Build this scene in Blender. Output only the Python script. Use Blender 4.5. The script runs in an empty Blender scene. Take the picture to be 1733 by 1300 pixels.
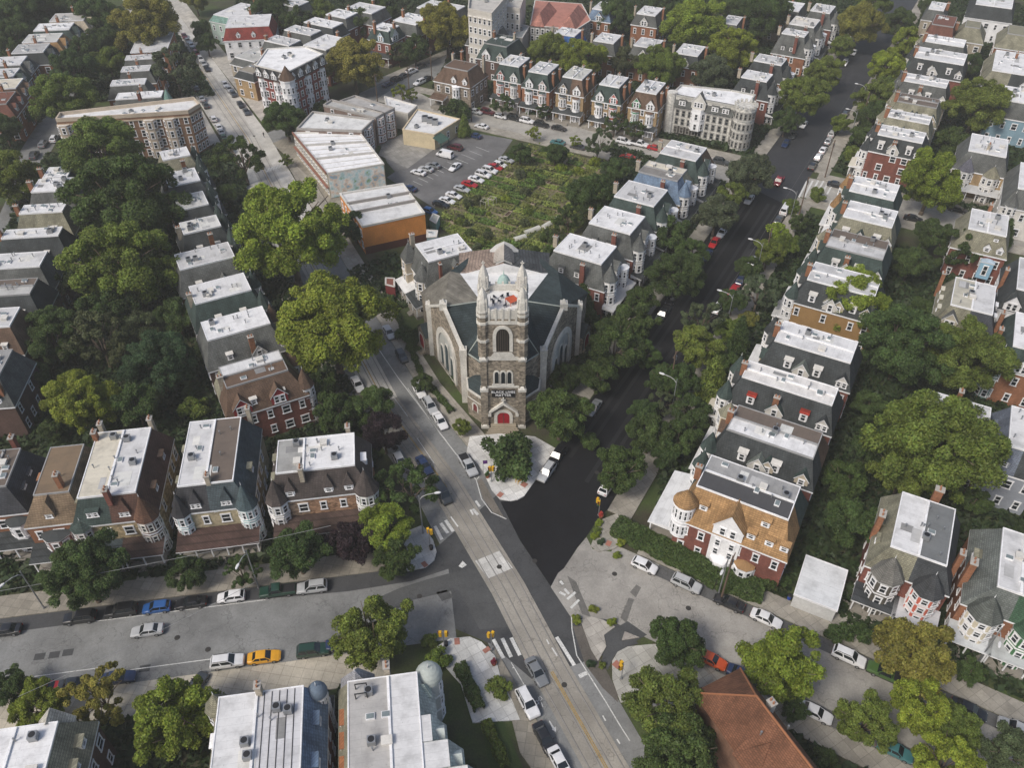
import bpy, math, random
import numpy as np
from mathutils import Vector, Matrix
R = math.radians
rnd = random.Random(11)
S = bpy.context.scene
COL = S.collection
# ------------------------------------------------------------------ camera model (photogrammetry: pixel -> point at height z)
FOC, TH, HC = 1402.0, R(41.5), 110.0
CT, ST = math.cos(TH), math.sin(TH)
def P(px, py, z=0.0):
    a = (px-866.5)/FOC; b = (650-py)/FOC
    d = (a, CT+b*ST, -ST+b*CT); t = (z-HC)/d[2]
    return Vector((d[0]*t, d[1]*t, z))
def depth_of(p): return p[1]*CT-(p[2]-HC)*ST
def FR(ang, a, o):
    t = R(ang); return (a*math.cos(t)-o*math.sin(t), a*math.sin(t)+o*math.cos(t))
def Dk(a, o): return FR(60.8, a, o)
def Ls(a, o): return FR(8.7, a, o)
def Rs(a, o): return FR(-30.2, a, o)
def Xs(a, o): return FR(-27.5, a, o)
# ------------------------------------------------------------------ materials
MATS = {}
def newmat(name):
    m = bpy.data.materials.new(name); m.use_nodes = True
    nt = m.node_tree; return m, nt, nt.nodes['Principled BSDF']
def nd(nt, t, **kw):
    n = nt.nodes.new(t)
    for k, v in kw.items(): setattr(n, k, v)
    return n
def coords(nt, rand=True):
    tc = nd(nt, 'ShaderNodeTexCoord'); out = tc.outputs['Object']
    if rand:
        oi = nd(nt, 'ShaderNodeObjectInfo')
        mu = nd(nt, 'ShaderNodeMath', operation='MULTIPLY'); mu.inputs[1].default_value = 173.0
        nt.links.new(oi.outputs['Random'], mu.inputs[0])
        ad = nd(nt, 'ShaderNodeVectorMath', operation='ADD')
        nt.links.new(out, ad.inputs[0]); nt.links.new(mu.outputs[0], ad.inputs[1]); return ad.outputs[0], out
    return out, out
def noise_fac(nt, vec, scale, lo, hi, detail=5, stretch=None, p0=.3, p1=.7):
    if stretch:
        mp = nd(nt, 'ShaderNodeMapping'); mp.inputs['Scale'].default_value = stretch
        nt.links.new(vec, mp.inputs['Vector']); vec = mp.outputs[0]
    n = nd(nt, 'ShaderNodeTexNoise'); n.inputs['Scale'].default_value = scale; n.inputs['Detail'].default_value = detail
    n.inputs['Roughness'].default_value = .62
    nt.links.new(vec, n.inputs['Vector'])
    r = nd(nt, 'ShaderNodeMapRange'); r.inputs[1].default_value = p0; r.inputs[2].default_value = p1
    r.inputs[3].default_value = lo; r.inputs[4].default_value = hi
    nt.links.new(n.outputs['Fac'], r.inputs[0]); return r.outputs[0]
def mul(nt, a, b):
    m = nd(nt, 'ShaderNodeMath', operation='MULTIPLY')
    nt.links.new(a, m.inputs[0])
    if isinstance(b, float): m.inputs[1].default_value = b
    else: nt.links.new(b, m.inputs[1])
    return m.outputs[0]
def scaled(nt, col, fac):
    v = nd(nt, 'ShaderNodeVectorMath', operation='SCALE')
    if isinstance(col, tuple): v.inputs[0].default_value = col
    else: nt.links.new(col, v.inputs[0])
    nt.links.new(fac, v.inputs['Scale']); return v.outputs[0]
def mixc(nt, fac, a, b):
    m = nd(nt, 'ShaderNodeMix', data_type='RGBA')
    if isinstance(fac, float): m.inputs[0].default_value = fac
    else: nt.links.new(fac, m.inputs[0])
    for i, c in ((6, a), (7, b)):
        if isinstance(c, tuple): m.inputs[i].default_value = (*c, 1)
        else: nt.links.new(c, m.inputs[i])
    return m.outputs[2]
def brickvec(nt, out, sx, sz):
    sp = nd(nt, 'ShaderNodeSeparateXYZ'); nt.links.new(out, sp.inputs[0])
    ad = nd(nt, 'ShaderNodeMath', operation='ADD'); nt.links.new(sp.outputs[0], ad.inputs[0]); nt.links.new(sp.outputs[1], ad.inputs[1])
    cb = nd(nt, 'ShaderNodeCombineXYZ')
    nt.links.new(mul(nt, ad.outputs[0], sx), cb.inputs[0]); nt.links.new(mul(nt, sp.outputs[2], sz), cb.inputs[1])
    return cb.outputs[0]
def M(col, kind='plain', rough=.85, spec=.25, amp=None):
    key = (col, kind, rough, amp)
    if key in MATS: return MATS[key]
    m, nt, b = newmat('mat_%s_%d' % (kind, len(MATS)))
    b.inputs['Roughness'].default_value = rough; b.inputs['Specular IOR Level'].default_value = spec
    vec, raw = coords(nt)
    A = .16 if amp is None else amp
    f = mul(nt, noise_fac(nt, vec, .35, 1-A, 1+A*.7), noise_fac(nt, vec, 3.5, 1-A*.8, 1+A*.6))
    c = col
    if kind == 'brick':
        bt = nd(nt, 'ShaderNodeTexBrick'); bt.inputs['Scale'].default_value = 1.0; bt.inputs['Mortar Size'].default_value = .018
        bt.inputs['Brick Width'].default_value = .42; bt.inputs['Row Height'].default_value = .16
        bt.inputs['Color1'].default_value = (*[x*.8 for x in col], 1); bt.inputs['Color2'].default_value = (*[x*1.2 for x in col], 1)
        bt.inputs['Mortar'].default_value = (*[x*.6+.08 for x in col], 1)
        nt.links.new(brickvec(nt, raw, 1., 1.), bt.inputs['Vector']); c = bt.outputs['Color']
        f = mul(nt, f, noise_fac(nt, vec, .8, .7, 1.12, stretch=(1, 1, .25)))
    elif kind == 'stone':
        vo = nd(nt, 'ShaderNodeTexVoronoi'); vo.inputs['Scale'].default_value = 1.9
        mp = nd(nt, 'ShaderNodeMapping'); mp.inputs['Scale'].default_value = (1, 1, 1.7)
        nt.links.new(raw, mp.inputs['Vector']); nt.links.new(mp.outputs[0], vo.inputs['Vector'])
        sp = nd(nt, 'ShaderNodeSeparateColor'); nt.links.new(vo.outputs['Color'], sp.inputs[0])
        r = nd(nt, 'ShaderNodeMapRange'); r.inputs[3].default_value = .5 if max(col) < .45 else .76; r.inputs[4].default_value = 1.45 if max(col) < .45 else 1.2
        nt.links.new(sp.outputs[0], r.inputs[0]); f = mul(nt, f, r.outputs[0])
        f = mul(nt, f, noise_fac(nt, vec, .25, .72, 1.15))
    elif kind == 'slate':
        bt = nd(nt, 'ShaderNodeTexBrick'); bt.inputs['Scale'].default_value = 1.0; bt.inputs['Mortar Size'].default_value = .03
        bt.inputs['Brick Width'].default_value = .42; bt.inputs['Row Height'].default_value = .26
        bt.inputs['Color1'].default_value = (*[x*.84 for x in col], 1); bt.inputs['Color2'].default_value = (*[x*1.18 for x in col], 1)
        bt.inputs['Mortar'].default_value = (*[x*.55 for x in col], 1)
        nt.links.new(brickvec(nt, raw, 1., 1.), bt.inputs['Vector']); c = bt.outputs['Color']
        f = mul(nt, f, noise_fac(nt, vec, .45, .62, 1.35, stretch=(1, 1, .35)))
    elif kind == 'flat':      # coated flat roof: faint roll seams, ponding stains, patches
        bt = nd(nt, 'ShaderNodeTexBrick'); bt.inputs['Scale'].default_value = 1.0; bt.inputs['Mortar Size'].default_value = .02
        bt.inputs['Brick Width'].default_value = 7.; bt.inputs['Row Height'].default_value = .95
        bt.inputs['Color1'].default_value = (*[x*.97 for x in col], 1); bt.inputs['Color2'].default_value = (*[x*1.02 for x in col], 1)
        bt.inputs['Mortar'].default_value = (*[x*.78 for x in col], 1)
        nt.links.new(raw, bt.inputs['Vector']); c = bt.outputs['Color']
        st = noise_fac(nt, vec, .42, 0., 1., detail=7, p0=.47 if min(col) > .45 else .44, p1=.70)
        c = mixc(nt, mul(nt, st, .62), c, tuple(x*.5+.02 for x in col))
        sp = noise_fac(nt, vec, 2.1, 0., 1., detail=3, p0=.66, p1=.72)
        c = mixc(nt, mul(nt, sp, .45), c, tuple(x*.42 for x in col))
        f = noise_fac(nt, vec, 3., .95, 1.04)
    elif kind == 'road':
        st = noise_fac(nt, vec, .09, .74, 1.22, detail=8); f = mul(nt, f, st)
        f = mul(nt, f, noise_fac(nt, vec, 14., .85, 1.12, detail=3))
        cr = nd(nt, 'ShaderNodeTexVoronoi', feature='DISTANCE_TO_EDGE'); cr.inputs['Scale'].default_value = .17
        nv = nd(nt, 'ShaderNodeTexNoise'); nv.inputs['Scale'].default_value = .5; nt.links.new(raw, nv.inputs['Vector'])
        ad = nd(nt, 'ShaderNodeVectorMath', operation='MULTIPLY_ADD'); ad.inputs[1].default_value = (5, 5, 5)
        nt.links.new(nv.outputs['Color'], ad.inputs[0]); nt.links.new(raw, ad.inputs[2]); nt.links.new(ad.outputs[0], cr.inputs['Vector'])
        r = nd(nt, 'ShaderNodeMapRange'); r.inputs[1].default_value = 0; r.inputs[2].default_value = .014
        r.inputs[3].default_value = .66; r.inputs[4].default_value = 1
        nt.links.new(cr.outputs['Distance'], r.inputs[0]); f = mul(nt, f, r.outputs[0])
    elif kind == 'pave':
        bt = nd(nt, 'ShaderNodeTexBrick', offset=0.0); bt.inputs['Scale'].default_value = 1.0; bt.inputs['Mortar Size'].default_value = .035
        bt.inputs['Brick Width'].default_value = 1.5; bt.inputs['Row Height'].default_value = 1.5; bt.inputs['Bias'].default_value = -.2
        bt.inputs['Color1'].default_value = (*[x*.84 for x in col], 1); bt.inputs['Color2'].default_value = (*[x*1.12 for x in col], 1)
        bt.inputs['Mortar'].default_value = (*[x*.62 for x in col], 1)
        mp = nd(nt, 'ShaderNodeMapping'); mp.inputs['Rotation'].default_value = (0, 0, R(-30 if rough < .93 else 8.7))
        nt.links.new(raw, mp.inputs[0]); nt.links.new(mp.outputs[0], bt.inputs['Vector']); c = bt.outputs['Color']
        f = mul(nt, f, noise_fac(nt, vec, .2, .78, 1.12))
    elif kind == 'soil':
        t = noise_fac(nt, vec, .12, 0., 1., detail=8, p0=.4, p1=.6)
        c = mixc(nt, t, col, (.06, .085, .025)); f = mul(nt, f, noise_fac(nt, vec, 6., .7, 1.3))
    elif kind == 'paint':
        f = mul(nt, f, noise_fac(nt, vec, 5., .45, 1.05, detail=8, p0=.3, p1=.5))
    elif kind == 'mural':
        n = nd(nt, 'ShaderNodeTexNoise'); n.inputs['Scale'].default_value = .45; n.inputs['Detail'].default_value = 4; nt.links.new(raw, n.inputs['Vector'])
        cr = nd(nt, 'ShaderNodeValToRGB'); e = cr.color_ramp.elements
        e[0].position = .34; e[0].color = (.2, .35, .12, 1); e[1].position = .7; e[1].color = (.62, .45, .22, 1)
        for p, q in ((.42, (.5, .68, .72)), (.5, (.78, .79, .76)), (.57, (.76, .62, .5)), (.63, (.25, .45, .62))):
            x = e.new(p); x.color = (*q, 1)
        nt.links.new(n.outputs['Color'], cr.inputs[0]); c = cr.outputs[0]
    nt.links.new(scaled(nt, c, f), b.inputs['Base Color'])
    if kind in ('slate', 'stone', 'road', 'soil'):
        bp = nd(nt, 'ShaderNodeBump'); bp.inputs['Strength'].default_value = .35; bp.inputs['Distance'].default_value = .05
        nt.links.new(f, bp.inputs['Height']); nt.links.new(bp.outputs[0], b.inputs['Normal'])
    MATS[key] = m; return m
def objcol_mat(name, rough, metal=0., coat=0.):
    m, nt, b = newmat(name); oi = nd(nt, 'ShaderNodeObjectInfo')
    vec, raw = coords(nt)
    nt.links.new(scaled(nt, oi.outputs['Color'], noise_fac(nt, vec, 1.3, .9, 1.06)), b.inputs['Base Color'])
    b.inputs['Roughness'].default_value = rough; b.inputs['Metallic'].default_value = metal
    b.inputs['Coat Weight'].default_value = coat; b.inputs['Coat Roughness'].default_value = .06; return m
def simple(name, col, rough=.5, metal=0., spec=.5, emit=0):
    m, nt, b = newmat(name); b.inputs['Base Color'].default_value = (*col, 1)
    b.inputs['Roughness'].default_value = rough; b.inputs['Metallic'].default_value = metal; b.inputs['Specular IOR Level'].default_value = spec
    if emit: b.inputs['Emission Color'].default_value = (*col, 1); b.inputs['Emission Strength'].default_value = emit
    return m
PAINT = objcol_mat('car_paint', .32, 0., .7)
GLASS = simple('window_glass', (.018, .023, .028), .12, 0, .6)
CARGLASS = simple('car_glass', (.012, .016, .019), .08, 0, .7)
TYRE = simple('tyre_rubber', (.012, .012, .012), .8)
RIM = simple('rim_metal', (.35, .35, .36), .35, .8)
LAMPW = simple('headlight_lens', (.6, .62, .64), .15)
LAMPR = simple('tail_lens', (.35, .012, .01), .25)
METAL = simple('galvanised', (.33, .34, .35), .45, .6)
DARKM = simple('dark_metal', (.025, .025, .027), .5, .3)
def leafmat(name, hue_amp=.25, transl=.22):
    m, nt, b = newmat(name); nt.nodes.remove(b); out = nt.nodes['Material Output']
    oi = nd(nt, 'ShaderNodeObjectInfo'); at = nd(nt, 'ShaderNodeAttribute', attribute_name='tint')
    vec, raw = coords(nt)
    sp = nd(nt, 'ShaderNodeSeparateColor'); nt.links.new(at.outputs['Color'], sp.inputs[0])
    r = nd(nt, 'ShaderNodeMapRange'); r.inputs[3].default_value = .5; r.inputs[4].default_value = 1.6
    nt.links.new(sp.outputs[0], r.inputs[0])
    f = mul(nt, r.outputs[0], noise_fac(nt, vec, 2.2, .72, 1.3, detail=3))
    c = scaled(nt, oi.outputs['Color'], f)
    h = nd(nt, 'ShaderNodeHueSaturation'); nt.links.new(c, h.inputs['Color'])
    hr = nd(nt, 'ShaderNodeMapRange'); hr.inputs[3].default_value = .485; hr.inputs[4].default_value = .52
    nt.links.new(sp.outputs[1], hr.inputs[0]); nt.links.new(hr.outputs[0], h.inputs['Hue'])
    di = nd(nt, 'ShaderNodeBsdfPrincipled'); di.inputs['Roughness'].default_value = .55; di.inputs['Specular IOR Level'].default_value = .22
    tr = nd(nt, 'ShaderNodeBsdfTranslucent'); mx = nd(nt, 'ShaderNodeMixShader'); mx.inputs[0].default_value = transl
    nt.links.new(h.outputs[0], di.inputs['Base Color']); nt.links.new(h.outputs[0], tr.inputs['Color'])
    nt.links.new(di.outputs[0], mx.inputs[1]); nt.links.new(tr.outputs[0], mx.inputs[2]); nt.links.new(mx.outputs[0], out.inputs[0]); return m
LEAF = leafmat('leaves')
BARK = M((.13, .10, .075), 'plain', .9, amp=.3)
# palette (real-world albedo)
WHITE = (.80, .80, .81); OFFW = (.62, .60, .56); CREAM = (.56, .47, .32); GREYF = (.33, .33, .33); DARKF = (.075, .075, .08); BROWNF = (.15, .12, .10); TANF = (.60, .56, .47)
SLD = (.052, .058, .060); SLG = (.115, .120, .115); SLGR = (.050, .072, .066); SLB = (.15, .21, .30); SLBR = (.135, .088, .062); SLTAN = (.34, .205, .095); SLRED = (.17, .075, .055); MOSS = (.235, .225, .165); COPPER = (.20, .33, .29)
BRICK = (.215, .068, .046); OBRICK = (.30, .125, .058); YBRICK = (.40, .275, .14); STONE = (.36, .325, .265); LSTONE = (.60, .585, .545); DBRICK = (.11, .06, .045); STUC = (.46, .40, .31); YEL = (.31, .19, .08)
TRIM = M(WHITE, 'plain', .6)
# ------------------------------------------------------------------ mesh builder
class MB:
    def __init__(s): s.v = []; s.f = []; s.m = []
    def poly(s, pts, mi=0):
        n = len(s.v); s.v += [tuple(p) for p in pts]; s.f.append(tuple(range(n, n+len(pts)))); s.m.append(mi); return s
    def box(s, x0, y0, z0, x1, y1, z1, mi=0, top=None):
        a = [(x0, y0), (x1, y0), (x1, y1), (x0, y1)]; return s.prism(a, z0, z1, mi, top)
    def prism(s, pts, z0, z1, mi=0, top=None, bottom=True):
        n = len(pts); k = len(s.v)
        s.v += [(p[0], p[1], z0) for p in pts]+[(p[0], p[1], z1) for p in pts]
        for i in range(n):
            j = (i+1) % n; s.f.append((k+i, k+j, k+n+j, k+n+i)); s.m.append(mi)
        s.f.append(tuple(range(k+n, k+2*n))); s.m.append(mi if top is None else top)
        if bottom: s.f.append(tuple(range(k+n-1, k-1, -1))); s.m.append(mi)
        return s
    def frus(s, cx, cy, z0, z1, r0, r1, n=8, mi=0, ph=0., cap=True):
        k = len(s.v)
        for z, r in ((z0, r0), (z1, r1)):
            for i in range(n):
                t = ph+2*math.pi*i/n; s.v.append((cx+r*math.cos(t), cy+r*math.sin(t), z))
        for i in range(n):
            j = (i+1) % n; s.f.append((k+i, k+j, k+n+j, k+n+i)); s.m.append(mi)
        if cap: s.f.append(tuple(range(k+n, k+2*n))); s.m.append(mi); s.f.append(tuple(range(k+n-1, k-1, -1))); s.m.append(mi)
        return s
    def tube(s, p, q, r0, r1=None, n=6, mi=0):
        p = Vector(p); q = Vector(q); r1 = r0 if r1 is None else r1
        d = (q-p).normalized(); a = d.orthogonal().normalized(); b = d.cross(a); k = len(s.v)
        for c, r in ((p, r0), (q, r1)):
            for i in range(n):
                t = 2*math.pi*i/n; s.v.append(tuple(c+a*(r*math.cos(t))+b*(r*math.sin(t))))
        for i in range(n):
            j = (i+1) % n; s.f.append((k+i, k+j, k+n+j, k+n+i)); s.m.append(mi)
        s.f.append(tuple(range(k+n, k+2*n))); s.m.append(mi); s.f.append(tuple(range(k+n-1, k-1, -1))); s.m.append(mi)
        return s
    def mesh(s, name, mats, smooth=False):
        me = bpy.data.meshes.new(name); me.from_pydata(s.v, [], s.f)
        for m in mats: me.materials.append(m)
        me.polygons.foreach_set('material_index', s.m)
        if smooth: me.polygons.foreach_set('use_smooth', [True]*len(s.f))
        me.update(); return me
    def build(s, name, mats, parent=None, loc=(0, 0, 0), rz=0., smooth=False):
        return link(name, s.mesh(name, mats if isinstance(mats, (list, tuple)) else [mats], smooth), parent, loc, rz)
def link(name, me, parent=None, loc=(0, 0, 0), rz=0.):
    o = bpy.data.objects.new(name, me); COL.objects.link(o); o.parent = parent; o.location = loc; o.rotation_euler = (0, 0, rz); return o
def empty(name, loc, rz=0.):
    o = bpy.data.objects.new(name, None); COL.objects.link(o); o.location = loc; o.rotation_euler = (0, 0, rz); o.empty_display_size = .5; return o
def tag(o, label, cat, group=None):
    o['label'] = label; o['category'] = cat
    if group: o['group'] = group
    return o
def structure(o, kind='structure', label=None):
    o['kind'] = kind
    if label: o['label'] = label
    return o
def copy_tree(o, parent=None):
    c = o.copy(); COL.objects.link(c); c.parent = parent
    for ch in list(o.children): copy_tree(ch, c)
    return c
ORD = 'first second third fourth fifth sixth seventh eighth ninth tenth eleventh twelfth thirteenth fourteenth fifteenth sixteenth seventeenth eighteenth nineteenth twentieth'.split()
# ------------------------------------------------------------------ windows (shared meshes)
WC = {}
def window_meshes(w, h, frame, arch=False):
    key = (round(w, 2), round(h, 2), frame)
    if key not in WC:
        t = .14; b = MB(); y0, y1 = -.09, .02
        b.box(-w/2-.06, y0, 0, -w/2+t, y1, h); b.box(w/2-t, y0, 0, w/2+.06, y1, h)
        b.box(-w/2+t, y0, h-t, w/2-t, y1, h); b.box(-w/2+t, y0, h*.5-.05, w/2-t, y1, h*.5+.05)
        b.box(-w/2-.14, y0-.08, -.12, w/2+.14, y1, 0); b.box(-w/2-.1, y0-.03, h, w/2+.1, y1, h+.14)
        p = MB(); p.box(-w/2+t, -.045, .0, w/2-t, .01, h-t)
        c = MB(); c.v = b.v+p.v; n = len(b.v); c.f = b.f+[tuple(i+n for i in f) for f in p.f]; c.m = [0]*len(b.f)+[1]*len(p.f)
        fm = M(frame, 'plain', .6)
        WC[key] = (b.mesh('window', [fm]), p.mesh('pane', [GLASS]), c.mesh('window', [fm, GLASS]))
    return WC[key]
def add_window(par, loc, rz, w=1.0, h=1.7, frame=WHITE, whole=False):
    a, p, c = window_meshes(w, h, frame)
    if whole: return link('window', c, par, loc, rz)
    o = link('window', a, par, loc, rz); link('pane', p, o); return o
CLUT = {}
def clutter(kind):
    if kind not in CLUT:
        b = MB()
        if kind == 'vent_pipe': b.frus(0, 0, 0, .7, .09, .09, 7); b.frus(0, 0, .7, .85, .16, .13, 7); ms = [METAL]
        elif kind == 'skylight': b.box(-.55, -.4, 0, .55, .4, .28, 0); b.box(-.47, -.32, .28, .47, .32, .33, 1); ms = [TRIM, M((.2, .24, .25), 'plain', .3)]
        elif kind == 'roof_hatch': b.box(-.6, -.5, 0, .6, .5, .5, 0); b.box(-.68, -.58, .5, .68, .58, .6, 0); ms = [M(OFFW, 'plain')]
        elif kind == 'air_conditioner': b.box(-.5, -.5, .1, .5, .5, .95, 0); b.frus(0, 0, .95, .98, .4, .4, 12, 1); b.box(-.5, -.5, 0, -.4, .5, .1, 1); b.box(.4, -.5, 0, .5, .5, .1, 1); ms = [METAL, DARKM]
        CLUT[kind] = b.mesh(kind, ms)
    return CLUT[kind]
CHC = {}
def chimney(par, loc, rz, h, col, w=.75, l=1.1):
    k = (h, col, w, l)
    if k not in CHC:
        b = MB(); b.box(-w/2, -l/2, 0, w/2, l/2, h, 0)
        b.box(-w/2-.1, -l/2-.1, h, w/2+.1, l/2+.1, h+.18, 1)
        for q in (-.28, .28): b.frus(0, l*q, h+.18, h+.6, .15, .12, 8, 2)
        CHC[k] = b.mesh('chimney', [M(col, 'brick'), M((.4, .38, .35)), M((.35, .17, .1))])
    return link('chimney', CHC[k], par, loc, rz)
# ------------------------------------------------------------------ houses
DM = {}
def dormer_mesh(kind, w, h, k, wallc, roofc):
    key = (kind, w, h, round(k, 2), wallc, roofc)
    if key in DM: return DM[key]
    b = MB(); e = w/2; ov = .16
    def wl(hh):
        b.poly([(-e, 0, 0), (-e, 0, hh), (-e, hh*k, hh)], 0); b.poly([(e, 0, 0), (e, hh*k, hh), (e, 0, hh)], 0)
    if kind == 's':
        wl(h); b.poly([(-e, 0, 0), (e, 0, 0), (e, 0, h), (-e, 0, h)], 0)
        d = h*k+.25
        b.poly([(-e-ov, -ov, h), (e+ov, -ov, h), (e+ov, -ov, h+.12), (-e-ov, -ov, h+.12)], 1)
        b.poly([(-e-ov, -ov, h+.12), (e+ov, -ov, h+.12), (e+ov, d, h+.22), (-e-ov, d, h+.22)], 1)
        b.poly([(-e-ov, -ov, h), (-e-ov, -ov, h+.12), (-e-ov, d, h+.22), (-e-ov, d, h+.1)], 1); b.poly([(e+ov, -ov, h), (e+ov, d, h+.1), (e+ov, d, h+.22), (e+ov, -ov, h+.12)], 1)
    elif kind == 'g':
        g = w*.62; wl(h); b.poly([(-e, 0, 0), (e, 0, 0), (e, 0, h), (0, 0, h+g), (-e, 0, h)], 0)
        for q in (-1, 1):
            x = q*(e+ov); zz = h-ov*g/e
            b.poly([(x, -ov, zz), (0, -ov, h+g), (0, (h+g)*k+.1, h+g), (x, max(zz, .1)*k, zz)], 1)
            b.poly([(x, -ov-.02, zz-.16), (0, -ov-.02, h+g-.16), (0, -ov-.02, h+g+.04), (x, -ov-.02, zz+.04)], 2)
    elif kind == 'p':
        g = w*1.15; wl(h); b.poly([(-e, 0, 0), (e, 0, 0), (e, 0, h), (-e, 0, h)], 0)
        ap = (0, min(e, (h+g)*k*.6), h+g); E = e+ov; bk = h*k+.3
        b.poly([(-E, -ov, h), (E, -ov, h), ap], 1); b.poly([(E, -ov, h), (E, bk, h), (0, (h+g)*k, h+g), ap], 1); b.poly([(-E, bk, h), (-E, -ov, h), ap, (0, (h+g)*k, h+g)], 1)
    DM[key] = b.mesh('dormer', [M(wallc), M(roofc, 'slate' if max(roofc) < .5 else 'plain'), TRIM]); return DM[key]
class House: pass
def house(label, A, B, C, zt=12.5, ze=8.6, run=(1.6, 1.6, 1.6, 1.6), ang=None, wall=BRICK, wk='brick', slope=SLG, flat=WHITE, split=None, feats=(), cat='house', group=None,
          name='twin_house', win=WHITE, windows=True, seed=0, trim=WHITE, clut=5, storeys=None, ww=1.0, wsp=2.7):
    a, b_, c = P(*A, zt), P(*B, zt), P(*C, zt)
    u = b_-a; th = math.atan2(u.y, u.x) if ang is None else R(ang)
    ux = Vector((math.cos(th), math.sin(th), 0)); vy = Vector((-ux.y, ux.x, 0))
    W = abs(u.dot(ux)); D = (c-b_).dot(vy)
    if D < 0: raise ValueError('handed '+label)
    rg = random.Random(seed or hash(A) % 9999)
    o = empty(name, (a.x, a.y, 0), th); tag(o, label, cat, group)
    rf, rr, rb, rl = run; x0, x1, y0, y1 = -rl, W+rr, -rf, D+rb
    sl = slope if isinstance(slope, list) else [slope]; wc = wall if isinstance(wall, list) else [wall]; fl = flat if isinstance(flat, list) else [flat]
    xs = W*(split if split else .5)
    two = len(sl) > 1 or len(wc) > 1 or len(fl) > 1
    # walls
    b = MB(); tops = [zt if r < .05 else ze for r in run]
    def wallq(p, q, z, mi): b.poly([(p[0], p[1], -.3), (q[0], q[1], -.3), (q[0], q[1], z), (p[0], p[1], z)], mi)
    L = len(wc)-1
    wallq((x0, y0), (xs, y0), tops[0], 0); wallq((xs, y0), (x1, y0), tops[0], L); wallq((x1, y0), (x1, y1), tops[1], L)
    wallq((x1, y1), (xs, y1), tops[2], L); wallq((xs, y1), (x0, y1), tops[2], 0); wallq((x0, y1), (x0, y0), tops[3], 0)
    b.build('wall', [M(q, wk) for q in wc], o)
    # mansard
    b = MB(); v = .22; L = len(sl)-1
    ex0, ex1, ey0, ey1 = [q for q in (x0-(v if rl > .05 else 0), x1+(v if rr > .05 else 0), y0-(v if rf > .05 else 0), y1+(v if rb > .05 else 0))]
    Z = ze-.05
    if rf > .05: b.poly([(ex0, ey0, Z), (xs, ey0, Z), (xs, 0, zt), (0, 0, zt)], 0); b.poly([(xs, ey0, Z), (ex1, ey0, Z), (W, 0, zt), (xs, 0, zt)], L)
    if rr > .05: b.poly([(ex1, ey0, Z), (ex1, ey1, Z), (W, D, zt), (W, 0, zt)], L)
    if rb > .05: b.poly([(ex1, ey1, Z), (xs, ey1, Z), (xs, D, zt), (W, D, zt)], L); b.poly([(xs, ey1, Z), (ex0, ey1, Z), (0, D, zt), (xs, D, zt)], 0)
    if rl > .05: b.poly([(ex0, ey1, Z), (ex0, ey0, Z), (0, 0, zt), (0, D, zt)], 0)
    if b.f:
        b.build('mansard_roof', [M(q, 'slate') for q in sl], o)
        b = MB(); t = .2
        for (p, q, r_) in (((ex0, ey0), (ex1, ey0+t), rf), ((ex1-t, ey0+t), (ex1, ey1-t), rr), ((ex0, ey1-t), (ex1, ey1), rb), ((ex0, ey0+t), (ex0+t, ey1-t), rl)):
            if r_ > .05: b.box(p[0], p[1], Z-.34, q[0], q[1], Z-.02)
        b.build('cornice', [M(trim, 'plain', .6)], o)
    # flat roofs
    segs = [(0, W, fl[0])] if len(fl) == 1 else [(0, xs, fl[0]), (xs, W, fl[1])]
    fk = rg.choice([.9, .84, .8, .74, .66])
    for (p, q, cc) in segs:
        if cc == WHITE: cc = tuple(round(x*fk, 3) for x in cc)
        b = MB(); b.box(p, 0, zt-.35, q, D, zt+.04); b.build('flat_roof', [M(cc, 'flat')], o)
    b = MB(); e = .16
    b.box(-e, -e, zt-.22, W+e, 0, zt+.13); b.box(-e, D, zt-.22, W+e, D+e, zt+.13); b.box(-e, 0, zt-.22, 0, D, zt+.13); b.box(W, 0, zt-.22, W+e, D, zt+.13)
    if two or split: b.box(xs-.16, .0, zt+.04, xs+.16, D, zt+.3)
    b.build('roof_edge', [M(trim if max(fl[0]) > .3 else GREYF, 'plain', .6)], o)
    # sides
    sides = {'f': ((x0, y0), (1, 0), x1-x0, rf, 0.), 'r': ((x1, y0), (0, 1), y1-y0, rr, R(90)), 'b': ((x1, y1), (-1, 0), x1-x0, rb, R(180)), 'l': ((x0, y1), (0, -1), y1-y0, rl, R(-90))}
    cen = Vector((a.x, a.y, 0))+ux*W/2+vy*D/2; tocam = Vector((0, 0, HC))-cen; tocam.z = 0; tocam.normalize()
    nor = {'f': -vy, 'r': ux, 'b': vy, 'l': -ux}
    vis = {q: nor[q].dot(tocam) > -.12 for q in nor}
    def at(sd, s, y, z):
        (ox, oy), d, ln, r_, rot = sides[sd]; return (ox+d[0]*s-d[1]*y, oy+d[1]*s+d[0]*y, z), rot
    porched = any(q[0] == 'porch' for q in feats)
    ns = storeys or max(1, int(ze/2.85))
    if windows:
        for sd in 'frbl':
            if not vis[sd]: continue
            ln = sides[sd][2]; n = max(2, int(ln/wsp)); top = ns
            for k in range(top):
                if sd == 'f' and porched and k == 0: continue
                for i in range(n):
                    if sd != 'f' and rg.random() < .28: continue
                    p, rot = at(sd, ln*(i+.5)/n, -.0, 1.0+k*(ze/ns)); wd = ww*(1.0 if rg.random() < .75 else 1.5)
                    add_window(o, p, rot, wd, min(1.75, ze/ns*.56), win)
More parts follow.
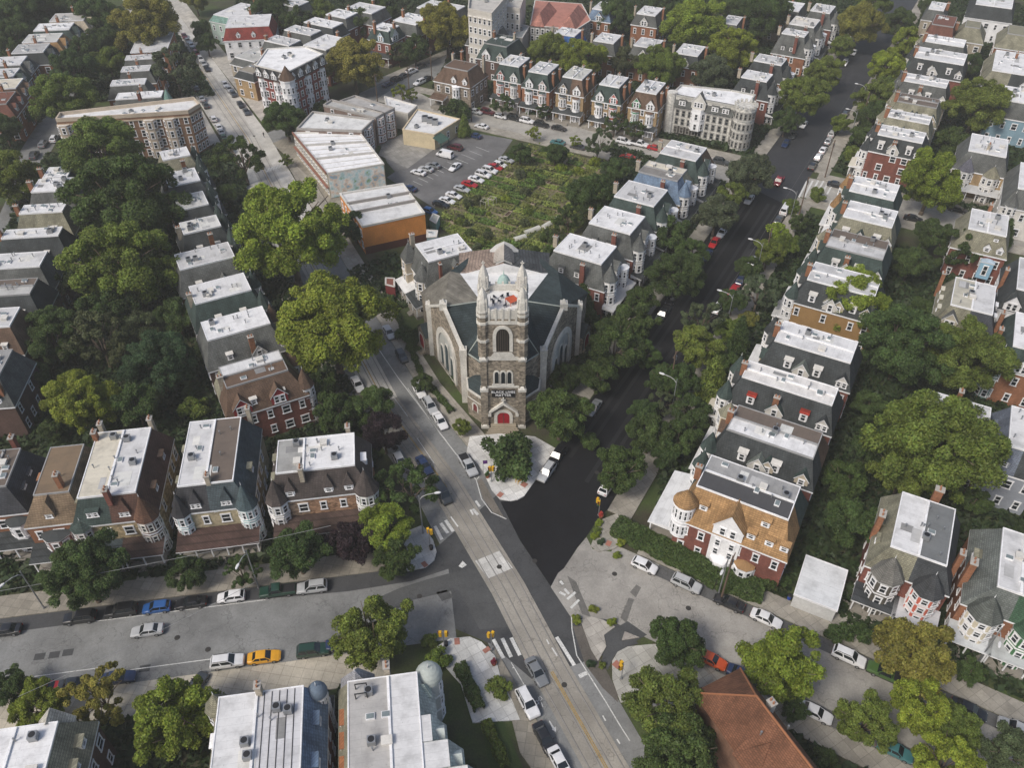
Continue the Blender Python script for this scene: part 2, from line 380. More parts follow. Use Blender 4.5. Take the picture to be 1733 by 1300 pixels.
    for q in feats:
        k = q[0]
        if k == 'dorm':
            _, sd, ts, kind, w, h, wcol, rcol, inset = q[:9]; nw = q[9] if len(q) > 9 else 1
            ln, r_ = sides[sd][2], sides[sd][3]; kk = max(r_, .05)/(zt-ze)
            for t in (ts if isinstance(ts, (list, tuple)) else [ts]):
                p, rot = at(sd, ln*t, inset-(.06 if inset == 0 else 0), ze+(inset/kk if r_ > .05 else 0))
                d = link('dormer', dormer_mesh(kind, w, h, kk, wcol, rcol), o, p, rot)
                for i in range(nw): add_window(d, (w*((i+.5)/nw-.5), -.0, h*.2), 0, min(.95, w/nw*.8), h*.72, win if max(wcol) > .1 else WHITE, True)
        elif k == 'tur':
            _, fx, fy, r, z0, z1, hr, wcol, rcol = q[:9]; n = q[9] if len(q) > 9 else 8; stor = q[10] if len(q) > 10 else 2; wn = q[11] if len(q) > 11 else win
            cx, cy = x0+(x1-x0)*fx, y0+(y1-y0)*fy; b = MB(); b.frus(cx, cy, z0, z1, r, r, n, 0, math.pi/n)
            for zb in [z1-.25]+[z0+(z1-z0)*i/stor-.1 for i in range(1, stor)]: b.frus(cx, cy, zb, zb+.25, r+.1, r+.1, n, 1, math.pi/n)
            tt = b.build('turret', [M(wcol, 'plain'), TRIM], o)
            b = MB(); ks = 'slate'
            if len(q) > 12:
                for k_ in range(5):
                    a_, e_ = math.pi/2*k_/5, math.pi/2*(k_+1)/5; b.frus(cx, cy, z1+hr*math.sin(a_), z1+hr*math.sin(e_), (r+.2)*math.cos(a_), max(.06, (r+.2)*math.cos(e_)), 16, 0, 0, False)
                b.frus(cx, cy, z1+hr-.1, z1+hr+.9, .1, .03, 5, 1)
            elif hr > .5:
                b.frus(cx, cy, z1, z1+hr*.28, r+.25, r*.80, n, 0, math.pi/n, False); b.frus(cx, cy, z1+hr*.28, z1+hr, r*.80, .05, n, 0, math.pi/n, False); b.frus(cx, cy, z1+hr-.1, z1+hr+.6, .07, .02, 5, 1)
            else: b.frus(cx, cy, z1, z1+.15+hr, r+.2, r*.2, n, 0, math.pi/n)
            b.build('turret_roof', [M(rcol, 'plain' if len(q) > 12 else (ks if hr > .5 else 'flat')), TRIM], tt, smooth=len(q) > 12)
            hs = (z1-z0)/stor
            for i in range(n):
                t = 2*math.pi*(i+1)/n; dv = ux*math.cos(t)+vy*math.sin(t)
                rel = Vector((math.cos(t), math.sin(t)))
                out = rel.dot(Vector((cx-(x0+x1)/2, cy-(y0+y1)/2)).normalized())
                if dv.dot(tocam) < -.2 or out < -.45: continue
                for j in range(stor):
                    rr_ = r*math.cos(math.pi/n); fw = 2*r*math.sin(math.pi/n)
                    add_window(tt, (cx+math.cos(t)*rr_, cy+math.sin(t)*rr_, z0+j*hs+hs*.25), t+R(90), min(1., fw*.72), hs*.55, wn, True)
        elif k == 'porch':
            _, t0, t1, dp, rcol = q[:5]; ln = sides['f'][2]; s0, s1 = x0+ln*t0, x0+ln*t1; np_ = max(2, int((s1-s0)/2.4)+1)
            zf = q[5] if len(q) > 5 else .8
            b = MB(); b.box(s0, y0-dp, -.2, s1, y0, zf); mid = (s0+s1)/2
            for i in range(3): b.box(mid-.8, y0-dp-.35*(i+1), -.2, mid+.8, y0-dp-.35*i, zf-.22*(i+1))
            pr = b.build('porch', [M((.25, .23, .2))], o)
            b = MB(); zz = zf+2.6; x_ = .3
            b.poly([(s0-x_, y0-dp-x_, zz), (s1+x_, y0-dp-x_, zz), (s1+x_, y0, zz+.75), (s0-x_, y0, zz+.75)], 0)
            b.poly([(s0-x_, y0-dp-x_, zz-.22), (s1+x_, y0-dp-x_, zz-.22), (s1+x_, y0-dp-x_, zz), (s0-x_, y0-dp-x_, zz)], 1)
            for s_ in (s0-x_, s1+x_): b.poly([(s_, y0-dp-x_, zz-.22), (s_, y0, zz-.22), (s_, y0, zz+.75), (s_, y0-dp-x_, zz)], 1)
            b.poly([(s0-x_, y0-dp-x_, zz-.22), (s0-x_, y0, zz-.22), (s1+x_, y0, zz-.22), (s1+x_, y0-dp-x_, zz-.22)], 1)
            b.build('porch_roof', [M(rcol, 'slate' if max(rcol) < .4 else 'flat'), M(trim, 'plain', .6)], pr)
            for i in range(np_):
                b = MB(); xx = s0+.15+(s1-s0-.3)*i/(np_-1); b.box(xx-.1, y0-dp+.05, zf, xx+.1, y0-dp+.25, zz-.22); b.build('post', [M(trim, 'plain', .6)], pr)
        elif k == 'chim':
            _, fx, fy, z0, z1, col = q[:6]; w_, l_ = (q[6], q[7]) if len(q) > 6 else (.7, 1.)
            chimney(o, (x0+(x1-x0)*fx, y0+(y1-y0)*fy, z0), 0, z1-z0, col, w_, l_)
        elif k == 'gwall':      # broad gable standing on the eave of one side
            _, sd, t, w, h, wcol, rcol = q[:7]; ln, r_ = sides[sd][2], sides[sd][3]; kk = max(r_, .05)/(zt-ze)
            p, rot = at(sd, ln*t, -.12, ze-.3); d = link('dormer', dormer_mesh('g', w, h, kk, wcol, rcol), o, p, rot)
            nw = q[7] if len(q) > 7 else 2
            for i in range(nw): add_window(d, (w*((i+.5)/nw-.5)*.7, 0, h*.3), 0, min(.95, w/nw*.6), 1.5, win, True)
    for i in range(2 if clut > 1 else 0):
        px0, py0, pw, pl = W*rg.uniform(.05, .6), D*rg.uniform(.05, .7), rg.uniform(.8, W*.35), rg.uniform(.8, D*.25); b = MB(); b.box(px0, py0, zt, min(px0+pw, W-.2), min(py0+pl, D-.2), zt+.062+.006*i)
        b.build('roof_patch', [M(rg.choice([(.45, .45, .45), (.62, .62, .6), (.25, .25, .25), (.70, .69, .66)]), 'flat')], o)
    for i in range(clut+(4 if clut > 2 else 0)):
        k = rg.choice(['vent_pipe', 'vent_pipe', 'vent_pipe', 'vent_pipe', 'skylight', 'skylight', 'roof_hatch', 'vent_pipe', 'air_conditioner'] if clut > 3 else ['vent_pipe', 'skylight'])
        link(k, clutter(k), o, (W*rg.uniform(.12, .88), D*rg.uniform(.1, .9), zt+.03), rg.choice([0, R(90)]))
    h = House(); h.o, h.W, h.D, h.x0, h.x1, h.y0, h.y1, h.at, h.ux, h.vy, h.a = o, W, D, x0, x1, y0, y1, at, ux, vy, a
    FOOT.append([a.xy+ux.xy*p+vy.xy*q for p, q in ((x0-.3, y0-.3), (x1+.3, y0-.3), (x1+.3, y1+.3), (x0-.3, y1+.3))])
    return h
FOOT = []
# ------------------------------------------------------------------ vegetation
def quads_mesh(name, C, Nrm, size, tint, mats, asp=1.5):
    n = len(C); rs = np.random.RandomState(n)
    Nrm = Nrm/np.linalg.norm(Nrm, axis=1)[:, None]
    t = rs.normal(size=(n, 3)); t -= (t*Nrm).sum(1)[:, None]*Nrm; t /= np.linalg.norm(t, axis=1)[:, None]
    bt = np.cross(Nrm, t); s = size[:, None]
    fold = Nrm*s*.25
    V = np.stack([C-t*s*asp*.5, C-bt*s*.5-fold, C+t*s*asp*.5, C+bt*s*.5-fold], 1).reshape(-1, 3)
    me = bpy.data.meshes.new(name); me.vertices.add(4*n); me.vertices.foreach_set('co', V.astype('f').ravel())
    me.loops.add(4*n); me.loops.foreach_set('vertex_index', np.arange(4*n, dtype='i'))
    me.polygons.add(n); me.polygons.foreach_set('loop_start', np.arange(0, 4*n, 4, dtype='i')); me.polygons.foreach_set('loop_total', np.full(n, 4, 'i'))
    at = me.color_attributes.new('tint', 'FLOAT_COLOR', 'POINT')
    col = np.ones((4*n, 4), 'f'); col[:, :2] = np.repeat(tint, 4, 0); at.data.foreach_set('color', col.ravel())
    for m in mats: me.materials.append(m)
    me.update(calc_edges=True); return me
def crown(seed, n, nl, spread=(.68, .68, .48), lr=(.30, .46), size=.062, shape='round', zc=0., major=0):
    rs = np.random.RandomState(seed); L = []
    if major:      # boughs, each carrying its own clumps of leaves, with gaps between
        B = []
        for i in range(major):
            best = None
            for _ in range(12):
                p = rs.normal(size=3); p /= np.linalg.norm(p); p[2] = p[2] if p[2] > -.88 else -p[2]; c = p*np.array(spread)*rs.uniform(.72, 1.08)
                dm = min([np.linalg.norm(c-q[0]) for q in B] or [9])
                if best is None or dm > best[0]: best = (dm, c)
            B.append((best[1], rs.uniform(.24, .36)))
        for i in range(nl):
            c, r = B[i % major]; d = rs.normal(size=3); d /= np.linalg.norm(d); d[2] = abs(d[2])*.9-.15
            L.append((*(c+d*r*rs.uniform(.55, 1.)), rs.uniform(*lr)))
    for i in range(0 if major else nl):
        if shape == 'cone':
            h = (i+.5)/nl; ang = i*2.4; r = .62*(1-h)**.8; c = (r*math.cos(ang), r*math.sin(ang), -.7+2.2*h); rad = .16+.26*(1-h)
        else:
            while True:
                p = rs.uniform(-1, 1, 3)
                if .25 < np.linalg.norm(p) < 1: break
            p = p/np.linalg.norm(p)**.45
            if p[2] < -.75: p[2] *= .6
            c = p*np.array(spread); rad = rs.uniform(*lr)
        L.append((*c, rad))
    L = np.array(L); w = L[:, 3]**2; idx = rs.choice(nl, n, p=w/w.sum())
    d = rs.normal(size=(n, 3)); d[:, 2] += .35; d /= np.linalg.norm(d, axis=1)[:, None]
    rad = L[idx, 3]*(rs.uniform(.35, 1.06, n)**.55)
    sub = rs.normal(size=(nl*7, 3)); sub /= np.linalg.norm(sub, axis=1)[:, None]     # twig bumps on each limb of foliage
    bump = (d[:, None, :]*sub.reshape(nl, 7, 3)[idx]).sum(2).max(1); rad = rad*(.72+.34*bump**2)
    C = L[idx, :3]+d*rad[:, None]; C[:, 2] *= 1.0; C[:, 2] += zc
    N = d*.8+rs.normal(size=(n, 3))*.72+np.array([0, 0, .35])
    sz = size*rs.uniform(.6, 1.4, n)
    tint = np.stack([np.clip(rs.normal(.42, .16, n)+rs.normal(0, .13, nl)[idx], 0, 1), rs.uniform(0, 1, n)], 1)
    return quads_mesh('crown', C, N, sz, tint, [LEAF])
def trunk_mesh(seed, h=1.25, r=.055, limbs=5):
    rs = random.Random(seed); b = MB(); fk = .55
    b.tube((0, 0, -.03), (.01, .01, .12), r*1.5, r*1.1, 8); b.tube((.01, .01, .12), (0, .02, fk), r*1.1, r*.8, 8)
    for i in range(limbs):
        t = i*2*math.pi/limbs+rs.uniform(-.4, .4); e = Vector((math.cos(t)*.3, math.sin(t)*.3, rs.uniform(.95, 1.2)))
        b.tube((0, .02, fk-.04), e, r*.55, r*.32, 6)
        for q in range(2):
            f = e+Vector((rs.uniform(-.3, .3)+math.cos(t)*.25, rs.uniform(-.3, .3)+math.sin(t)*.25, rs.uniform(.2, .45))); b.tube(e, f, r*.3, r*.12, 5)
    b.tube((0, .02, fk-.04), (.03, 0, 1.45), r*.7, r*.3, 6)
    return b.mesh('trunk', [BARK], True)
CR = {'big': [crown(21+i, 80000, 190, (.68, .66, .56), (.09, .17), .0255, zc=1.02, major=20+i) for i in range(4)],
      'round': [crown(31+i, 36000, 100, (.66, .66, .54), (.11, .20), .035, zc=1.05, major=13+i) for i in range(4)],
      'dense': [crown(41+i, 30000, 90, (.66, .66, .52), (.12, .22), .039, zc=1.1, major=12+i) for i in range(3)],
      'loose': [crown(51+i, 18000, 70, (.74, .74, .62), (.08, .16), .037, zc=1.15, major=12+i) for i in range(3)],
      'cone': [crown(8, 9000, 34, shape='cone', size=.06, zc=.95)],
      'bush': [crown(9, 5000, 18, (.70, .70, .42), (.22, .40), .075, zc=.52), crown(10, 5000, 17, (.68, .72, .44), (.22, .40), .075, zc=.5)]}
TR = [trunk_mesh(1), trunk_mesh(2), trunk_mesh(3)]
BT = MB(); [BT.tube((0, 0, -.03), (math.cos(i*1.3)*.25, math.sin(i*1.3)*.25, .5), .03, .015, 5) for i in range(5)]; BT = BT.mesh('stem', [BARK])
LC = {'Y': ((.195, .240, .030), 'bright yellow-green'), 'G': ((.132, .172, .032), 'mid green'), 'D': ((.064, .098, .026), 'dark green'), 'P': ((.030, .017, .024), 'dark purple-leaved'),
      'O': ((.200, .190, .038), 'olive-gold'), 'B': ((.078, .094, .040), 'brownish green'), 'S': ((.090, .115, .056), 'grey-green'), 'N': ((.050, .084, .038), 'blue-green')}
KS = {'round': 'round tree', 'dense': 'dense tree', 'loose': 'loose-crowned tree', 'cone': 'conical tree', 'bush': 'shrub'}
NT = [0]
def tree(px, py, rp, col, kind, desc, zs=1., group=None, ground=0.):
    z = 0.
    for _ in range(4):
        p = P(px, py, z+ground); r = rp*depth_of(p)/FOC; z = r*zs*(1.06 if kind != 'bush' else .5)
    NT[0] += 1; rg = random.Random(NT[0]*7+int(px)); bush = kind == 'bush'
    o = empty('shrub' if bush else ('conifer' if kind == 'cone' else 'tree'), (p.x, p.y, ground), rg.uniform(0, 6.28)); o.scale = (r, r*rg.uniform(.92, 1.08), r*zs)
    if desc is None: desc = 'x'
    size = '' if bush else ('small ' if r < 3.6 else ('large ' if r > 7 else ''))
    tag(o, desc.replace('*', size+LC[col][1]+' '+KS[kind]), 'shrub' if bush else 'tree', group)
    kk = 'big' if kind in ('round', 'dense') and r > 6.2 else kind
    me = CR[kk][rg.randrange(len(CR[kk]))]
    c = link('crown', me, o); c.scale = (1.1, 1.1, 1.06); v = rg.uniform(.88, 1.14); cc = LC[col][0]; c.color = (cc[0]*v*rg.uniform(.93, 1.07), cc[1]*v, cc[2]*v*rg.uniform(.9, 1.1), 1)
    link('trunk' if not bush else 'stem', BT if bush else TR[rg.randrange(3)], o)
    return o
def hedge(pts, w, h, label, col='D'):
    C = []; N = []
    rs = np.random.RandomState(len(label)*7)
    for a, b in zip(pts, pts[1:]):
        a = Vector(a).to_2d(); b = Vector(b).to_2d(); L = (b-a).length; d = (b-a)/L; nn = Vector((-d.y, d.x)); n = int(L*w*110+L*h*140)
        for i in range(n):
            u = rs.uniform(0, L); f = rs.uniform(0, 2*h+w)
            wob = .16*math.sin(u*1.7)+rs.normal(0, .07)
            if f < h: q, z, no = -w/2-wob, f, (-nn.x, -nn.y, .3)
            elif f < h+w: q, z, no = -w/2+f-h, h+wob, (0, 0, 1)
            else: q, z, no = w/2+wob, f-h-w, (nn.x, nn.y, .3)
            p = a+d*u+nn*q; C.append((p.x, p.y, z)); N.append(no)
    C = np.array(C); N = np.array(N)+rs.normal(size=(len(N), 3))*.5; org = C.mean(0); org[2] = 0
    n = len(C); me = quads_mesh('hedge', C-org, N, .26*rs.uniform(.6, 1.4, n), np.stack([np.clip(rs.normal(.4, .2, n), 0, 1), rs.uniform(0, 1, n)], 1), [LEAF])
    o = link('hedge', me, None, tuple(org)); o.color = (*LC[col][0], 1); return tag(o, label, 'hedge')
def inpoly(x, y, poly):
    r = False; j = len(poly)-1
    for i in range(len(poly)):
        (xi, yi), (xj, yj) = poly[i][:2], poly[j][:2]
        if (yi > y) != (yj > y) and x < (xj-xi)*(y-yi)/(yj-yi)+xi: r = not r
        j = i
    return r
def cover(name, polys, dens, hfun, size, col, label, avoid=True):
    """low leafy growth nobody could count: one stuff object"""
    rs = np.random.RandomState(3); C = []; feet = [(f, min(p[0] for p in f), max(p[0] for p in f), min(p[1] for p in f), max(p[1] for p in f)) for f in FOOT]
    for poly in polys:
        xs = [p[0] for p in poly]; ys = [p[1] for p in poly]; n = int((max(xs)-min(xs))*(max(ys)-min(ys))*dens)
        X = rs.uniform(min(xs), max(xs), n); Y = rs.uniform(min(ys), max(ys), n)
        for x, y in zip(X, Y):
            if not inpoly(x, y, poly): continue
            if avoid and any(a < x < b and c < y < d and inpoly(x, y, f) for f, a, b, c, d in feet): continue
            C.append((x, y))
    C = np.array(C)
    hh = np.array([hfun(x, y) for x, y in C]); C = C[hh > -1]; hh = hh[hh > -1]; n = len(C); Z = hh*rs.uniform(.15, 1, n)**.5
    P3 = np.column_stack([C, Z]); N = rs.normal(size=(n, 3))*.6+np.array([0, 0, 1.])
    tt = .42+.22*np.sin(C[:, 0]*.9+2*np.sin(C[:, 1]*.45))*np.cos(C[:, 1]*.8)+rs.normal(0, .12, n)
    me = quads_mesh(name, P3, N, size*rs.uniform(.6, 1.5, n), np.stack([np.clip(tt, 0, 1), rs.uniform(0, 1, n)], 1), [LEAF])
    o = link(name, me); o.color = (*col, 1); return structure(o, 'stuff', label)
# ------------------------------------------------------------------ cars
def loft(b, st, prof, mi=0):
    """st: list of (x, half width, zlow, zhigh); prof: list of (fw, fz)"""
    k = len(b.v); n = len(prof)
    for x, w, z0, z1 in st:
        for fw, fz in prof: b.v.append((x, w*fw, z0+(z1-z0)*fz))
    for i in range(len(st)-1):
        for j in range(n-1):
            a = k+i*n+j; b.f.append((a, a+n, a+n+1, a+1)); b.m.append(mi)
    b.f.append(tuple(range(k, k+n))); b.m.append(mi); e = k+(len(st)-1)*n; b.f.append(tuple(range(e+n-1, e-1, -1))); b.m.append(mi)
PROF = [(-.90, 0), (-1, .22), (-1.0, .62), (-.95, .9), (-.80, .985), (-.4, 1.0), (.4, 1.0), (.80, .985), (.95, .9), (1.0, .62), (1, .22), (.90, 0)]
CARS = {   # length, half width, body stations (x, w factor, zlow, zhigh), cabin (rear base, rear top, front top, front base, base z, roof z)
 'sedan': (4.7, .90, [(-2.35, .80, .38, .88), (-2.25, .9, .3, 1.0), (-1.7, .99, .24, 1.02), (-.6, 1, .22, .96), (.7, 1, .22, .94), (1.5, .98, .24, .88), (2.1, .92, .28, .74), (2.35, .76, .36, .60)], (-1.75, -1.05, .25, 1.05, .93, 1.43)),
 'hatchback': (4.2, .88, [(-2.1, .84, .38, .9), (-2.02, .93, .3, 1.02), (-1.4, 1, .24, 1.0), (0, 1, .22, .98), (.9, .99, .22, .95), (1.5, .97, .25, .88), (1.95, .9, .28, .75), (2.1, .78, .36, .6)], (-2.0, -1.55, .2, 1.05, .95, 1.48)),
 'suv': (4.75, .95, [(-2.38, .88, .42, 1.0), (-2.3, .95, .36, 1.14), (-1.5, 1, .3, 1.13), (0, 1, .28, 1.1), (.95, 1, .28, 1.08), (1.7, .98, .3, 1.02), (2.25, .93, .34, .9), (2.38, .84, .42, .7)], (-2.27, -1.9, .3, 1.12, 1.08, 1.72)),
 'van': (5.3, .98, [(-2.65, .95, .42, 1.2), (-2.6, .98, .36, 1.3), (-1, 1, .3, 1.3), (1, 1, .28, 1.26), (1.9, .98, .3, 1.15), (2.5, .93, .34, .95), (2.65, .84, .42, .75)], (-2.6, -2.5, 1.2, 1.95, 1.25, 2.2)),
 'pickup': (5.6, .97, [(-2.8, .95, .5, 1.02), (-2.75, .98, .45, 1.08), (-1, 1, .38, 1.08), (.2, 1, .34, 1.08), (1.2, 1, .34, 1.1), (2.0, .98, .36, 1.05), (2.65, .93, .4, .95), (2.8, .84, .46, .78)], (-.75, -.45, .75, 1.45, 1.05, 1.78))}
CP = {}
WH = MB(); WH.frus(0, 0, -.11, .11, .33, .33, 18); WH.frus(0, 0, .11, .115, .33, .24, 18)
for v_ in range(len(WH.v)): x_, y_, z_ = WH.v[v_]; WH.v[v_] = (x_, z_, y_)
WH = WH.mesh('tyre', [TYRE], False)
RM = MB(); RM.frus(0, 0, .10, .125, .22, .20, 14)
for v_ in range(len(RM.v)): x_, y_, z_ = RM.v[v_]; RM.v[v_] = (x_, z_, y_)
RM = RM.mesh('rim', [RIM], False)
def car_parts(kind):
    if kind in CP: return CP[kind]
    L, w, st, (rb, rt, ft, fb, zb, zr) = CARS[kind]; b = MB()
    loft(b, [(x, w*f, a, c) for x, f, a, c in st], PROF)
    wb, wt = w*.93, w*.74
    R0 = [(rb, -wb, zb-.04), (rt, -wt, zr), (ft, -wt, zr), (fb, -wb, zb-.04)]; R1 = [(x, -y, z) for x, y, z in R0]
    b.poly(R0); b.poly(R1); b.poly([R0[0], R1[0], R1[1], R0[1]]); b.poly([R0[2], R1[2], R1[3], R0[3]])
    xs = [rt-.02, rt+.12, (rt+ft)/2, ft-.12, ft+.02]; cr = [0, .035, .05, .035, 0]; k = len(b.v)
    for x, q in zip(xs, cr):
        for yy, fz in ((-wt, 0), (-wt*.8, .7), (0, 1), (wt*.8, .7), (wt, 0)): b.v.append((x, yy, zr+q*fz*1.2))
    for i in range(4):
        for j in range(4): a = k+i*5+j; b.f.append((a, a+5, a+6, a+1)); b.m.append(0)
    for zz, (x0, x1) in ((.16, (-L/2+.05, L/2-.05)),): b.box(x0, -w*.86, .16, x1, w*.86, .34, 1)
    ax = L*.30
    for q in (-1, 1):
        for sgn in (-1, 1): b.frus(0, 0, 0, 0, 0, 0, 3) if False else None
    out = [('body', b.mesh('body', [PAINT, DARKM], False), (0, 0, 0), None)]
    bm_ = out[0][1]
    def lerp(p, q, t): return tuple(p[i]+(q[i]-p[i])*t for i in range(3))
    def pane(a, b_, c, d, off, nm):
        g = MB(); n = (Vector(b_)-Vector(a)).cross(Vector(d)-Vector(a)).normalized()*.014
        if n.dot(Vector(off)) < 0: n = -n
        g.poly([tuple(Vector(p)+n) for p in (a, b_, c, d)]); out.append((nm, g.mesh(nm, [CARGLASS]), (0, 0, 0), None))
    def inset(a, b_, c, d, s=.08, t0=.12, t1=.9):
        ab = lambda u, v: lerp(lerp(a, b_, u), lerp(d, c, u), v)
        return ab(s, t0), ab(1-s, t0), ab(1-s, t1), ab(s, t1)
    q = inset(R0[3], R1[3], R1[2], R0[2], .06, .1, .95); pane(*q, (1, 0, .5), 'windshield')
    q = inset(R0[0], R1[0], R1[1], R0[1], .08, .2, .92); pane(*q, (-1, 0, .5), 'rear_window')
    for Rr, sg in ((R0, -1), (R1, 1)):
        m0, m1 = lerp(Rr[0], Rr[3], .47), lerp(Rr[1], Rr[2], .42)
        if kind in ('van',): segs = [(lerp(Rr[0], Rr[3], .72), Rr[3], Rr[2], lerp(Rr[1], Rr[2], .7))]
        elif kind == 'pickup': segs = [(Rr[0], Rr[3], Rr[2], Rr[1])]
        else: segs = [(Rr[0], m0, m1, Rr[1]), (m0, Rr[3], Rr[2], m1)]
        for sgm in segs: pane(*inset(*sgm, .06, .16, .9), (0, sg, .2), 'side_window')
    for sx in (-1, 1):
        for sy in (-1, 1): out.append(('tyre', WH, (ax*sx, sy*(w-.10), .33), sy))
    hz = st[-1][2]+(st[-1][3]-st[-1][2])*.75; tz = st[0][2]+(st[0][3]-st[0][2])*.75
    for sy in (-1, 1):
        g = MB(); g.box(L/2-.22, -.16, -.07, L/2-.03, .16, .07); out.append(('headlight', g.mesh('headlight', [LAMPW]), (0, sy*w*.62, hz), None))
        g = MB(); g.box(-L/2-.02, -.15, -.09, -L/2+.1, .15, .09); out.append(('taillight', g.mesh('taillight', [LAMPR]), (0, sy*w*.66, tz), None))
        g = MB(); g.box(fb-.45, 0 if sy > 0 else -.17, 0, fb-.3, .17 if sy > 0 else 0, .13); out.append(('mirror', g.mesh('mirror', [DARKM]), (0, sy*w*.96, zb-.02), None))
    if kind == 'pickup':
        g = MB(); g.box(-2.68, -.78, 1.083, -.85, .78, 1.095); out.append(('cargo_bed', g.mesh('cargo_bed', [DARKM]), (0, 0, 0), None))
    if kind == 'suv':
        for sy in (-1, 1):
            g = MB(); g.box(rt+.1, -.03, 0, ft-.1, .03, .07); out.append(('roof_rail', g.mesh('roof_rail', [DARKM]), (0, sy*wt*.92, zr+.02), None))
    CP[kind] = out; return out
CC = {'white': (.72, .72, .73), 'silver': (.42, .43, .44), 'grey': (.18, .19, .20), 'black': (.012, .012, .014), 'navy': (.015, .03, .085), 'blue': (.02, .09, .28), 'red': (.38, .012, .015), 'maroon': (.09, .012, .018),
      'yellow': (.75, .36, .01), 'orange': (.60, .085, .01), 'dark green': (.012, .045, .028), 'green': (.06, .12, .03), 'dark grey': (.05, .055, .06), 'tan': (.35, .29, .2), 'teal': (.05, .16, .17)}
def car(px, py, head, kind, col, label, group=None, xy=None):
    p = P(px, py, .7) if xy is None else Vector((*xy, 0))
    o = empty(kind, (p.x, p.y, 0.04), R(head)); tag(o, label, kind if kind != 'suv' else 'SUV', group)
    for nm, me, loc, sy in car_parts(kind):
        c = link(nm, me, o, loc, R(180) if sy == -1 else 0); c.color = (*CC[col], 1)
        if nm == 'tyre': link('rim', RM, c)
    return o
# ------------------------------------------------------------------ setting: ground, roads, pavements
def sheet(name, pts, z, mat, h=None, kind='structure'):
    pts = [tuple(p)[:2] for p in pts]
    if z < .05: z *= 2.6
    ar = sum(a[0]*b[1]-b[0]*a[1] for a, b in zip(pts, pts[1:]+pts[:1]))
    if ar < 0: pts = pts[::-1]
    b = MB()
    if h: b.prism(pts, z-h, z, 0, bottom=False)
    else: b.poly([(x, y, z) for x, y in pts])
    return structure(b.build(name, [mat]), kind)
def px(*pts, z=0.): return [tuple(P(a, b, z))[:2] for a, b in pts]
structure(MB().poly([(-700, -60, -.03), (700, -60, -.03), (700, 900, -.03), (-700, 900, -.03)]).build('ground', [M((.055, .05, .032), 'soil')]))
ASPH = M((.215, .218, .215), 'road'); ASPD = M((.066, .068, .071), 'road'); FRESH = M((.0125, .0125, .0145), 'road', .75, .12); CONC = M((.36, .345, .315), 'road', .88); ASPF = M((.040, .041, .045), 'road', .6)
LIGHTC = M((.315, .30, .275), 'road', .9); HAZEC = M((.52, .505, .47), 'road', .86); TRACKC = M((.30, .28, .245), 'road', .87)
PAVE = M((.36, .335, .29), 'pave', .9); PAVB = M((.30, .275, .23), 'pave', .95); PLAZA = M((.66, .655, .64), 'pave', .91); PAINTW = M((.62, .62, .60), 'paint', .7); PAINTY = M((.36, .24, .07), 'paint', .7)
# trolley avenue centre line with left/right half widths
TL = [(40, -8.5, 6.6, 6.2), (23.3, 25.8, 6.6, 6.2), (12.3, 48.3, 6.6, 6.2), (5.7, 61.8, 6.6, 6.6), (-.6, 76, 6.6, 7.2), (-11.4, 96.9, 5.7, 8.0), (-24.9, 118.9, 5.4, 7.6), (-48, 168, 6, 7), (-79.7, 236.2, 7, 6.2), (-110.2, 293, 7, 6), (-127.3, 323.5, 7, 6), (-150, 366, 7, 6), (-210, 480, 7, 6)]
def along(tl, o0, o1):
    Lp, Rp = [], []
    for i, p in enumerate(tl):
        a = Vector(tl[max(0, i-1)][:2]); b = Vector(tl[min(len(tl)-1, i+1)][:2]); d = (b-a).normalized(); n = Vector((-d.y, d.x)); c = Vector(p[:2])
        l = o0(p) if callable(o0) else o0; r = o1(p) if callable(o1) else o1
        Lp.append(c+n*l); Rp.append(c+n*r)
    return Lp+Rp[::-1]
def strip(name, tl, o0, o1, z, mat, h=None): return sheet(name, along(tl, o0, o1), z, mat, h)
strip('road', TL, lambda p: p[2], lambda p: -p[3], 0., ASPH)
sheet('road', [Ls(-200, 67.6), Ls(2, 67.6), Ls(2, 81.4), Ls(-200, 81.4)], .004, ASPH)
sheet('road', [Rs(-26, 68.2), Rs(140, 68.2), Rs(140, 81.5), Rs(-28, 81.5)], .004, LIGHTC)
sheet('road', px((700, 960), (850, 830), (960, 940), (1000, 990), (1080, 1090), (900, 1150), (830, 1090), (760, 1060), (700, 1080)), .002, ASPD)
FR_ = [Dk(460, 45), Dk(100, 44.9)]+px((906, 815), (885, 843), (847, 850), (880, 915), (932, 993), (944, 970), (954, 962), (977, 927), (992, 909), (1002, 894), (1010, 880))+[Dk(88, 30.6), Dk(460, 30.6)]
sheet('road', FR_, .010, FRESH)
sheet('road', [Dk(206, 30.6), Dk(230, 30.6), Dk(460, 30.6), Dk(460, 45), Dk(226, 45), Dk(212, 45)], .0125, ASPF)  # paler asphalt from the cross street onward
strip('road', TL[7:], lambda p: p[2], lambda p: -p[3], .0035, HAZEC)  # far avenue paled in colour to carry haze and sun glare
sheet('road', px((932, 994), (944.5, 970.5), (954.5, 962.5), (977.5, 927.5), (992.5, 909.5), (1003, 930), (1040, 935), (1060, 960), (1040, 1050), (1000, 1046), (968, 1048)), .0068, LIGHTC)
sheet('road', [Xs(-162, 213.6), Xs(170, 213.6), Xs(170, 225.6), Xs(-162, 225.6)], .005, CONC)
def X2(a, o): return FR(52, a, o)
sheet('road', [X2(120, 196), X2(420, 196), X2(420, 206.5), X2(120, 206.5)], .003, ASPH)
def Lf(a, o): return FR(102.5, a, o)
strip('road', [(-70, -40), (-100, 60), (-131, 200), (-138, 216), (-143, 246), (-146, 304), (-150, 420)], 4.5, -4.5, .002, ASPH)
sheet('parking_lot', px((655, 300), (690, 275), (790, 222), (868, 236), (850, 262), (735, 352), (700, 330)), .006, M((.15, .148, .148), 'road'))
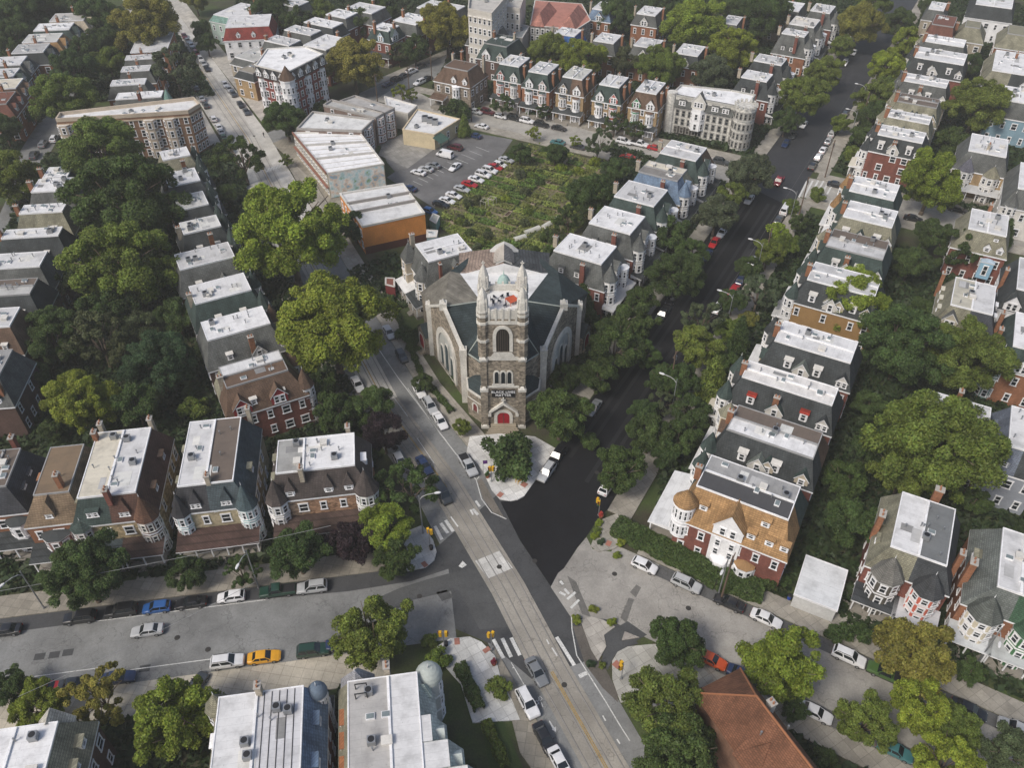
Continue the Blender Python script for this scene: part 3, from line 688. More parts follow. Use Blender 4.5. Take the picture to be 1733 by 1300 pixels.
# worn patches
sheet('road_patch', [Ls(-100, 78.6), Ls(-38, 78.9), Ls(-36, 79.4), Ls(-14, 78.4), Ls(-4, 78.8), Ls(3, 80.5), Ls(3, 81.4), Ls(-100, 81.4)], .008, M((.062, .063, .066), 'road'))
sheet('road_patch', px((633, 1015), (676, 996), (720, 982), (800, 960), (845, 1000), (880, 1060), (812, 1066), (775, 998), (690, 1018), (670, 1034), (636, 1020)), .009, M((.085, .087, .088), 'road'))
for q in ((67, 1112), (92, 1109), (115, 1105), (245, 1132)): c = P(*q); d = Vector(Ls(1, 0))-Vector(Ls(0, 0)); n = Vector((-d.y, d.x)); c = c.to_2d(); sheet('road_patch', [c+d*.75*a+n*.55*b for a, b in ((-1, -1), (1, -1), (1, 1), (-1, 1))], .009, M((.07, .072, .074), 'road'))
sheet('road_patch', px((738, 1003), (756, 999), (768, 1011), (748, 1018)), .009, M((.1, .1, .1), 'road'))
for q in (((1064, 1012), (1073, 1015), (1060, 1055), (1050, 1046)), ((1066, 1003), (1077, 990), (1085, 995), (1076, 1012)), ((960, 975), (975, 985), (1000, 1045), (985, 1040))): sheet('road_patch', px(*q), .009, M((.15, .145, .135), 'road'))
sheet('road_patch', [Rs(-20, 79.2), Rs(40, 79.4), Rs(40, 81.5), Rs(-20, 81.5)], .008, M((.10, .10, .10), 'road'))
sheet('road_patch', [Rs(-6, 68.3), Rs(30, 68.3), Rs(30, 70.6), Rs(-6, 70.6)], .008, M((.13, .128, .125), 'road'))
# trolley track slab, rails, markings
strip('track_slab', TL[:7], 2.75, -2.75, .012, TRACKC); strip('track_slab', TL[6:], 2.75, -2.75, .012, M((.47, .45, .41), 'road', .87))  # far slab colour lightened for the distant haze and glare
sheet('track_slab', px((804, 950), (845, 933), (868, 962), (826, 980)), .015, M((.60, .59, .56), 'pave', .91))
RAIL = M((.26, .25, .24), 'plain', .4)
for q in (-2.05, -.62, .62, 2.05): strip('tram_rail', TL, q+.06, q-.06, .016, RAIL)
for q in (-2.05, -.62, .62, 2.05): strip('tram_groove', TL, q-.07, q-.13, .0155, M((.13, .12, .11)))
strip('lane_marking', TL[1:4], .2, .06, .017, PAINTY); strip('lane_marking', TL[1:4], -.06, -.2, .017, PAINTY)
strip('lane_marking', TL[5:], .12, -.06, .017, PAINTY)
def mark(*pts): sheet('lane_marking', px(*pts), .018, PAINTW)
def line(p, q, w=.14, z=.018, nm='lane_marking', mat=None):
    a = P(*p).to_2d(); b = P(*q).to_2d(); d = (b-a).normalized(); n = Vector((-d.y, d.x))*w/2; sheet(nm, [a+n, b+n, b-n, a-n], z, mat or PAINTW)
def pline(pts, w=.14):
    for a, b in zip(pts, pts[1:]): line(a, b, w)
pline([(640, 590), (674, 640), (740, 727), (806, 813), (815, 845), (832, 868), (857, 879)], .16)
line((806, 813), (811, 807), .16)
pline([(865, 1122), (893, 1170), (915, 1212)], .12)
pline([(967, 1045), (968, 1066), (976, 1110), (993, 1137), (1026, 1190), (1050, 1230), (1066, 1255)], .16)
line((706, 742), (735, 785), .12); line((648, 648), (690, 705), .12)
line((690, 657), (745, 735), .10); line((745, 735), (772, 770), .10)
for p, q in (((942, 1079), (972, 1127)), ((925, 1083), (929, 1091)), ((934, 1097), (943, 1111)), ((865, 1080), (880, 1110)), ((850, 1081), (865, 1113)), ((835, 1083), (852, 1115)), ((868, 1130), (869, 1132)), ((1020, 1212), (1025, 1221)), ((1044, 1252), (1049, 1260))): line(p, q, .55 if q[1]-p[1] > 20 else .2)
line((980, 1146), (994, 1139), .6)
for p, q in (((736, 891), (748, 914)), ((746, 886), (758, 903)), ((754, 881), (767, 900))): line(p, q, .55)
line((800, 862), (809, 872), .5); line((805, 848), (812, 858), .4); line((796, 863), (801, 872), .3); line((763, 875), (775, 892), .25)
for p, q in (((948, 984), (953, 990)), ((955, 997), (963, 1006)), ((960, 1015), (974, 1003)), ((966, 1030), (980, 1016)), ((947, 1003), (957, 1008))): line(p, q, .4)
for a, b, o in ((-52, -26, 78.7), (-66, -48, 70.6), (-45, -30, 69.6)): sheet('lane_marking', [Ls(a, o), Ls(b, o), Ls(b, o+.13), Ls(a, o+.13)], .018, PAINTW)
mark((783, 950), (790, 957), (782, 962), (776, 959))     # faint painted arrow
mark((930, 1220), (938, 1232), (941, 1231), (941, 1240), (934, 1236), (935, 1234), (929, 1222))
pline([(908, 1186), (905, 1190), (908, 1194), (912, 1191), (908, 1186)], .1); pline([(914, 1179), (911, 1183), (914, 1187), (918, 1184), (914, 1179)], .1); line((908, 1190), (914, 1183), .1); line((916, 1190), (919, 1198), .12)
for i in range(6): c = 1352+i*9.5; line((c, 334-i*1.), (c+14, 306-i*.5), .5, .019, 'crosswalk')
for i in range(5): c = 452+i*5; line((c, 291-i*1.6), (c+4, 284-i*1.6), .5, .019, 'crosswalk')
sheet('lane_marking', [Dk(120, 33.2), Dk(300, 33.2), Dk(300, 33.28), Dk(120, 33.28)], .0185, M((.13, .13, .13), 'paint', .7))
for i in range(9): a = Xs(-150+0, 0)
for q in range(7): line((690+q*9, 312-q*5.5), (706+q*9, 319-q*5.3), .12)
for q in range(9): line((742+q*13, 348-q*9.3), (757+q*13, 354-q*9.3), .12)
for q in range(5): line((757+q*12, 274-q*6.5), (780+q*12, 283-q*6.5), .12)
# raised pavements (kerb step .14)
NW = [0]
def walk(pts, m=PAVE, nm='sidewalk', h=.14):
    NW[0] += 1; return sheet(nm, pts, h+.0025*NW[0], m, h+.05+.0025*NW[0])
walk([Ls(-200, 81.45), Ls(-8, 81.45), Ls(-8, 85.6), Ls(-200, 85.6)], PAVB)
walk([Ls(-200, 63.2), Ls(-8, 62.2), Ls(-8, 67.5), Ls(-200, 67.5)], M((.52, .475, .395), 'pave', .95))
walk([Rs(-24, 81.6), Rs(140, 81.6), Rs(140, 85.2), Rs(-24, 85.2)])
walk([Rs(-10, 64.8), Rs(140, 64.8), Rs(140, 68.1), Rs(-10, 68.1)])
walk([Dk(112, 45.1), Dk(215, 45.1), Dk(215, 49), Dk(112, 49)]); walk([Dk(232, 45.1), Dk(460, 45.1), Dk(460, 49), Dk(232, 49)])
walk([Dk(88, 26.2), Dk(212, 26.2), Dk(212, 30.5), Dk(88, 30.5)]); walk([Dk(229, 26.2), Dk(460, 26.2), Dk(460, 30.5), Dk(229, 30.5)])
walk([Xs(-156, 225.7), Xs(-40, 225.7), Xs(-40, 230), Xs(-156, 230)]); walk([Xs(-22, 225.7), Xs(170, 225.7), Xs(170, 229.5), Xs(-22, 229.5)])
walk([Xs(-128, 209.5), Xs(-40, 209.5), Xs(-40, 213.5), Xs(-128, 213.5)]); walk([Xs(-22, 209.5), Xs(170, 209.5), Xs(170, 213.5), Xs(-22, 213.5)])
walk([X2(190, 206.6), X2(420, 206.6), X2(420, 210), X2(190, 210)]); walk([X2(205, 192.4), X2(420, 192.4), X2(420, 195.9), X2(205, 195.9)])
W1 = lambda p: -p[3]-.05; W2 = lambda p: -p[3]-4.3
walk(along(TL[5:8]+[(-70, 216, 6.6, 6.4)], W1, W2)); HAZEW = M((.50, .475, .43), 'pave', .95)  # far pavement colour lifted for haze and glare too
walk(along([(-82, 242, 7, 6.2)]+TL[9:], W1, lambda p: -p[3]-5.5), HAZEW)
walk(along(TL[6:8]+[(-62, 198, 6.6, 6.4)], lambda p: p[2]+4.2, lambda p: p[2]+.05)); walk(along([(-79, 233, 7, 6.2)]+TL[9:], lambda p: p[2]+4.2, lambda p: p[2]+.05), HAZEW)
walk(px((846, 1140), (836, 1095), (905, 1215), (958, 1310), (905, 1310), (880, 1275)), PAVB)
# corner plazas
walk(px((817, 797), (832, 830), (846, 846), (864, 849), (876, 847), (887, 841), (905, 815), (925, 790), (940, 760), (905, 740), (845, 735), (795, 740), (790, 765)), PLAZA, 'plaza')
walk(px((740, 1095), (762, 1082), (795, 1079), (815, 1088), (838, 1112), (848, 1150), (868, 1190), (880, 1220), (800, 1225), (780, 1160), (745, 1120)), M((.64, .635, .61), 'pave', .91), 'plaza')
walk(px((690, 968), (720, 962), (735, 950), (739, 935), (733, 915), (715, 890), (690, 900), (650, 975)), PLAZA, 'plaza')
walk(px((1000, 925), (1012, 935), (1040, 930), (1060, 915), (1045, 870), (1020, 880), (1008, 900)), M((.36, .34, .3), 'pave', .91), 'plaza')
walk(px((1036, 1120), (1045, 1105), (1062, 1096), (1100, 1092), (1130, 1092), (1180, 1120), (1205, 1150), (1140, 1200), (1050, 1190), (1036, 1150)), M((.42, .41, .375), 'pave', .91), 'plaza')
walk(px((982, 1050), (1000, 1045), (1020, 1050), (1041, 1062), (1022, 1076), (1026, 1095), (1012, 1120), (1000, 1100)), M((.42, .395, .355), 'pave', .91), 'traffic_island', .08)
walk(px((1057, 1070), (1082, 1080), (1052, 1085)), M((.36, .33, .3), 'pave', .91), 'traffic_island', .1)
sheet('road_patch', px((1022, 1075), (1045, 1062), (1062, 1052), (1095, 1075), (1060, 1095), (1040, 1110), (1028, 1135), (1018, 1118), (1026, 1095)), .0095, M((.07, .072, .074), 'road'))
sheet('road_patch', px((969, 1060), (985, 1060), (1045, 1170), (1046, 1190), (1020, 1165), (990, 1125)), .0095, M((.12, .108, .095), 'road'))
sheet('road_patch', px((808, 815), (815, 810), (855, 880), (835, 868), (818, 845)), .011, M((.15, .135, .115), 'road'))
for q in (((843, 836), (850, 840)), ((884, 824), (890, 818)), ((715, 958), (722, 954)), ((769, 1087), (778, 1086)), ((821, 1098), (826, 1104)), ((1026, 919), (1034, 922)), ((1040, 1130), (1048, 1122))):
    a, b = P(*q[0], .14).to_2d(), P(*q[1], .14).to_2d(); n = (b-a).normalized(); n = Vector((-n.y, n.x))*.55; sheet('tactile_paving', [a-n, b-n, b+n, a+n], .245, M((.36, .16, .12), 'plain'))
# lawns
GR = M((.045, .075, .022), 'soil')
for q in (((637, 440), (660, 428), (700, 430), (690, 480), (655, 470)), ((815, 1225), (850, 1220), (885, 1300), (830, 1310)), ((770, 1130), (790, 1125), (812, 1190), (790, 1205)), ((712, 158), (735, 152), (820, 178), (805, 186), (735, 170)), ((0, 250), (40, 245), (25, 275), (0, 280))): sheet('lawn', px(*q), .03, GR)

# tyre polished lanes, manholes and drain covers
for a0, a1, o, w_ in ((96, 205, 41.2, .8), (100, 205, 39.4, .7), (92, 205, 36.0, .8), (96, 205, 34.3, .7)): sheet('tyre_track', [Dk(a0, o), Dk(a1, o), Dk(a1, o+w_), Dk(a0, o+w_)], .0145, M((.0155, .0155, .017), 'road', .7, .3))
for q in ((1010, 800), (1085, 690), (1190, 560), (845, 960), (690, 800), (955, 1160), (300, 1080), (352, 1100), (710, 1010), (1165, 1030), (1040, 972), (1350, 1120), (430, 230), (1010, 222), (905, 950)):
    c = P(*q); b = MB(); b.frus(0, 0, .05, .056, .42, .42, 14); structure(b.build('manhole_cover', [M((.045, .042, .04))], None, (c.x, c.y, 0)))
sheet('road_patch', [Dk(128, 38.5), Dk(134, 38.5), Dk(134, 41), Dk(128, 41)], .0165, M((.022, .022, .024), 'road', .8, .3))
sheet('road_patch', [Dk(171, 32.2), Dk(181, 32.2), Dk(181, 35), Dk(171, 35)], .0165, M((.026, .026, .028), 'road', .8, .3))

walk(px((497, 228), (553, 296), (612, 385), (588, 395), (535, 312), (462, 243)), PAVB)
sheet('patio', px((640, 262), (690, 285), (745, 245), (735, 232), (682, 226), (650, 240)), .02, M((.30, .29, .27), 'pave', .91))
sheet('driveway', px((640, 236), (655, 275), (668, 290), (690, 285), (660, 240)), .018, M((.2, .195, .19), 'road'))
sheet('forecourt', [Rs(3.5, 85.2), Rs(12.5, 85.2), Rs(12.5, 92), Rs(3.5, 92)], .02, M((.33, .31, .27), 'pave', .91))
for a in (-47, -34.5, -24): sheet('path', [Ls(a, 85.5), Ls(a+2.2, 85.5), Ls(a+2.2, 91), Ls(a, 91)], .02, M((.27, .25, .21), 'pave', .95))
for a, o in ((22, 85.2), (36, 85.2)): sheet('path', [Rs(a, o), Rs(a+4, o), Rs(a+4, o+6), Rs(a, o+6)], .02, M((.33, .30, .26), 'pave', .91))
for a in (140, 155, 170, 186, 202, 240, 252, 263): sheet('path', [Dk(a, 22), Dk(a+1.3, 22), Dk(a+1.3, 26.3), Dk(a, 26.3)], .02, M((.33, .31, .27), 'pave', .91))
# ------------------------------------------------------------------ the church
def church():
    xc, yc = -1.6, 124.0
    o = empty('church', (xc, yc, 0)); tag(o, 'large grey stone church with pinnacled tower standing in the fork between two streets', 'church')
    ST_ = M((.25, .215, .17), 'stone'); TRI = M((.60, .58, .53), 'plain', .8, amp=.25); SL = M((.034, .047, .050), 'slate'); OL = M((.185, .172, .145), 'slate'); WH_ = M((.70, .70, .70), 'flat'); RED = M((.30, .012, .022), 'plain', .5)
    L = lambda x, y, z: (x-xc, y-yc, z)
    def both(f):
        f(1); f(-1)
    A0, B0, E1, E2, G0, H0, J0 = L(-13, 127.2, 17), L(-6, 129, 17), L(-9.1, 119.4, 12.1), L(-16.5, 133.9, 12.0), L(-18.6, 139.8, 11.4), L(-12.4, 139.2, 17), L(-10.4, 138.5, 17)
    V0, T1, T2 = L(-8.2, 119.2, 12.1), L(-5.6, 116.6, 12.1), L(-5.4, 121.5, 15.6)
    mir = lambda p, s: (p[0]*s, p[1], p[2])
    # walls
    b = MB(); ft = lambda p: (p[0], p[1], -.3)
    for s in (1, -1):
        q = lambda p: mir(p, s)
        b.poly([q(ft(E1)), q(ft(E2)), q(E2), q(A0), q(E1)])
        b.poly([q(ft(E2)), q(ft(G0)), q(G0), q(E2)]); b.poly([q(ft(E1)), q(ft(V0)), q(V0), q(E1)]); b.poly([q(ft(V0)), q(ft(T1)), q(T1), q(V0)])
        K = L(-12, 146, 11.4); b.poly([q(ft(G0)), q(ft(K)), q(K), q(G0)])
    b.poly([L(-12, 146, -.3), L(8.8, 146, -.3), L(8.8, 146, 11.4), L(-12, 146, 11.4)])
    b.build('wall', [ST_], o)
    # roofs
    for s in (1, -1):
        q = lambda p: mir(p, s); b = MB()
        e = lambda p, dx, dy, dz: (p[0]+dx, p[1]+dy, p[2]+dz)
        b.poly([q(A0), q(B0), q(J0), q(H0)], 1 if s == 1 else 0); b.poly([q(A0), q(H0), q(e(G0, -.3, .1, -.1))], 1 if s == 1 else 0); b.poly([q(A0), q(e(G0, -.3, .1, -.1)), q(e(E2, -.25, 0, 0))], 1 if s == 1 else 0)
        b.poly([q(A0), q(E1), q(V0), q(T2), q(B0)], 0); b.poly([q(V0), q(e(T1, -.2, -.25, -.1)), q(T2)], 0)
        b.poly([q(G0), q(L(-12, 146, 11.4)), q(H0)], 0); b.poly([q(H0), q(L(-12, 146, 11.4)), q(L(-7, 147, 17)), q(J0)], 0)
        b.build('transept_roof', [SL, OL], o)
        b = MB(); b.tube(q(A0), q(B0), .14); b.build('ridge_cap', [M((.33, .36, .33))], o); b = MB(); b.tube(q(V0), q(T2), .12); b.build('hip_cap', [M((.33, .36, .33))], o); b = MB(); b.tube(q(T1), q(V0), .16); b.build('gutter', [M((.33, .36, .33))], o)
        # gable coping with raised apex and kneelers
        b = MB()
        n = Vector((E2[0]-E1[0], E2[1]-E1[1], 0)).normalized(); w = Vector((-n.y, n.x, 0))*.35
        for p_, r_ in ((E1, A0), (A0, E2)):
            p1, p2 = Vector(p_)+Vector((0, 0, .1)), Vector(r_)+Vector((0, 0, .1)); up = Vector((0, 0, .55))
            c = [p1-w, p2-w, p2+w, p1+w]; d = [v+up for v in c]
            for fc in ((c[0], c[1], d[1], d[0]), (c[2], c[3], d[3], d[2]), tuple(d), (c[0], d[0], d[3], c[3]), (c[1], c[2], d[2], d[1])): b.poly([q(tuple(v)) for v in fc])
        for p_ in (E1, A0, E2):
            x, y, z = q(p_); b.box(x-.7, y-.7, z-.4, x+.7, y+.7, z+1.1); b.frus(x, y, z+1.1, z+1.8, .6, .15, 4, 0, math.pi/4)
        for p_ in (E1, E2): x, y, z = q(p_); b.box(x-.6, y-.6, -.2, x+.6, y+.6, z-.4)
        b.build('gable_coping', [TRI], o)
        # great window: arched trim ring, tracery, glass
        mid = (Vector(E1)+Vector(E2))/2; mid.z = 0; dn = Vector((E2[0]-E1[0], E2[1]-E1[1], 0)).normalized(); on = Vector((-dn.y, dn.x, 0))
        if on.dot(Vector((-1, -.4, 0))) < 0: on = -on
        def arch(hw, z0, zs, zt_, n=10):
            pts = [(-hw, z0)]+[(-hw*math.cos(math.pi/2*i/n)**.8, zs+(zt_-zs)*math.sin(math.pi/2*i/n)) for i in range(n+1)]
            return pts+[(-x, z) for x, z in pts[::-1]]
        W3 = lambda x, z, d: q(tuple(mid+dn*x+on*d+Vector((0, 0, z))))
        def ring(b, out_, in_, d0, d1, mi=0):
            n = len(out_)
            for i in range(n-1):
                b.poly([W3(*out_[i], d1), W3(*out_[i+1], d1), W3(*in_[i+1], d1), W3(*in_[i], d1)], mi)
                b.poly([W3(*out_[i], d0), W3(*out_[i+1], d0), W3(*out_[i+1], d1), W3(*out_[i], d1)], mi); b.poly([W3(*in_[i], d0), W3(*in_[i+1], d0), W3(*in_[i+1], d1), W3(*in_[i], d1)], mi)
        b = MB(); ring(b, arch(4.7, 1.2, 6.2, 11.6), arch(3.6, 1.4, 6.2, 10.5), .0, .34); b.poly([W3(-4.7, 1.2, .34), W3(4.7, 1.2, .34), W3(4.7, 1.5, .34), W3(-4.7, 1.5, .34)])
        wnd = b.build('great_window', [TRI], o)
        b = MB(); b.poly([W3(x, z, .06) for x, z in arch(3.65, 1.4, 6.2, 10.5)]); b.build('pane', [M((.42, .43, .41), 'plain', .6)], wnd)
        b = MB()
        for x0, hw, zt_ in ((-2.35, .75, 6.6), (-.0, .95, 8.2), (2.35, .75, 6.6)):
            sh = lambda pts: [(x+x0, z) for x, z in pts]
            ring(b, sh(arch(hw+.16, 1.5, zt_-1.6, zt_+.2)), sh(arch(hw, 1.5, zt_-1.6, zt_)), .05, .2); b.poly([W3(x, z, .1) for x, z in sh(arch(hw*.8, 1.6, zt_-1.6, zt_-.2))], 1)
        for sx in (-1.2, 1.2): b.poly([W3(sx-.12, 1.5, .22), W3(sx+.12, 1.5, .22), W3(sx+.12, 8.9, .22), W3(sx-.12, 8.9, .22)])
        b.build('tracery', [TRI, M((.05, .075, .085), 'plain', .2)], wnd)
        # side entrance porch with red door
        c = Vector(E2)+(Vector(G0)-Vector(E2)).normalized()*2.3; c.z = 0
        pt = lambda x, d, z: q(tuple(c+dn*x+on*d+Vector((0, 0, z))))
        b = MB(); hw = 2.1; dp = 1.6
        for x in (-hw, hw): b.poly([pt(x, -3, -.2), pt(x, dp, -.2), pt(x, dp, 4.6), pt(x, -3, 4.6)])
        b.poly([pt(-hw, dp, -.2), pt(hw, dp, -.2), pt(hw, dp, 4.6), pt(0, dp, 6.6), pt(-hw, dp, 4.6)])
        pr = b.build('entrance_porch', [ST_], o)
        b = MB()
        for x in (-1, 1): b.poly([pt(0, dp+.2, 6.75), pt(0, -3, 6.75), pt(x*(hw+.3), -3, 4.5), pt(x*(hw+.3), dp+.2, 4.5)])
        b.build('porch_roof', [SL], pr)
        b = MB(); n = 8
        oa = arch(1.5, .6, 2.6, 4.5, 8); ia = arch(1.1, .6, 2.6, 4.0, 8)
        for i in range(len(oa)-1): b.poly([pt(oa[i][0], dp+.12, oa[i][1]), pt(oa[i+1][0], dp+.12, oa[i+1][1]), pt(ia[i+1][0], dp+.12, ia[i+1][1]), pt(ia[i][0], dp+.12, ia[i][1])])
        b.build('door_arch', [TRI], pr)
        b = MB(); b.poly([pt(x, dp+.05, z) for x, z in ia]); b.build('door', [RED], pr)
        b = MB()
        for i in range(5):
            w_ = .35
            vs = [pt(-1.9, dp, 0), pt(1.9, dp, 0), pt(1.9, dp+w_*(i+1), 0), pt(-1.9, dp+w_*(i+1), 0)]; z = .75-.15*i
            b.poly([(x, y, z) for x, y, _ in vs]); b.poly([(vs[2][0], vs[2][1], z-.15), (vs[3][0], vs[3][1], z-.15), (vs[3][0], vs[3][1], z), (vs[2][0], vs[2][1], z)])
        b.build('steps', [M((.36, .31, .23))], o)
        # low vestibule beside the tower
        vp = [L(-8.7, 118.9, 0)[:2], L(-8.3, 115.6, 0)[:2], L(-5.5, 112.9, 0)[:2], L(-5.2, 118, 0)[:2]]; vp = [(x*s, y) for x, y in vp]
        if s == -1: vp = vp[::-1]
        b = MB(); b.prism(vp, -.2, 6.2, 0); ve = b.build('vestibule', [ST_], o)
        cx = sum(p[0] for p in vp)/4; cy = sum(p[1] for p in vp)/4; ex = [(cx+(x-cx)*1.05, cy+(y-cy)*1.05) for x, y in vp]; ix = [(cx+(x-cx)*.86, cy+(y-cy)*.86) for x, y in vp]
        b = MB(); b.prism(ex, 6.2, 6.55, 0); b.prism(ex, 4.55, 4.75, 0); b.build('parapet', [TRI], ve)
        b = MB(); tp = (T1[0]*s, T1[1]+.8, 9.2)
        for i in range(4): b.poly([(*ix[i], 6.56), (*ix[(i+1) % 4], 6.56), tp])
        b.build('vestibule_roof', [SL], ve)
        a_, c_ = (vp[1], vp[2]) if s == 1 else (vp[1], vp[2]); mx, my = (a_[0]+c_[0])/2, (a_[1]+c_[1])/2; rz = math.atan2(c_[1]-a_[1], c_[0]-a_[0])
        if s == -1 and abs(rz) > 1.57: rz += math.pi
        b = MB(); oo = arch(.85, 1.8, 3.2, 4.3, 6); ii = arch(.5, 2.1, 3.2, 3.9, 6)
        for i in range(len(oo)-1): b.poly([(oo[i][0], -.1, oo[i][1]), (oo[i+1][0], -.1, oo[i+1][1]), (ii[i+1][0], -.1, ii[i+1][1]), (ii[i][0], -.1, ii[i][1])])
        b.poly([(x, -.06, z) for x, z in ii], 1); b.build('arched_window', [TRI, M((.16, .03, .03), 'plain', .3)], ve, (mx, my, 0), rz)
    # flat roof between the transepts, ventilator and rear skylight roof
    b = MB(); b.poly([B0, mir(B0, -1), mir(J0, -1), J0]); b.poly([B0, mir(B0, -1), mir(T2, -1), T2]); b.build('flat_roof', [WH_, SL], o)
    b = MB(); y0, y1, y2 = 138.5-yc, 143.5-yc, 147.5-yc; zr = 20.0
    Lb, Rb, F0, F1 = (-7.6, y0, 17), (7.6, y0, 17), (0, y0+.2, 19.2), (0, y1, zr)
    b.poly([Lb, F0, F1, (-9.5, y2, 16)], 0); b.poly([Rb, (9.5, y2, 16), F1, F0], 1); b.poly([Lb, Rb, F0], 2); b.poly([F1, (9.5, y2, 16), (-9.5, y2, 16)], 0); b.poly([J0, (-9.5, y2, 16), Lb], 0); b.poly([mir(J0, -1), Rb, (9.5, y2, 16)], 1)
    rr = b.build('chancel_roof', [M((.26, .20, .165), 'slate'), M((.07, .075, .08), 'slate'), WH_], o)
    b = MB()
    for s in (-1, 1):
        n = 11
        for i in range(n):
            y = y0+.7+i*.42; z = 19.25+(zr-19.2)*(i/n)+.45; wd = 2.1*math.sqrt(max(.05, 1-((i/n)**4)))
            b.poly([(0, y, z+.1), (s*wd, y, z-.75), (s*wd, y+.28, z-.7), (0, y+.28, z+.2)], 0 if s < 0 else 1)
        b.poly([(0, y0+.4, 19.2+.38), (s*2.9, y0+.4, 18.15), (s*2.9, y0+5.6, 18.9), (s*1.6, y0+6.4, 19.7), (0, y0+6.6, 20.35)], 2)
    b.build('skylight', [M((.45, .41, .36)), M((.12, .12, .125)), M((.5, .49, .46))], rr)  # louvres light left, dark right: lit and shaded sides put in colour
    # copper ventilator cupola
    b = MB(); cy = 133.3-yc
    for i in range(8): t = 2*math.pi*i/8; b.box(1.05*math.cos(t)-.08, cy+1.05*math.sin(t)-.08, 17, 1.05*math.cos(t)+.08, cy+1.05*math.sin(t)+.08, 18.5)
    cu = b.build('cupola', [DARKM], o)
    b = MB(); pr_ = [(1.3, 18.4), (1.22, 18.9), (1.0, 19.4), (.6, 19.9), (.25, 20.1), (.1, 20.4), (.05, 21.2)]
    for (r0, z0), (r1, z1) in zip(pr_, pr_[1:]): b.frus(0, cy, z0, z1, r0, r1, 12, 0, 0, True)
    b.build('dome', [M((.34, .46, .43))], cu)
    # tower
    x0, x1, ty0, ty1 = -4.0, 4.0, 112.2-yc, 120.0-yc; b = MB()
    b.box(x0, ty0, -.3, x1, ty1, 25.4)
    tw = b.build('tower', [ST_], o)
    b = MB()
    b.box(x0-.12, ty0-.12, 24.3, x1+.12, ty1+.12, 25.0); b.box(x0-.1, ty0-.14, 16.4, x1+.1, ty0, 17.2); b.box(x0-.1, ty0-.12, 9.9, x1+.1, ty0, 10.3); b.box(x1, ty0, 16.4, x1+.12, ty1, 17.2); b.box(x0-.12, ty0, 16.4, x0, ty1, 17.2)
    b.poly([(-2.2, ty0-.16, 17.2), (2.2, ty0-.16, 17.2), (1.5, ty0-.16, 18.3), (-1.5, ty0-.16, 18.3)])
    b.build('stone_band', [TRI], tw)
    b = MB()
    for (p, q_) in (((x0, ty0), (x1, ty0+.4)), ((x0, ty1-.4), (x1, ty1)), ((x0, ty0+.4), (x0+.4, ty1-.4)), ((x1-.4, ty0+.4), (x1, ty1-.4))): b.box(p[0], p[1], 25.4, q_[0], q_[1], 27.2)
    for i in range(5):
        xx = -2.3+i*1.15; b.box(xx-.18, ty0-.12, 25.0, xx+.18, ty0, 27.7); b.box(xx-.18, ty1, 25.0, xx+.18, ty1+.12, 27.7)
        b.box(x0-.12, ty0+1.6+i*1.15-.18, 25, x0, ty0+1.6+i*1.15+.18, 27.7); b.box(x1, ty0+1.6+i*1.15-.18, 25, x1+.12, ty0+1.6+i*1.15+.18, 27.7)
    b.build('parapet', [TRI], tw)
    b = MB(); b.box(x0+.4, ty0+.4, 25.4, x1-.4, ty1-.4, 26.0); b.build('tower_deck', [WH_], tw)
    for i, (dx, dy) in enumerate(((-1.6, 3.2), (-.6, 3.9), (-1.4, 5.0), (-.2, 5.2), (.4, 2.6), (.9, 5.4), (-1.9, 4.3))):
        b = MB(); b.box(-.22, -.22, .42, .22, .22, .48)
        for p in (-.2, .2):
            for q_ in (-.2, .2): b.box(p-.025, q_-.025, 0, p+.025, q_+.025, .42)
        b.box(-.22, .18, .48, .22, .23, .95)
        tag(b.build('chair', [M((.03, .035, .05), 'plain', .5)], None, (xc+dx, yc+ty0+dy, 26.0), i*1.3), 'small dark chair on the white deck on top of the church tower', 'chair', 'chairs on the tower deck')
    b = MB(); b.box(-.9, -.9, .72, .9, .9, .78); [b.box(p-.04, q_-.04, 0, p+.04, q_+.04, .72) for p in (-.8, .8) for q_ in (-.8, .8)]
    tag(b.build('table', [M((.50, .10, .045), 'plain', .6)], None, (xc+1.6, yc+ty0+3.9, 26.0), .6), 'square orange table among chairs on the church tower deck', 'table')
    for sx in (-1, 1):
        for sy, yy in ((0, ty0+.55), (1, ty1-.55)):
            cx, cy = sx*3.35, yy; b = MB(); b.frus(cx, cy, 17.2, 26.9, 1.06, 1.06, 8, 0, math.pi/8)
            for z in (20.6, 24.4, 26.0): b.frus(cx, cy, z, z+.55, 1.2, 1.2, 8, 1, math.pi/8)
            pn = b.build('pinnacle', [ST_, TRI], tw)
            b = MB(); b.frus(cx, cy, 26.9, 27.3, 1.22, 1.18, 8, 0, math.pi/8); b.frus(cx, cy, 27.3, 28.9, 1.04, 1.0, 8, 0, math.pi/8); b.frus(cx, cy, 28.9, 30.4, 1.0, .62, 8, 0, math.pi/8); b.frus(cx, cy, 30.4, 31.5, .62, .16, 8, 0, math.pi/8)
            for i in range(4): t = math.pi/4+i*math.pi/2; b.box(cx+.85*math.cos(t)-.16, cy+.85*math.sin(t)-.16, 27.3, cx+.85*math.cos(t)+.16, cy+.85*math.sin(t)+.16, 29.5)
            b.box(cx-.09, cy-.09, 31.4, cx+.09, cy+.09, 32.3); b.box(cx-.32, cy-.08, 31.8, cx+.32, cy+.08, 32.0)
            b.build('spire', [TRI], pn)
        b = MB(); b.box(sx*3.45-.65, ty0-.5, -.3, sx*3.45+.65, ty0, 9.2); b.box(sx*3.45-.55, ty0-.3, 9.2, sx*3.45+.55, ty0, 16.4)
        bu = b.build('buttress', [ST_], tw)
        b = MB()
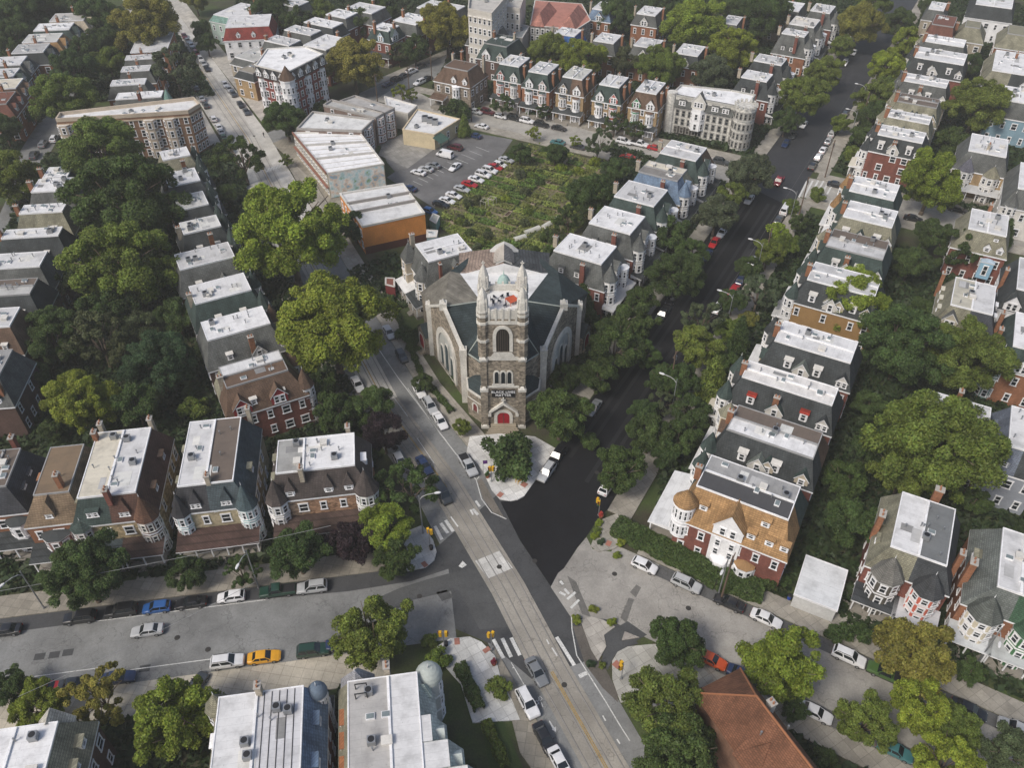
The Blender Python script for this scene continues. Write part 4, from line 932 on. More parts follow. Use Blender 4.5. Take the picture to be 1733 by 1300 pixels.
        for z, d in ((9.2, .55), (16.3, .4), (.0, .62)): b.box(sx*3.45-.75, ty0-d, z, sx*3.45+.75, ty0, z+.6); b.frus(sx*3.45, ty0-.15, z+.6, z+1.2, .8, .3, 4, 0, math.pi/4)
        b.build('buttress_cap', [TRI], bu)
    def farch(hw, z0, zs, zt_, cx=0, n=8): return [(cx-hw, z0)]+[(cx-hw*math.cos(math.pi/2*i/n)**.8, zs+(zt_-zs)*math.sin(math.pi/2*i/n)) for i in range(n+1)]+[(cx+hw*math.cos(math.pi/2*i/n)**.8, zs+(zt_-zs)*math.sin(math.pi/2*i/n)) for i in range(n, -1, -1)]+[(cx+hw, z0)]
    def fwin(nm, par, hw, z0, zs, zt_, t, mid_, cx=0, y=ty0, mat2=None, bars=0):
        b = MB(); oo, ii = farch(hw+t, z0-.05, zs, zt_+t, cx), farch(hw, z0, zs, zt_, cx)
        for i in range(len(oo)-1):
            b.poly([(oo[i][0], y-.16, oo[i][1]), (oo[i+1][0], y-.16, oo[i+1][1]), (ii[i+1][0], y-.16, ii[i+1][1]), (ii[i][0], y-.16, ii[i][1])]); b.poly([(oo[i][0], y, oo[i][1]), (oo[i+1][0], y, oo[i+1][1]), (oo[i+1][0], y-.16, oo[i+1][1]), (oo[i][0], y-.16, oo[i][1])])
        w = b.build(nm, [TRI], par); b = MB(); b.poly([(x, y-.03, z) for x, z in ii], 0)
        for k in range(bars): xx = cx-hw+2*hw*(k+1)/(bars+1); b.box(xx-.05, y-.1, z0, xx+.05, y-.03, zt_-.4, 1)
        b.build(mid_, [mat2 or GLASS, M((.09, .075, .06))], w); return w
    fwin('louvre_window', tw, 1.15, 18.4, 21.6, 23.4, .6, 'louvre', mat2=M((.022, .018, .016)), bars=5)
    for cx in (-1.15, 0, 1.15): fwin('lancet_window', tw, .36, 10.9, 12.9, 13.7, .3, 'pane', cx)
    b = MB(); b.box(-2.0, ty0-.12, 10.3, 2.0, ty0-.01, 10.8); b.build('window_sill', [TRI], tw)
    d = fwin('doorway', tw, 1.15, .8, 2.7, 3.7, .6, 'red_door', mat2=RED, bars=1)
    b = MB()
    for s in (-1, 1): b.poly([(s*2.7, ty0-.6, 3.7), (s*2.7, ty0-.6, 4.2), (0, ty0-.6, 6.6), (0, ty0-.6, 6.0)]); b.poly([(s*2.7, ty0-.6, 4.2), (0, ty0-.6, 6.6), (0, ty0, 6.6), (s*2.7, ty0, 4.2)]); b.poly([(s*2.7, ty0-.6, 3.7), (0, ty0-.6, 6.0), (0, ty0, 6.0), (s*2.7, ty0, 3.7)]); b.box(s*2.55-.3, ty0-.6, 3.1, s*2.55+.3, ty0, 3.8)
    b.box(-.12, ty0-.5, 6.5, .12, ty0-.26, 7.7); b.box(-.42, ty0-.46, 7.0, .42, ty0-.3, 7.25); b.build('door_hood', [TRI], tw)
    b = MB()
    for i in range(5): b.box(-2.4-.25*i, ty0-.6-.36*(i+1), -.1, 2.4+.25*i, ty0-.6-.36*i, .85-.17*i)
    b.box(-2.4, ty0-.6, -.1, 2.4, ty0, .85); b.build('front_steps', [M((.30, .26, .2))], tw)
    # banner on the tower front
    bn = empty('banner', (xc, yc+ty0-.22, 7.75)); tag(bn, 'black banner with white capital letters hung on the church tower front', 'banner')
    b = MB(); b.box(-2.1, -.03, 0, 2.1, .04, 1.75); b.build('cloth', [M((.012, .012, .014), 'plain', .7)], bn)
    for txt, z, in (('BLACK LIVES', .98), ('MATTER', .22)):
        cu_ = bpy.data.curves.new('lettering', 'FONT'); cu_.body = txt; cu_.size = .74; cu_.align_x = 'CENTER'; cu_.extrude = .01; cu_.offset = .012; cu_.space_character = 1.05
        t = bpy.data.objects.new('tmp', cu_); COL.objects.link(t); dg = bpy.context.evaluated_depsgraph_get(); me = bpy.data.meshes.new_from_object(t.evaluated_get(dg)); bpy.data.objects.remove(t)
        me.materials.clear(); me.materials.append(M((.8, .8, .8), 'plain', .6)); t = link('lettering', me, bn, (0, -.045, z)); t.rotation_euler = (R(90), 0, 0)
    FOOT.append([(-20, 140), (-9, 117), (-6, 110), (3, 110), (6, 117), (17, 140), (8, 149), (-11, 149)])
church()
# ------------------------------------------------------------------ houses, row by row
W_, T_ = WHITE, TANF
def rrow(label, A, B, C, slope=SLG, wall=BRICK, **k):   # right side of the dark street: lit flat roof running back from the street
    sd = k.pop('sd', 1); rg = random.Random(sd*13); tc = k.pop('tc', slope if not isinstance(slope, list) else slope[0]); dr = k.pop('dr', OFFW); pc = k.pop('pc', (.62, .62, .62)); ex = k.pop('ex', [])
    f = [('porch', .0, 1., 2.6, pc), ('tur', .08, -.02, 1.45, 0, 8.6, 3.6, OFFW, tc, 8, 3), ('tur', .90, -.02, 1.45, 0, 8.6, 3.6, OFFW, tc, 8, 3), ('dorm', 'r', [.22, .72] if sd % 2 else [.3, .62], 's', 1.4, 1.9, W_, dr, .35),
         ('dorm', 'r', .9, 'g', 2.0, 1.5, OFFW, slope if not isinstance(slope, list) else slope[-1], .1, 2), ('chim', .5, .06, 11, 13.9, OBRICK), ('gwall', 'f', .5, 2.6, 2.2, W_, slope if not isinstance(slope, list) else slope[0], 2)]+([('chim', .97, .45+.1*(sd % 3), 8, 12.2, OBRICK)] if sd % 3 == 0 else [])
    f.append(('gwall', 'r', .46, 3.0, 1.5, OFFW, SLGR if sd % 2 else (.16, .18, .16), 1))
    if sd % 3 == 1: f[2] = ('gwall', 'f', .85, 2.4, 1.6, CREAM, SLGR, 1)
    if sd % 4 == 2: f[1] = ('tur', .12, 0, 1.7, 0, 9.4, 2.4, CREAM, MOSS, 6, 3)
    if sd % 3 == 2: f[4] = ('dorm', 'r', [.55, .88], 'g', 2.2, 1.5, STUC, SLGR, .1, 1)
    if sd % 4 == 1: f.append(('dorm', 'r', .42, 'g', 1.7, 1.3, W_, MOSS, .3, 1))
    if sd % 2: f[0] = ('porch', 0, .48, 2.6, pc); f.append(('porch', .52, 1, 3.1, (.45, .45, .44) if sd % 3 else TANF))
    kw = dict(zt=12.5, ze=8.0, run=(1.6, 2.6, 1.6, 2.2), ang=-118.5, slope=slope, wall=wall, feats=f+ex, group='twin houses right of the dark street', seed=sd, split=.5); kw.update(k)
    return house(label, A, B, C, **kw)
def lrow(label, A, B, C, slope=SLG, wall=BRICK, **k):   # left side of the dark street, fronts facing right
    sd = k.pop('sd', 1); tc = slope if not isinstance(slope, list) else slope[0]; pc = k.pop('pc', SLD); ex = k.pop('ex', [])
    f = [('porch', 0, 1, 2.4, pc), ('tur', .2, -.01, 1.6, 0, 9.6, 3.4, OFFW, tc, 8, 3), ('dorm', 'f', .62, 'g', 2.6, 1.7, OFFW, tc, 0, 2), ('tur', .8, -.01, 1.3, 0, 8.4, .3, OFFW, W_, 8, 3), ('chim', -.0, .35, 7.5, 12.8, BRICK), ('chim', .5, .98, 11, 13.6, STUC), ('dorm', 'l', [.3, .55], 's', 1.2, 1.4, OFFW, tc, .5)]
    kw = dict(zt=12.5, ze=7.8, run=(2.2, 1.8, 1.8, 2.5), ang=61, slope=slope, wall=wall, feats=f+ex, group='houses between garden and dark street', seed=sd); kw.update(k)
    return house(label, A, B, C, **kw)
def nrow(label, A, B, C, slope=SLD, wall=YBRICK, **k):   # north side of the cross street, gabled fronts
    sd = k.pop('sd', 1); g1, g2 = k.pop('gc', (OFFW, OFFW)); s1 = slope if not isinstance(slope, list) else slope[0]; s2 = slope if not isinstance(slope, list) else slope[-1]
    f = [('porch', 0, 1, 2.2, k.pop('pc', SLD)), ('gwall', 'f', .27, 2.5, 1.8, g1, s1), ('gwall', 'f', .75, 2.5, 1.8, g2, s2), ('tur', .27, 0, 1.15, 0, 8, .2, g1, s1, 8, 2), ('tur', .75, 0, 1.15, 0, 8, .2, g2, s2, 8, 2), ('chim', .98, .3, 8, 13, OBRICK), ('chim', .5, .95, 11.5, 13.6, STUC), ('chim', .98, .75, 8, 12.6, OBRICK)]
    kw = dict(zt=13.2, ze=8.8, run=(1.7, 1.5, 1.4, 1.5), ang=-25, slope=slope, wall=wall, feats=f, group='gabled twins facing the garden', seed=sd, split=.5); kw.update(k)
    return house(label, A, B, C, **kw)
def far(label, A, B, C, slope=SLG, wall=BRICK, **k):
    kw = dict(zt=11.5, ze=8, run=(1.4, 1.4, 1.3, 1.4), slope=slope, wall=wall, clut=3, wsp=3., group=None); kw.update(k)
    ch = kw.pop('ch', [('chim', .5, .95, 10.5, 12.9, OBRICK)]); kw['feats'] = list(kw.get('feats', []))+ch
    return house(label, A, B, C, **kw)
# --- right of the dark street
tanh = rrow('corner house with tan shingled roof, tan turret, white gabled bay and white sun porch', (1205, 772), (1181, 822), (1335, 877), [SLGR, SLTAN], BRICK, flat=[GREYF, DARKF], tc=SLTAN, dr=SLTAN, sd=21, run=(1.5, 3.6, 1.8, 2.0), ze=7.6,
     feats=[('porch', 0, .95, 4.2, (.66, .67, .68), 1.2), ('tur', .90, .04, 1.75, 3.6, 10.8, 2.6, W_, SLTAN, 14, 2), ('tur', .06, 0, 1.4, 0, 8.6, 3.4, OFFW, SLGR, 8, 3), ('dorm', 'r', [.20], 's', 1.3, 1.2, W_, SLTAN, 1.6), ('dorm', 'r', [.66, .82, .95], 's', 1.3, 1.2, W_, SLTAN, .7), ('dorm', 'r', [.74], 's', 1.3, 1.2, W_, SLTAN, 2.2),
            ('gwall', 'r', .47, 4.6, 2.6, W_, SLTAN), ('tur', 1.0, .47, 1.6, 0, 2.8, .3, W_, W_, 8, 1), ('tur', 1.0, .68, 1.6, 0, 3.6, .4, W_, SLTAN, 8, 1), ('chim', .5, .04, 11, 13.8, OBRICK), ('gwall', 'l', .5, 3, 2, OFFW, SLGR)])
b = MB(); ym = tanh.y0+(tanh.y1-tanh.y0)*.47; b.box(tanh.x1, ym-2.3, -.2, tanh.x1+.3, ym+2.3, 7.32); gw = b.build('gable_wall', [M(W_, 'plain')], tanh.o)
for yy in (-1.1, 1.1):
    for zz in (3.4, 5.5): add_window(gw, (tanh.x1+.3, ym+yy, zz), R(90), .9, 1.3, W_, True)
rrow('long white roofed twin with ribbed dark slate side and brown brick party ridge', (1251, 687), (1231, 726), (1375, 775), [SLBR, SLD], BRICK, sd=2, tc=SLGR, flat=[BROWNF, W_])
rrow('twin house with pale roof and two red topped dormers on its slate side', (1270, 612), (1257, 637), (1406, 688), SLD, BRICK, sd=3, dr=(.42, .055, .035), tc=SLGR, flat=(.70, .68, .66))
rrow('white roofed twin with one white box dormer above the red dormered house', (1328, 544), (1309, 575), (1435, 612), SLD, BRICK, sd=4)
rrow('ochre walled house with pink white round turret beneath a green cone', (1381, 444), (1359, 470), (1470, 502), SLD, YEL, sd=5, tc=SLGR, wk='plain')
rrow('twin with bowed white roof and brown strip, fourth above the ochre house corner', (1412, 388), (1393, 414), (1488, 435), SLGR, BRICK, sd=6, flat=[BROWNF, W_])
rrow('white roofed twin with two white topped dormers over weathered brown slates', (1440, 340), (1430, 366), (1511, 385), [SLGR, MOSS], BRICK, sd=7)
rrow('twin just south of the cross street with tan cone turret at its front', (1450, 298), (1438, 322), (1514, 333), SLGR, BRICK, sd=8, tc=SLTAN)
rrow('red brick twin on the cross street corner with dark roof and striped white turret', (1494, 211), (1487, 227), (1561, 242), SLD, BRICK, sd=9, ze=8.8)
rrow('narrow white roofed twin with mossy slates, next beyond the striped turret house', (1509, 185), (1506, 197), (1576, 206), MOSS, STUC, sd=10)
rrow('twin with brown flat roof and small tan gabled dormers', (1526, 157), (1528, 172), (1596, 177), MOSS, STUC, sd=11, flat=BROWNF)
rrow('white roofed twin between the brown roofed twin and the red brick one', (1537, 124), (1532, 136), (1602, 147), SLG, STUC, sd=12)
rrow('dark mansarded red brick twin with pale grey upper slope and white gabled dormers', (1557, 79), (1550, 96), (1632, 108), SLD, BRICK, sd=13, run=(1.5, 1.6, 1.4, 1.5))
rrow('white roofed grey twin farthest along the right row before the red gabled one', (1572, 58), (1567, 69), (1632, 76), SLG, STUC, sd=14)
far('steep red roofed gabled house at the far end of the right row', (1585, 24), (1578, 40), (1614, 44), SLRED, STUC, ang=-118, zt=13, ze=7, run=(1.5, 2.5, 1.5, 2.5), flat=SLRED)
far('white roofed end house at the top of the right row', (1578, 2), (1572, 14), (1596, 18), SLG, STUC, ang=-118)
# --- left of the dark street
lrow('grey slate twin with white flat roof nearest behind the church, right side', (1017, 447), (1044, 418), (964, 399), MOSS and SLG, BRICK, sd=31, pc=(.55, .55, .55))
lrow('white roofed twin with white ribbed cone, second behind the church', (1066, 396), (1087, 366), (1017, 352), SLG, BRICK, sd=32)
lrow('white roofed twin with green grey mansard, third behind the church', (1106, 349), (1129, 322), (1062, 309), SLGR, BRICK, sd=33)
lrow('twin with patched brown and black flat roof and blue gable', (1146, 306), (1161, 287), (1096, 274), [SLB, MOSS], YBRICK, sd=34, flat=[(.22, .21, .2), TANF])
lrow('green mansarded corner house with brown cone at the cross street, opposite stone flats', (1177, 272), (1193, 250), (1135, 237), [SLGR, SLBR], OFFW, sd=35)
lrow('dark slate house hidden close behind the castle like stone flats', (1297, 138), (1308, 126), (1266, 119), SLD, BRICK, sd=36, pc=SLD)
lrow('white roofed slate house second beyond the castle like stone flats', (1322, 110), (1331, 99), (1285, 92), SLD, OBRICK, sd=37)
lrow('grey walled red brick house with dormers, third beyond the stone flats', (1361, 62), (1369, 54), (1331, 49), SLG, OBRICK, sd=38, ze=6.5)
lrow('grey roofed house with dark gable, fourth beyond the stone flats', (1377, 46), (1384, 33), (1344, 27), SLG, BRICK, sd=39, flat=(.6, .58, .55))
lrow('pale roofed house fifth beyond the stone flats near the top edge', (1404, 22), (1411, 10), (1380, 5), SLG, BRICK, sd=40)
far('white roofed low house among trees at the top, left of dark street', (1310, 13), (1352, 18), (1358, 4), SLG, STUC, ang=-27)
# --- behind the church on the trolley side
house('grey slate twin with square tower roof beside the church and the lawn', (704, 414), (726, 443), (798, 425), zt=12.5, ze=7.8, run=(1.8, 2.3, 1.8, 2.0), ang=-63.5, wall=STUC, slope=SLG, wk='plain', name='twin_house', seed=51, split=.5, cat='house',
      feats=[('porch', 0, .48, 2.8, (.68, .68, .68)), ('porch', .52, 1, 2.8, SLD), ('tur', .12, .02, 2.2, 0, 9.2, 4.2, STUC, SLG, 4, 3), ('tur', .78, .02, 1.9, 0, 8.8, 3.4, STUC, SLG, 8, 3), ('chim', .02, .12, 9, 14.2, STUC), ('chim', 1.0, .25, 7.6, 12.8, BRICK, .9, .5), ('dorm', 'r', .55, 'g', 1.6, 2.2, YBRICK, SLG, .5), ('dorm', 'r', .85, 's', 1.0, .9, W_, SLG, .6)])
# --- gabled twins across the garden
nrow('first gabled twin from the left facing the garden, dark green with red gables', (846, 107), (877, 113), (899, 99), SLGR, OBRICK, sd=61, gc=((.30, .07, .06), OFFW))
nrow('gabled twin with white left gable and dark green roof facing the garden', (895, 120), (928, 124), (953, 109), SLGR, OBRICK, sd=62, gc=(W_, (.5, .4, .38)))
nrow('twin with patchy grey flat roof and brown shingled right half', (953, 129), (986, 133), (1010, 118), [SLD, SLBR], YBRICK, sd=63, flat=(.5, .5, .47), gc=((.3, .24, .17), W_))
nrow('yellow brick twin with white and red gables under dark green slates', (1015, 142), (1048, 147), (1071, 132), SLGR, YBRICK, sd=64, gc=(W_, (.5, .13, .1)))
nrow('twin with green left gable and white right gable beside stone flats', (1077, 153), (1110, 159), (1134, 142), [SLBR, SLBR], YBRICK, sd=65, gc=((.05, .25, .12), W_))
house('brown stone house with hipped roof and two white dormers on the corner lawn', (752, 112), (795, 117), (804, 104), zt=12, ze=8, run=(2.6, 2.2, 2.5, 2.6), ang=-27, wall=(.24, .2, .16), wk='stone', slope=SLBR, flat=SLBR, name='house', seed=66,
      feats=[('dorm', 'f', [.55, .85], 'g', 1.6, 1.3, W_, SLBR, .2), ('tur', .62, 0, 1.3, 0, 7.6, .3, W_, W_, 8, 2), ('porch', 0, .35, 3, SLBR), ('chim', .35, .9, 10, 14.5, OBRICK), ('chim', .1, .9, 9, 13.2, STUC), ('chim', .95, .9, 9, 14, STUC)], clut=1)
far('dark green steep roofed house cluster behind the brown stone corner house', (820, 72), (858, 78), (872, 62), SLGR, DBRICK, ang=-27, zt=12, ze=7.5, run=(2.2, 1.8, 2, 1.8), flat=SLGR, feats=[('gwall', 'f', .3, 3, 2, W_, SLGR), ('gwall', 'f', .75, 2.6, 1.8, STUC, SLGR)], ch=[('chim', .2, .6, 9, 14, OBRICK), ('chim', .8, .7, 9, 14, STUC)])
far('dark steep roofed house with white gables beside tall pale stone building', (800, 50), (835, 55), (848, 42), SLG, DBRICK, ang=-27, zt=12, ze=7.5, run=(2.2, 1.8, 2, 1.8), flat=SLG, feats=[('gwall', 'f', .5, 3, 2, W_, SLG)])
# second row behind
for lb, A, B, C, sl, fx in (('white roofed house with bright blue right roof slope behind the gabled twins', (939, 56), (972, 61), (987, 51), [SLBR, (.04, .12, .34)], 0), ('white roofed slate house behind the twin with green dark roof', (1005, 68), (1038, 73), (1055, 60), SLG, 0),
                        ('white roofed house with brick chimneys behind the yellow brick twin', (1073, 76), (1110, 81), (1125, 68), SLG, 1), ('white roofed house with dark front slope left of the castle flats, behind', (1144, 89), (1180, 95), (1198, 80), SLD, 1),
                        ('small white roofed house with arched gable high among the trees', (1078, 22), (1108, 27), (1118, 14), SLG, 2), ('small blue dormered house near the salmon roofed building', (1003, 14), (1030, 18), (1040, 6), SLB, 2), ('pale roofed house far back above the castle flats', (1223, 38), (1246, 42), (1254, 29), SLG, 0)):
    far(lb, A, B, C, sl, OBRICK, ang=-25, ch=[('chim', .0, .3, 8, 13, STUC), ('chim', 1.0, .6, 8, 12.6, OBRICK)], feats=[('gwall', 'f', .5, 2.8, 1.6, (.25, .4, .55) if sl is SLB else OFFW, SLG)] if fx else [])
# --- left of the trolley avenue, near row (fronts face right)
def trow(label, A, B, C, slope=SLG, wall=BRICK, **k):
    sd = k.pop('sd', 1); ex = k.pop('ex', []); tc = k.pop('tc', SLGR)
    f = [('tur', .15, 0, 1.5, 0, 8.6, 3.8, OFFW, tc, 8, 3), ('tur', .85, 0, 1.4, 0, 8.6, 3.6, OFFW, tc, 8, 3), ('porch', 0, 1, 2.2, k.pop('pc', SLD)), ('dorm', 'l', [.35, .7] if sd % 2 else [.3], 's', 1.1, 1.3, W_, OFFW, .5)]+([] if sd % 2 else [('gwall', 'l', .66, 2.8, 1.4, OFFW, SLG, 1)])+([('chim', .5, .93, 10, 13.0, STUC)] if sd % 2 else [])+([('chim', .03, .4, 8, 12.3, OBRICK)] if sd % 3 == 0 else [])
    kw = dict(zt=12.2, ze=7.4, run=(1.6, 2.0, 1.6, 3.1), ang=117, slope=slope, wall=wall, feats=f+ex, group='row of houses left of the trolley avenue', seed=sd); kw.update(k)
    return house(label, A, B, C, **kw)
trow('red brick house with brown shingle roof, brown cone and red dormer wing', (486, 626), (460, 597), (360, 626), [SLBR, MOSS], BRICK, sd=71, tc=SLBR, flat=[SLBR, W_], run=(2.4, 1.6, 1.6, 2.6), ex=[('gwall', 'l', .65, 3.0, 2.2, (.30, .03, .035), SLBR), ('gwall', 'l', .2, 3.2, 2, (.30, .03, .035), SLBR)])
trow('white roofed grey twin just above the brown shingled brick house', (456, 547), (443, 519), (345, 556), SLG, DBRICK, sd=72, tc=SLBR)
trow('white roofed house with green trim and dark slate side, left of avenue', (424, 490), (414, 462), (322, 481), SLGR, BRICK, sd=73)
trow('house with long white roof and grey mottled slates beside the big yellow tree', (396, 434), (391, 409), (302, 429), SLG, OBRICK, sd=74)
trow('dark slate house with striped turret beside the tall yellow tree', (373, 382), (366, 364), (305, 376), SLD, OBRICK, sd=75, flat=(.6, .6, .58))
trow('grey roofed house second below the corner turret house, left of avenue', (352, 345), (342, 324), (294, 332), SLD, BRICK, sd=76, flat=(.55, .55, .54))
trow('white roofed house with green cone turret near the avenue bend', (338, 305), (330, 284), (279, 293), SLG, OBRICK, sd=77)
trow('grey mansarded house directly below the long brown brick apartment block', (321, 262), (313, 249), (268, 255), MOSS, OBRICK, sd=78)
# --- far left row (fronts face left)
def frow(label, A, B, C, slope=SLG, **k):
    kw = dict(zt=12.2, ze=7.4, run=(1.5, 2.9, 1.8, 1.8), ang=-83, slope=slope, wall=DBRICK, group='row of houses at the far left', feats=[('dorm', 'r', k.pop('dt', .7), 's', 1.0, 1.2, W_, OFFW, .5), ('chim', .5, .05, 11, 13.6, OBRICK), ('porch', 0, 1, 2, SLD), ('tur', .2, 0, 1.4, 0, 8.6, 3.4, OFFW, SLGR, 8, 3)]); kw.update(k)
    return house(label, A, B, C, **kw)
frow('brown mansarded house with red roof hatch at the left edge', (-30, 525), (-42, 556), (24, 548), SLBR, seed=81)
frow('dark house with brown strip and grey flat roof at the left edge', (-12, 476), (-22, 502), (58, 492), SLD, flat=[BROWNF, (.45, .45, .44)], seed=82)
frow('long white roofed house with stone grey side, third up the left row', (-16, 432), (-24, 456), (80, 438), SLG, seed=83)
frow('white roofed house above dark tree shaded slates, fourth up the left row', (12, 390), (2, 404), (100, 392), SLD, seed=84)
frow('white roofed house fifth up the left row with weathered slates', (42, 348), (30, 362), (101, 358), MOSS, seed=85)
frow('white roofed house sixth up the left row beneath big dark trees', (67, 304), (56, 325), (117, 322), SLG, seed=86)
frow('small white roofed house at the top of the left row by the street', (84, 284), (72, 301), (112, 298), SLG, seed=87)
frow('grey roofed house with brick chimney low at the left edge', (-30, 596), (-38, 640), (12, 640), SLG, flat=(.3, .3, .3), seed=88, feats=[('chim', .9, .8, 8, 13, OBRICK), ('dorm', 'r', .7, 'g', 1.6, 1.4, W_, SLD, .3)])
# --- row facing the left street
def brow(label, A, B, C, slope, wall, **k):
    kw = dict(zt=12.3, ze=8.2, run=(2.2, 2.3, 1.2, 1.5), ang=8.8, slope=slope, wall=wall, split=.5); kw.update(k); return house(label, A, B, C, **kw)
brow('twin with grey left roof and white stained right roof beside purple tree', (468, 801), (599, 787), (594, 735), SLBR and (.075, .062, .058), [(.33, .24, .17), (.36, .22, .14)], flat=[(.34, .34, .33), W_], split=.34, wk='stone', seed=91, clut=9, feats=[('tur', .06, .03, 1.7, 0, 8.4, 4.4, OFFW, (.075, .062, .058), 8, 3), ('tur', .95, .03, 1.9, 0, 8.6, 4.2, (.2, .22, .16), (.075, .062, .058), 10, 3),
     ('dorm', 'f', [.20, .58, .78], 'p', 1.5, 1.2, W_, (.075, .062, .058), .25), ('porch', 0, 1, 3.4, (.075, .05, .042)), ('chim', .34, .12, 11, 13.9, STUC), ('dorm', 'l', [.3, .7], 's', 1.4, 1.3, MOSS, MOSS, .4), ('chim', .8, .98, 8, 13.2, STUC), ('dorm', 'r', .5, 's', 1.6, 1.4, W_, W_, .6)])
brow('twin with white left roof, brown right roof and teal bay turrets', (302, 823), (393, 813), (409, 707), [(.05, .05, .055), (.07, .09, .10)], (.45, .38, .25), flat=[W_, BROWNF], wk='stone', seed=92, run=(2.0, 2.5, 1.0, 1.6), clut=6, feats=[('tur', .10, .02, 1.4, 0, 8.2, 4.2, (.42, .60, .62), (.05, .05, .055), 8, 3), ('tur', .92, .02, 1.6, 0, 8.4, 4.4, (.30, .52, .52), (.07, .10, .11), 10, 3),
     ('dorm', 'f', [.30], 'p', 1.6, 1.3, W_, (.05, .05, .055), .2, 2), ('dorm', 'f', [.68], 'p', 1.6, 1.2, (.25, .4, .4), (.07, .09, .1), .2, 2), ('porch', .0, 1, 3.6, (.075, .045, .038)), ('gwall', 'f', .53, .1, .1, COPPER, COPPER, 0), ('dorm', 'l', [.3, .7], 's', 1.3, 1.2, MOSS, MOSS, .4), ('chim', .5, .13, 11, 13.8, STUC), ('dorm', 'r', [.4], 's', 1.3, 1.2, MOSS, MOSS, .4), ('chim', .9, 1.0, 8, 13.5, STUC)])
brow('twin with tan left roof, white right roof and brown fluted turret', (132, 843), (228, 832), (260, 724), [SLGR, (.10, .055, .042)], [(.45, .37, .22), (.42, .33, .2)], flat=[T_, W_], wk='stone', seed=93, run=(2.1, 2.4, 1.2, 1.5), clut=8, feats=[('tur', .08, .02, 1.6, 0, 7.9, 1.2, (.55, .42, .42), SLGR, 8, 3), ('tur', .89, .02, 1.75, 0, 8.6, 4.4, (.16, .085, .065), (.14, .075, .05), 10, 3, (.7, .68, .64)),
     ('dorm', 'f', [.26], 's', 1.8, 1.3, SLGR, SLGR, .5, 2), ('dorm', 'f', [.64], 'p', 1.6, 1.2, (.15, .1, .07), (.10, .055, .042), .3, 2), ('porch', .0, .48, 3.4, (.07, .09, .1)), ('porch', .52, 1, 3.4, (.07, .045, .038)), ('dorm', 'l', [.2, .45, .8], 's', 1.3, 1.2, MOSS, MOSS, .4), ('chim', .5, .08, 11, 14.2, BRICK), ('dorm', 'r', [.3, .7], 's', 1.5, 1.2, SLBR, SLBR, .4), ('chim', .15, 1., 9, 13.4, STUC), ('chim', .8, 1., 9, 13.4, STUC)])
brow('orange brick house under an all brown shingle hipped roof', (58, 838), (116, 830), (140, 752), (.20, .145, .095), (.30, .13, .065), flat=(.20, .145, .095), seed=94, zt=11.8, run=(3.2, 2.2, 1.2, 1.8), split=None, clut=1, name='house', feats=[('dorm', 'f', .42, 'p', 1.6, 1.1, (.2, .145, .095), (.20, .145, .095), .6), ('chim', .62, .3, 11, 14.6, OBRICK), ('chim', 1.0, .95, 7, 14, OBRICK), ('tur', .45, 0, 2.2, 0, 6.5, .3, (.25, .14, .12), SLD, 8, 2), ('porch', 0, 1, 3.2, SLD), ('dorm', 'l', .4, 's', 1.4, 1.1, (.3, .15, .08), (.3, .15, .08), .4)])
brow('dark slate house cut by the left edge beside the orange brick house', (-45, 828), (10, 819), (38, 757), (.05, .052, .06), OBRICK, flat=[BROWNF, BROWNF], seed=95, feats=[('dorm', 'r', [.35, .62], 's', 1.6, .5, W_, (.05, .052, .06), .8), ('tur', .8, 0, 1.9, 0, 7, .3, W_, SLD, 8, 2), ('porch', .3, 1, 3, SLD), ('chim', .6, 1, 9, 14, BRICK)])
# --- below the left street (fronts face up, away)
def srow(label, A, B, C, slope, wall=BRICK, **k):
    kw = dict(zt=12.3, ze=8.2, run=(1.5, 1.6, 1.4, 2.0), ang=-171.3, slope=slope, wall=wall); kw.update(k); return house(label, A, B, C, **kw)
srow('large twin with grey left roof, pale stepped right roof and green onion dome', (704, 1140), (590, 1150), (580, 1420), [(.36, .43, .40), MOSS], OFFW, flat=[W_, (.50, .49, .47)], split=.42, seed=101, clut=0, wall_=0, feats=[('tur', .06, .02, 2.3, 0, 9.5, 2.6, (.4, .45, .42), (.40, .50, .46), 12, 3), ('tur', .86, .02, 2.4, 0, 8.6, 3.8, STUC, (.32, .32, .33), 6, 3), ('dorm', 'l', [.90], 'p', 1.8, 1.0, (.36, .43, .40), (.40, .48, .45), .4),
     ('dorm', 'r', [.25, .5, .75], 's', 1.6, 1.2, STUC, OBRICK, .3), ('chim', .42, .05, 11, 13.6, STUC)]) if False else None
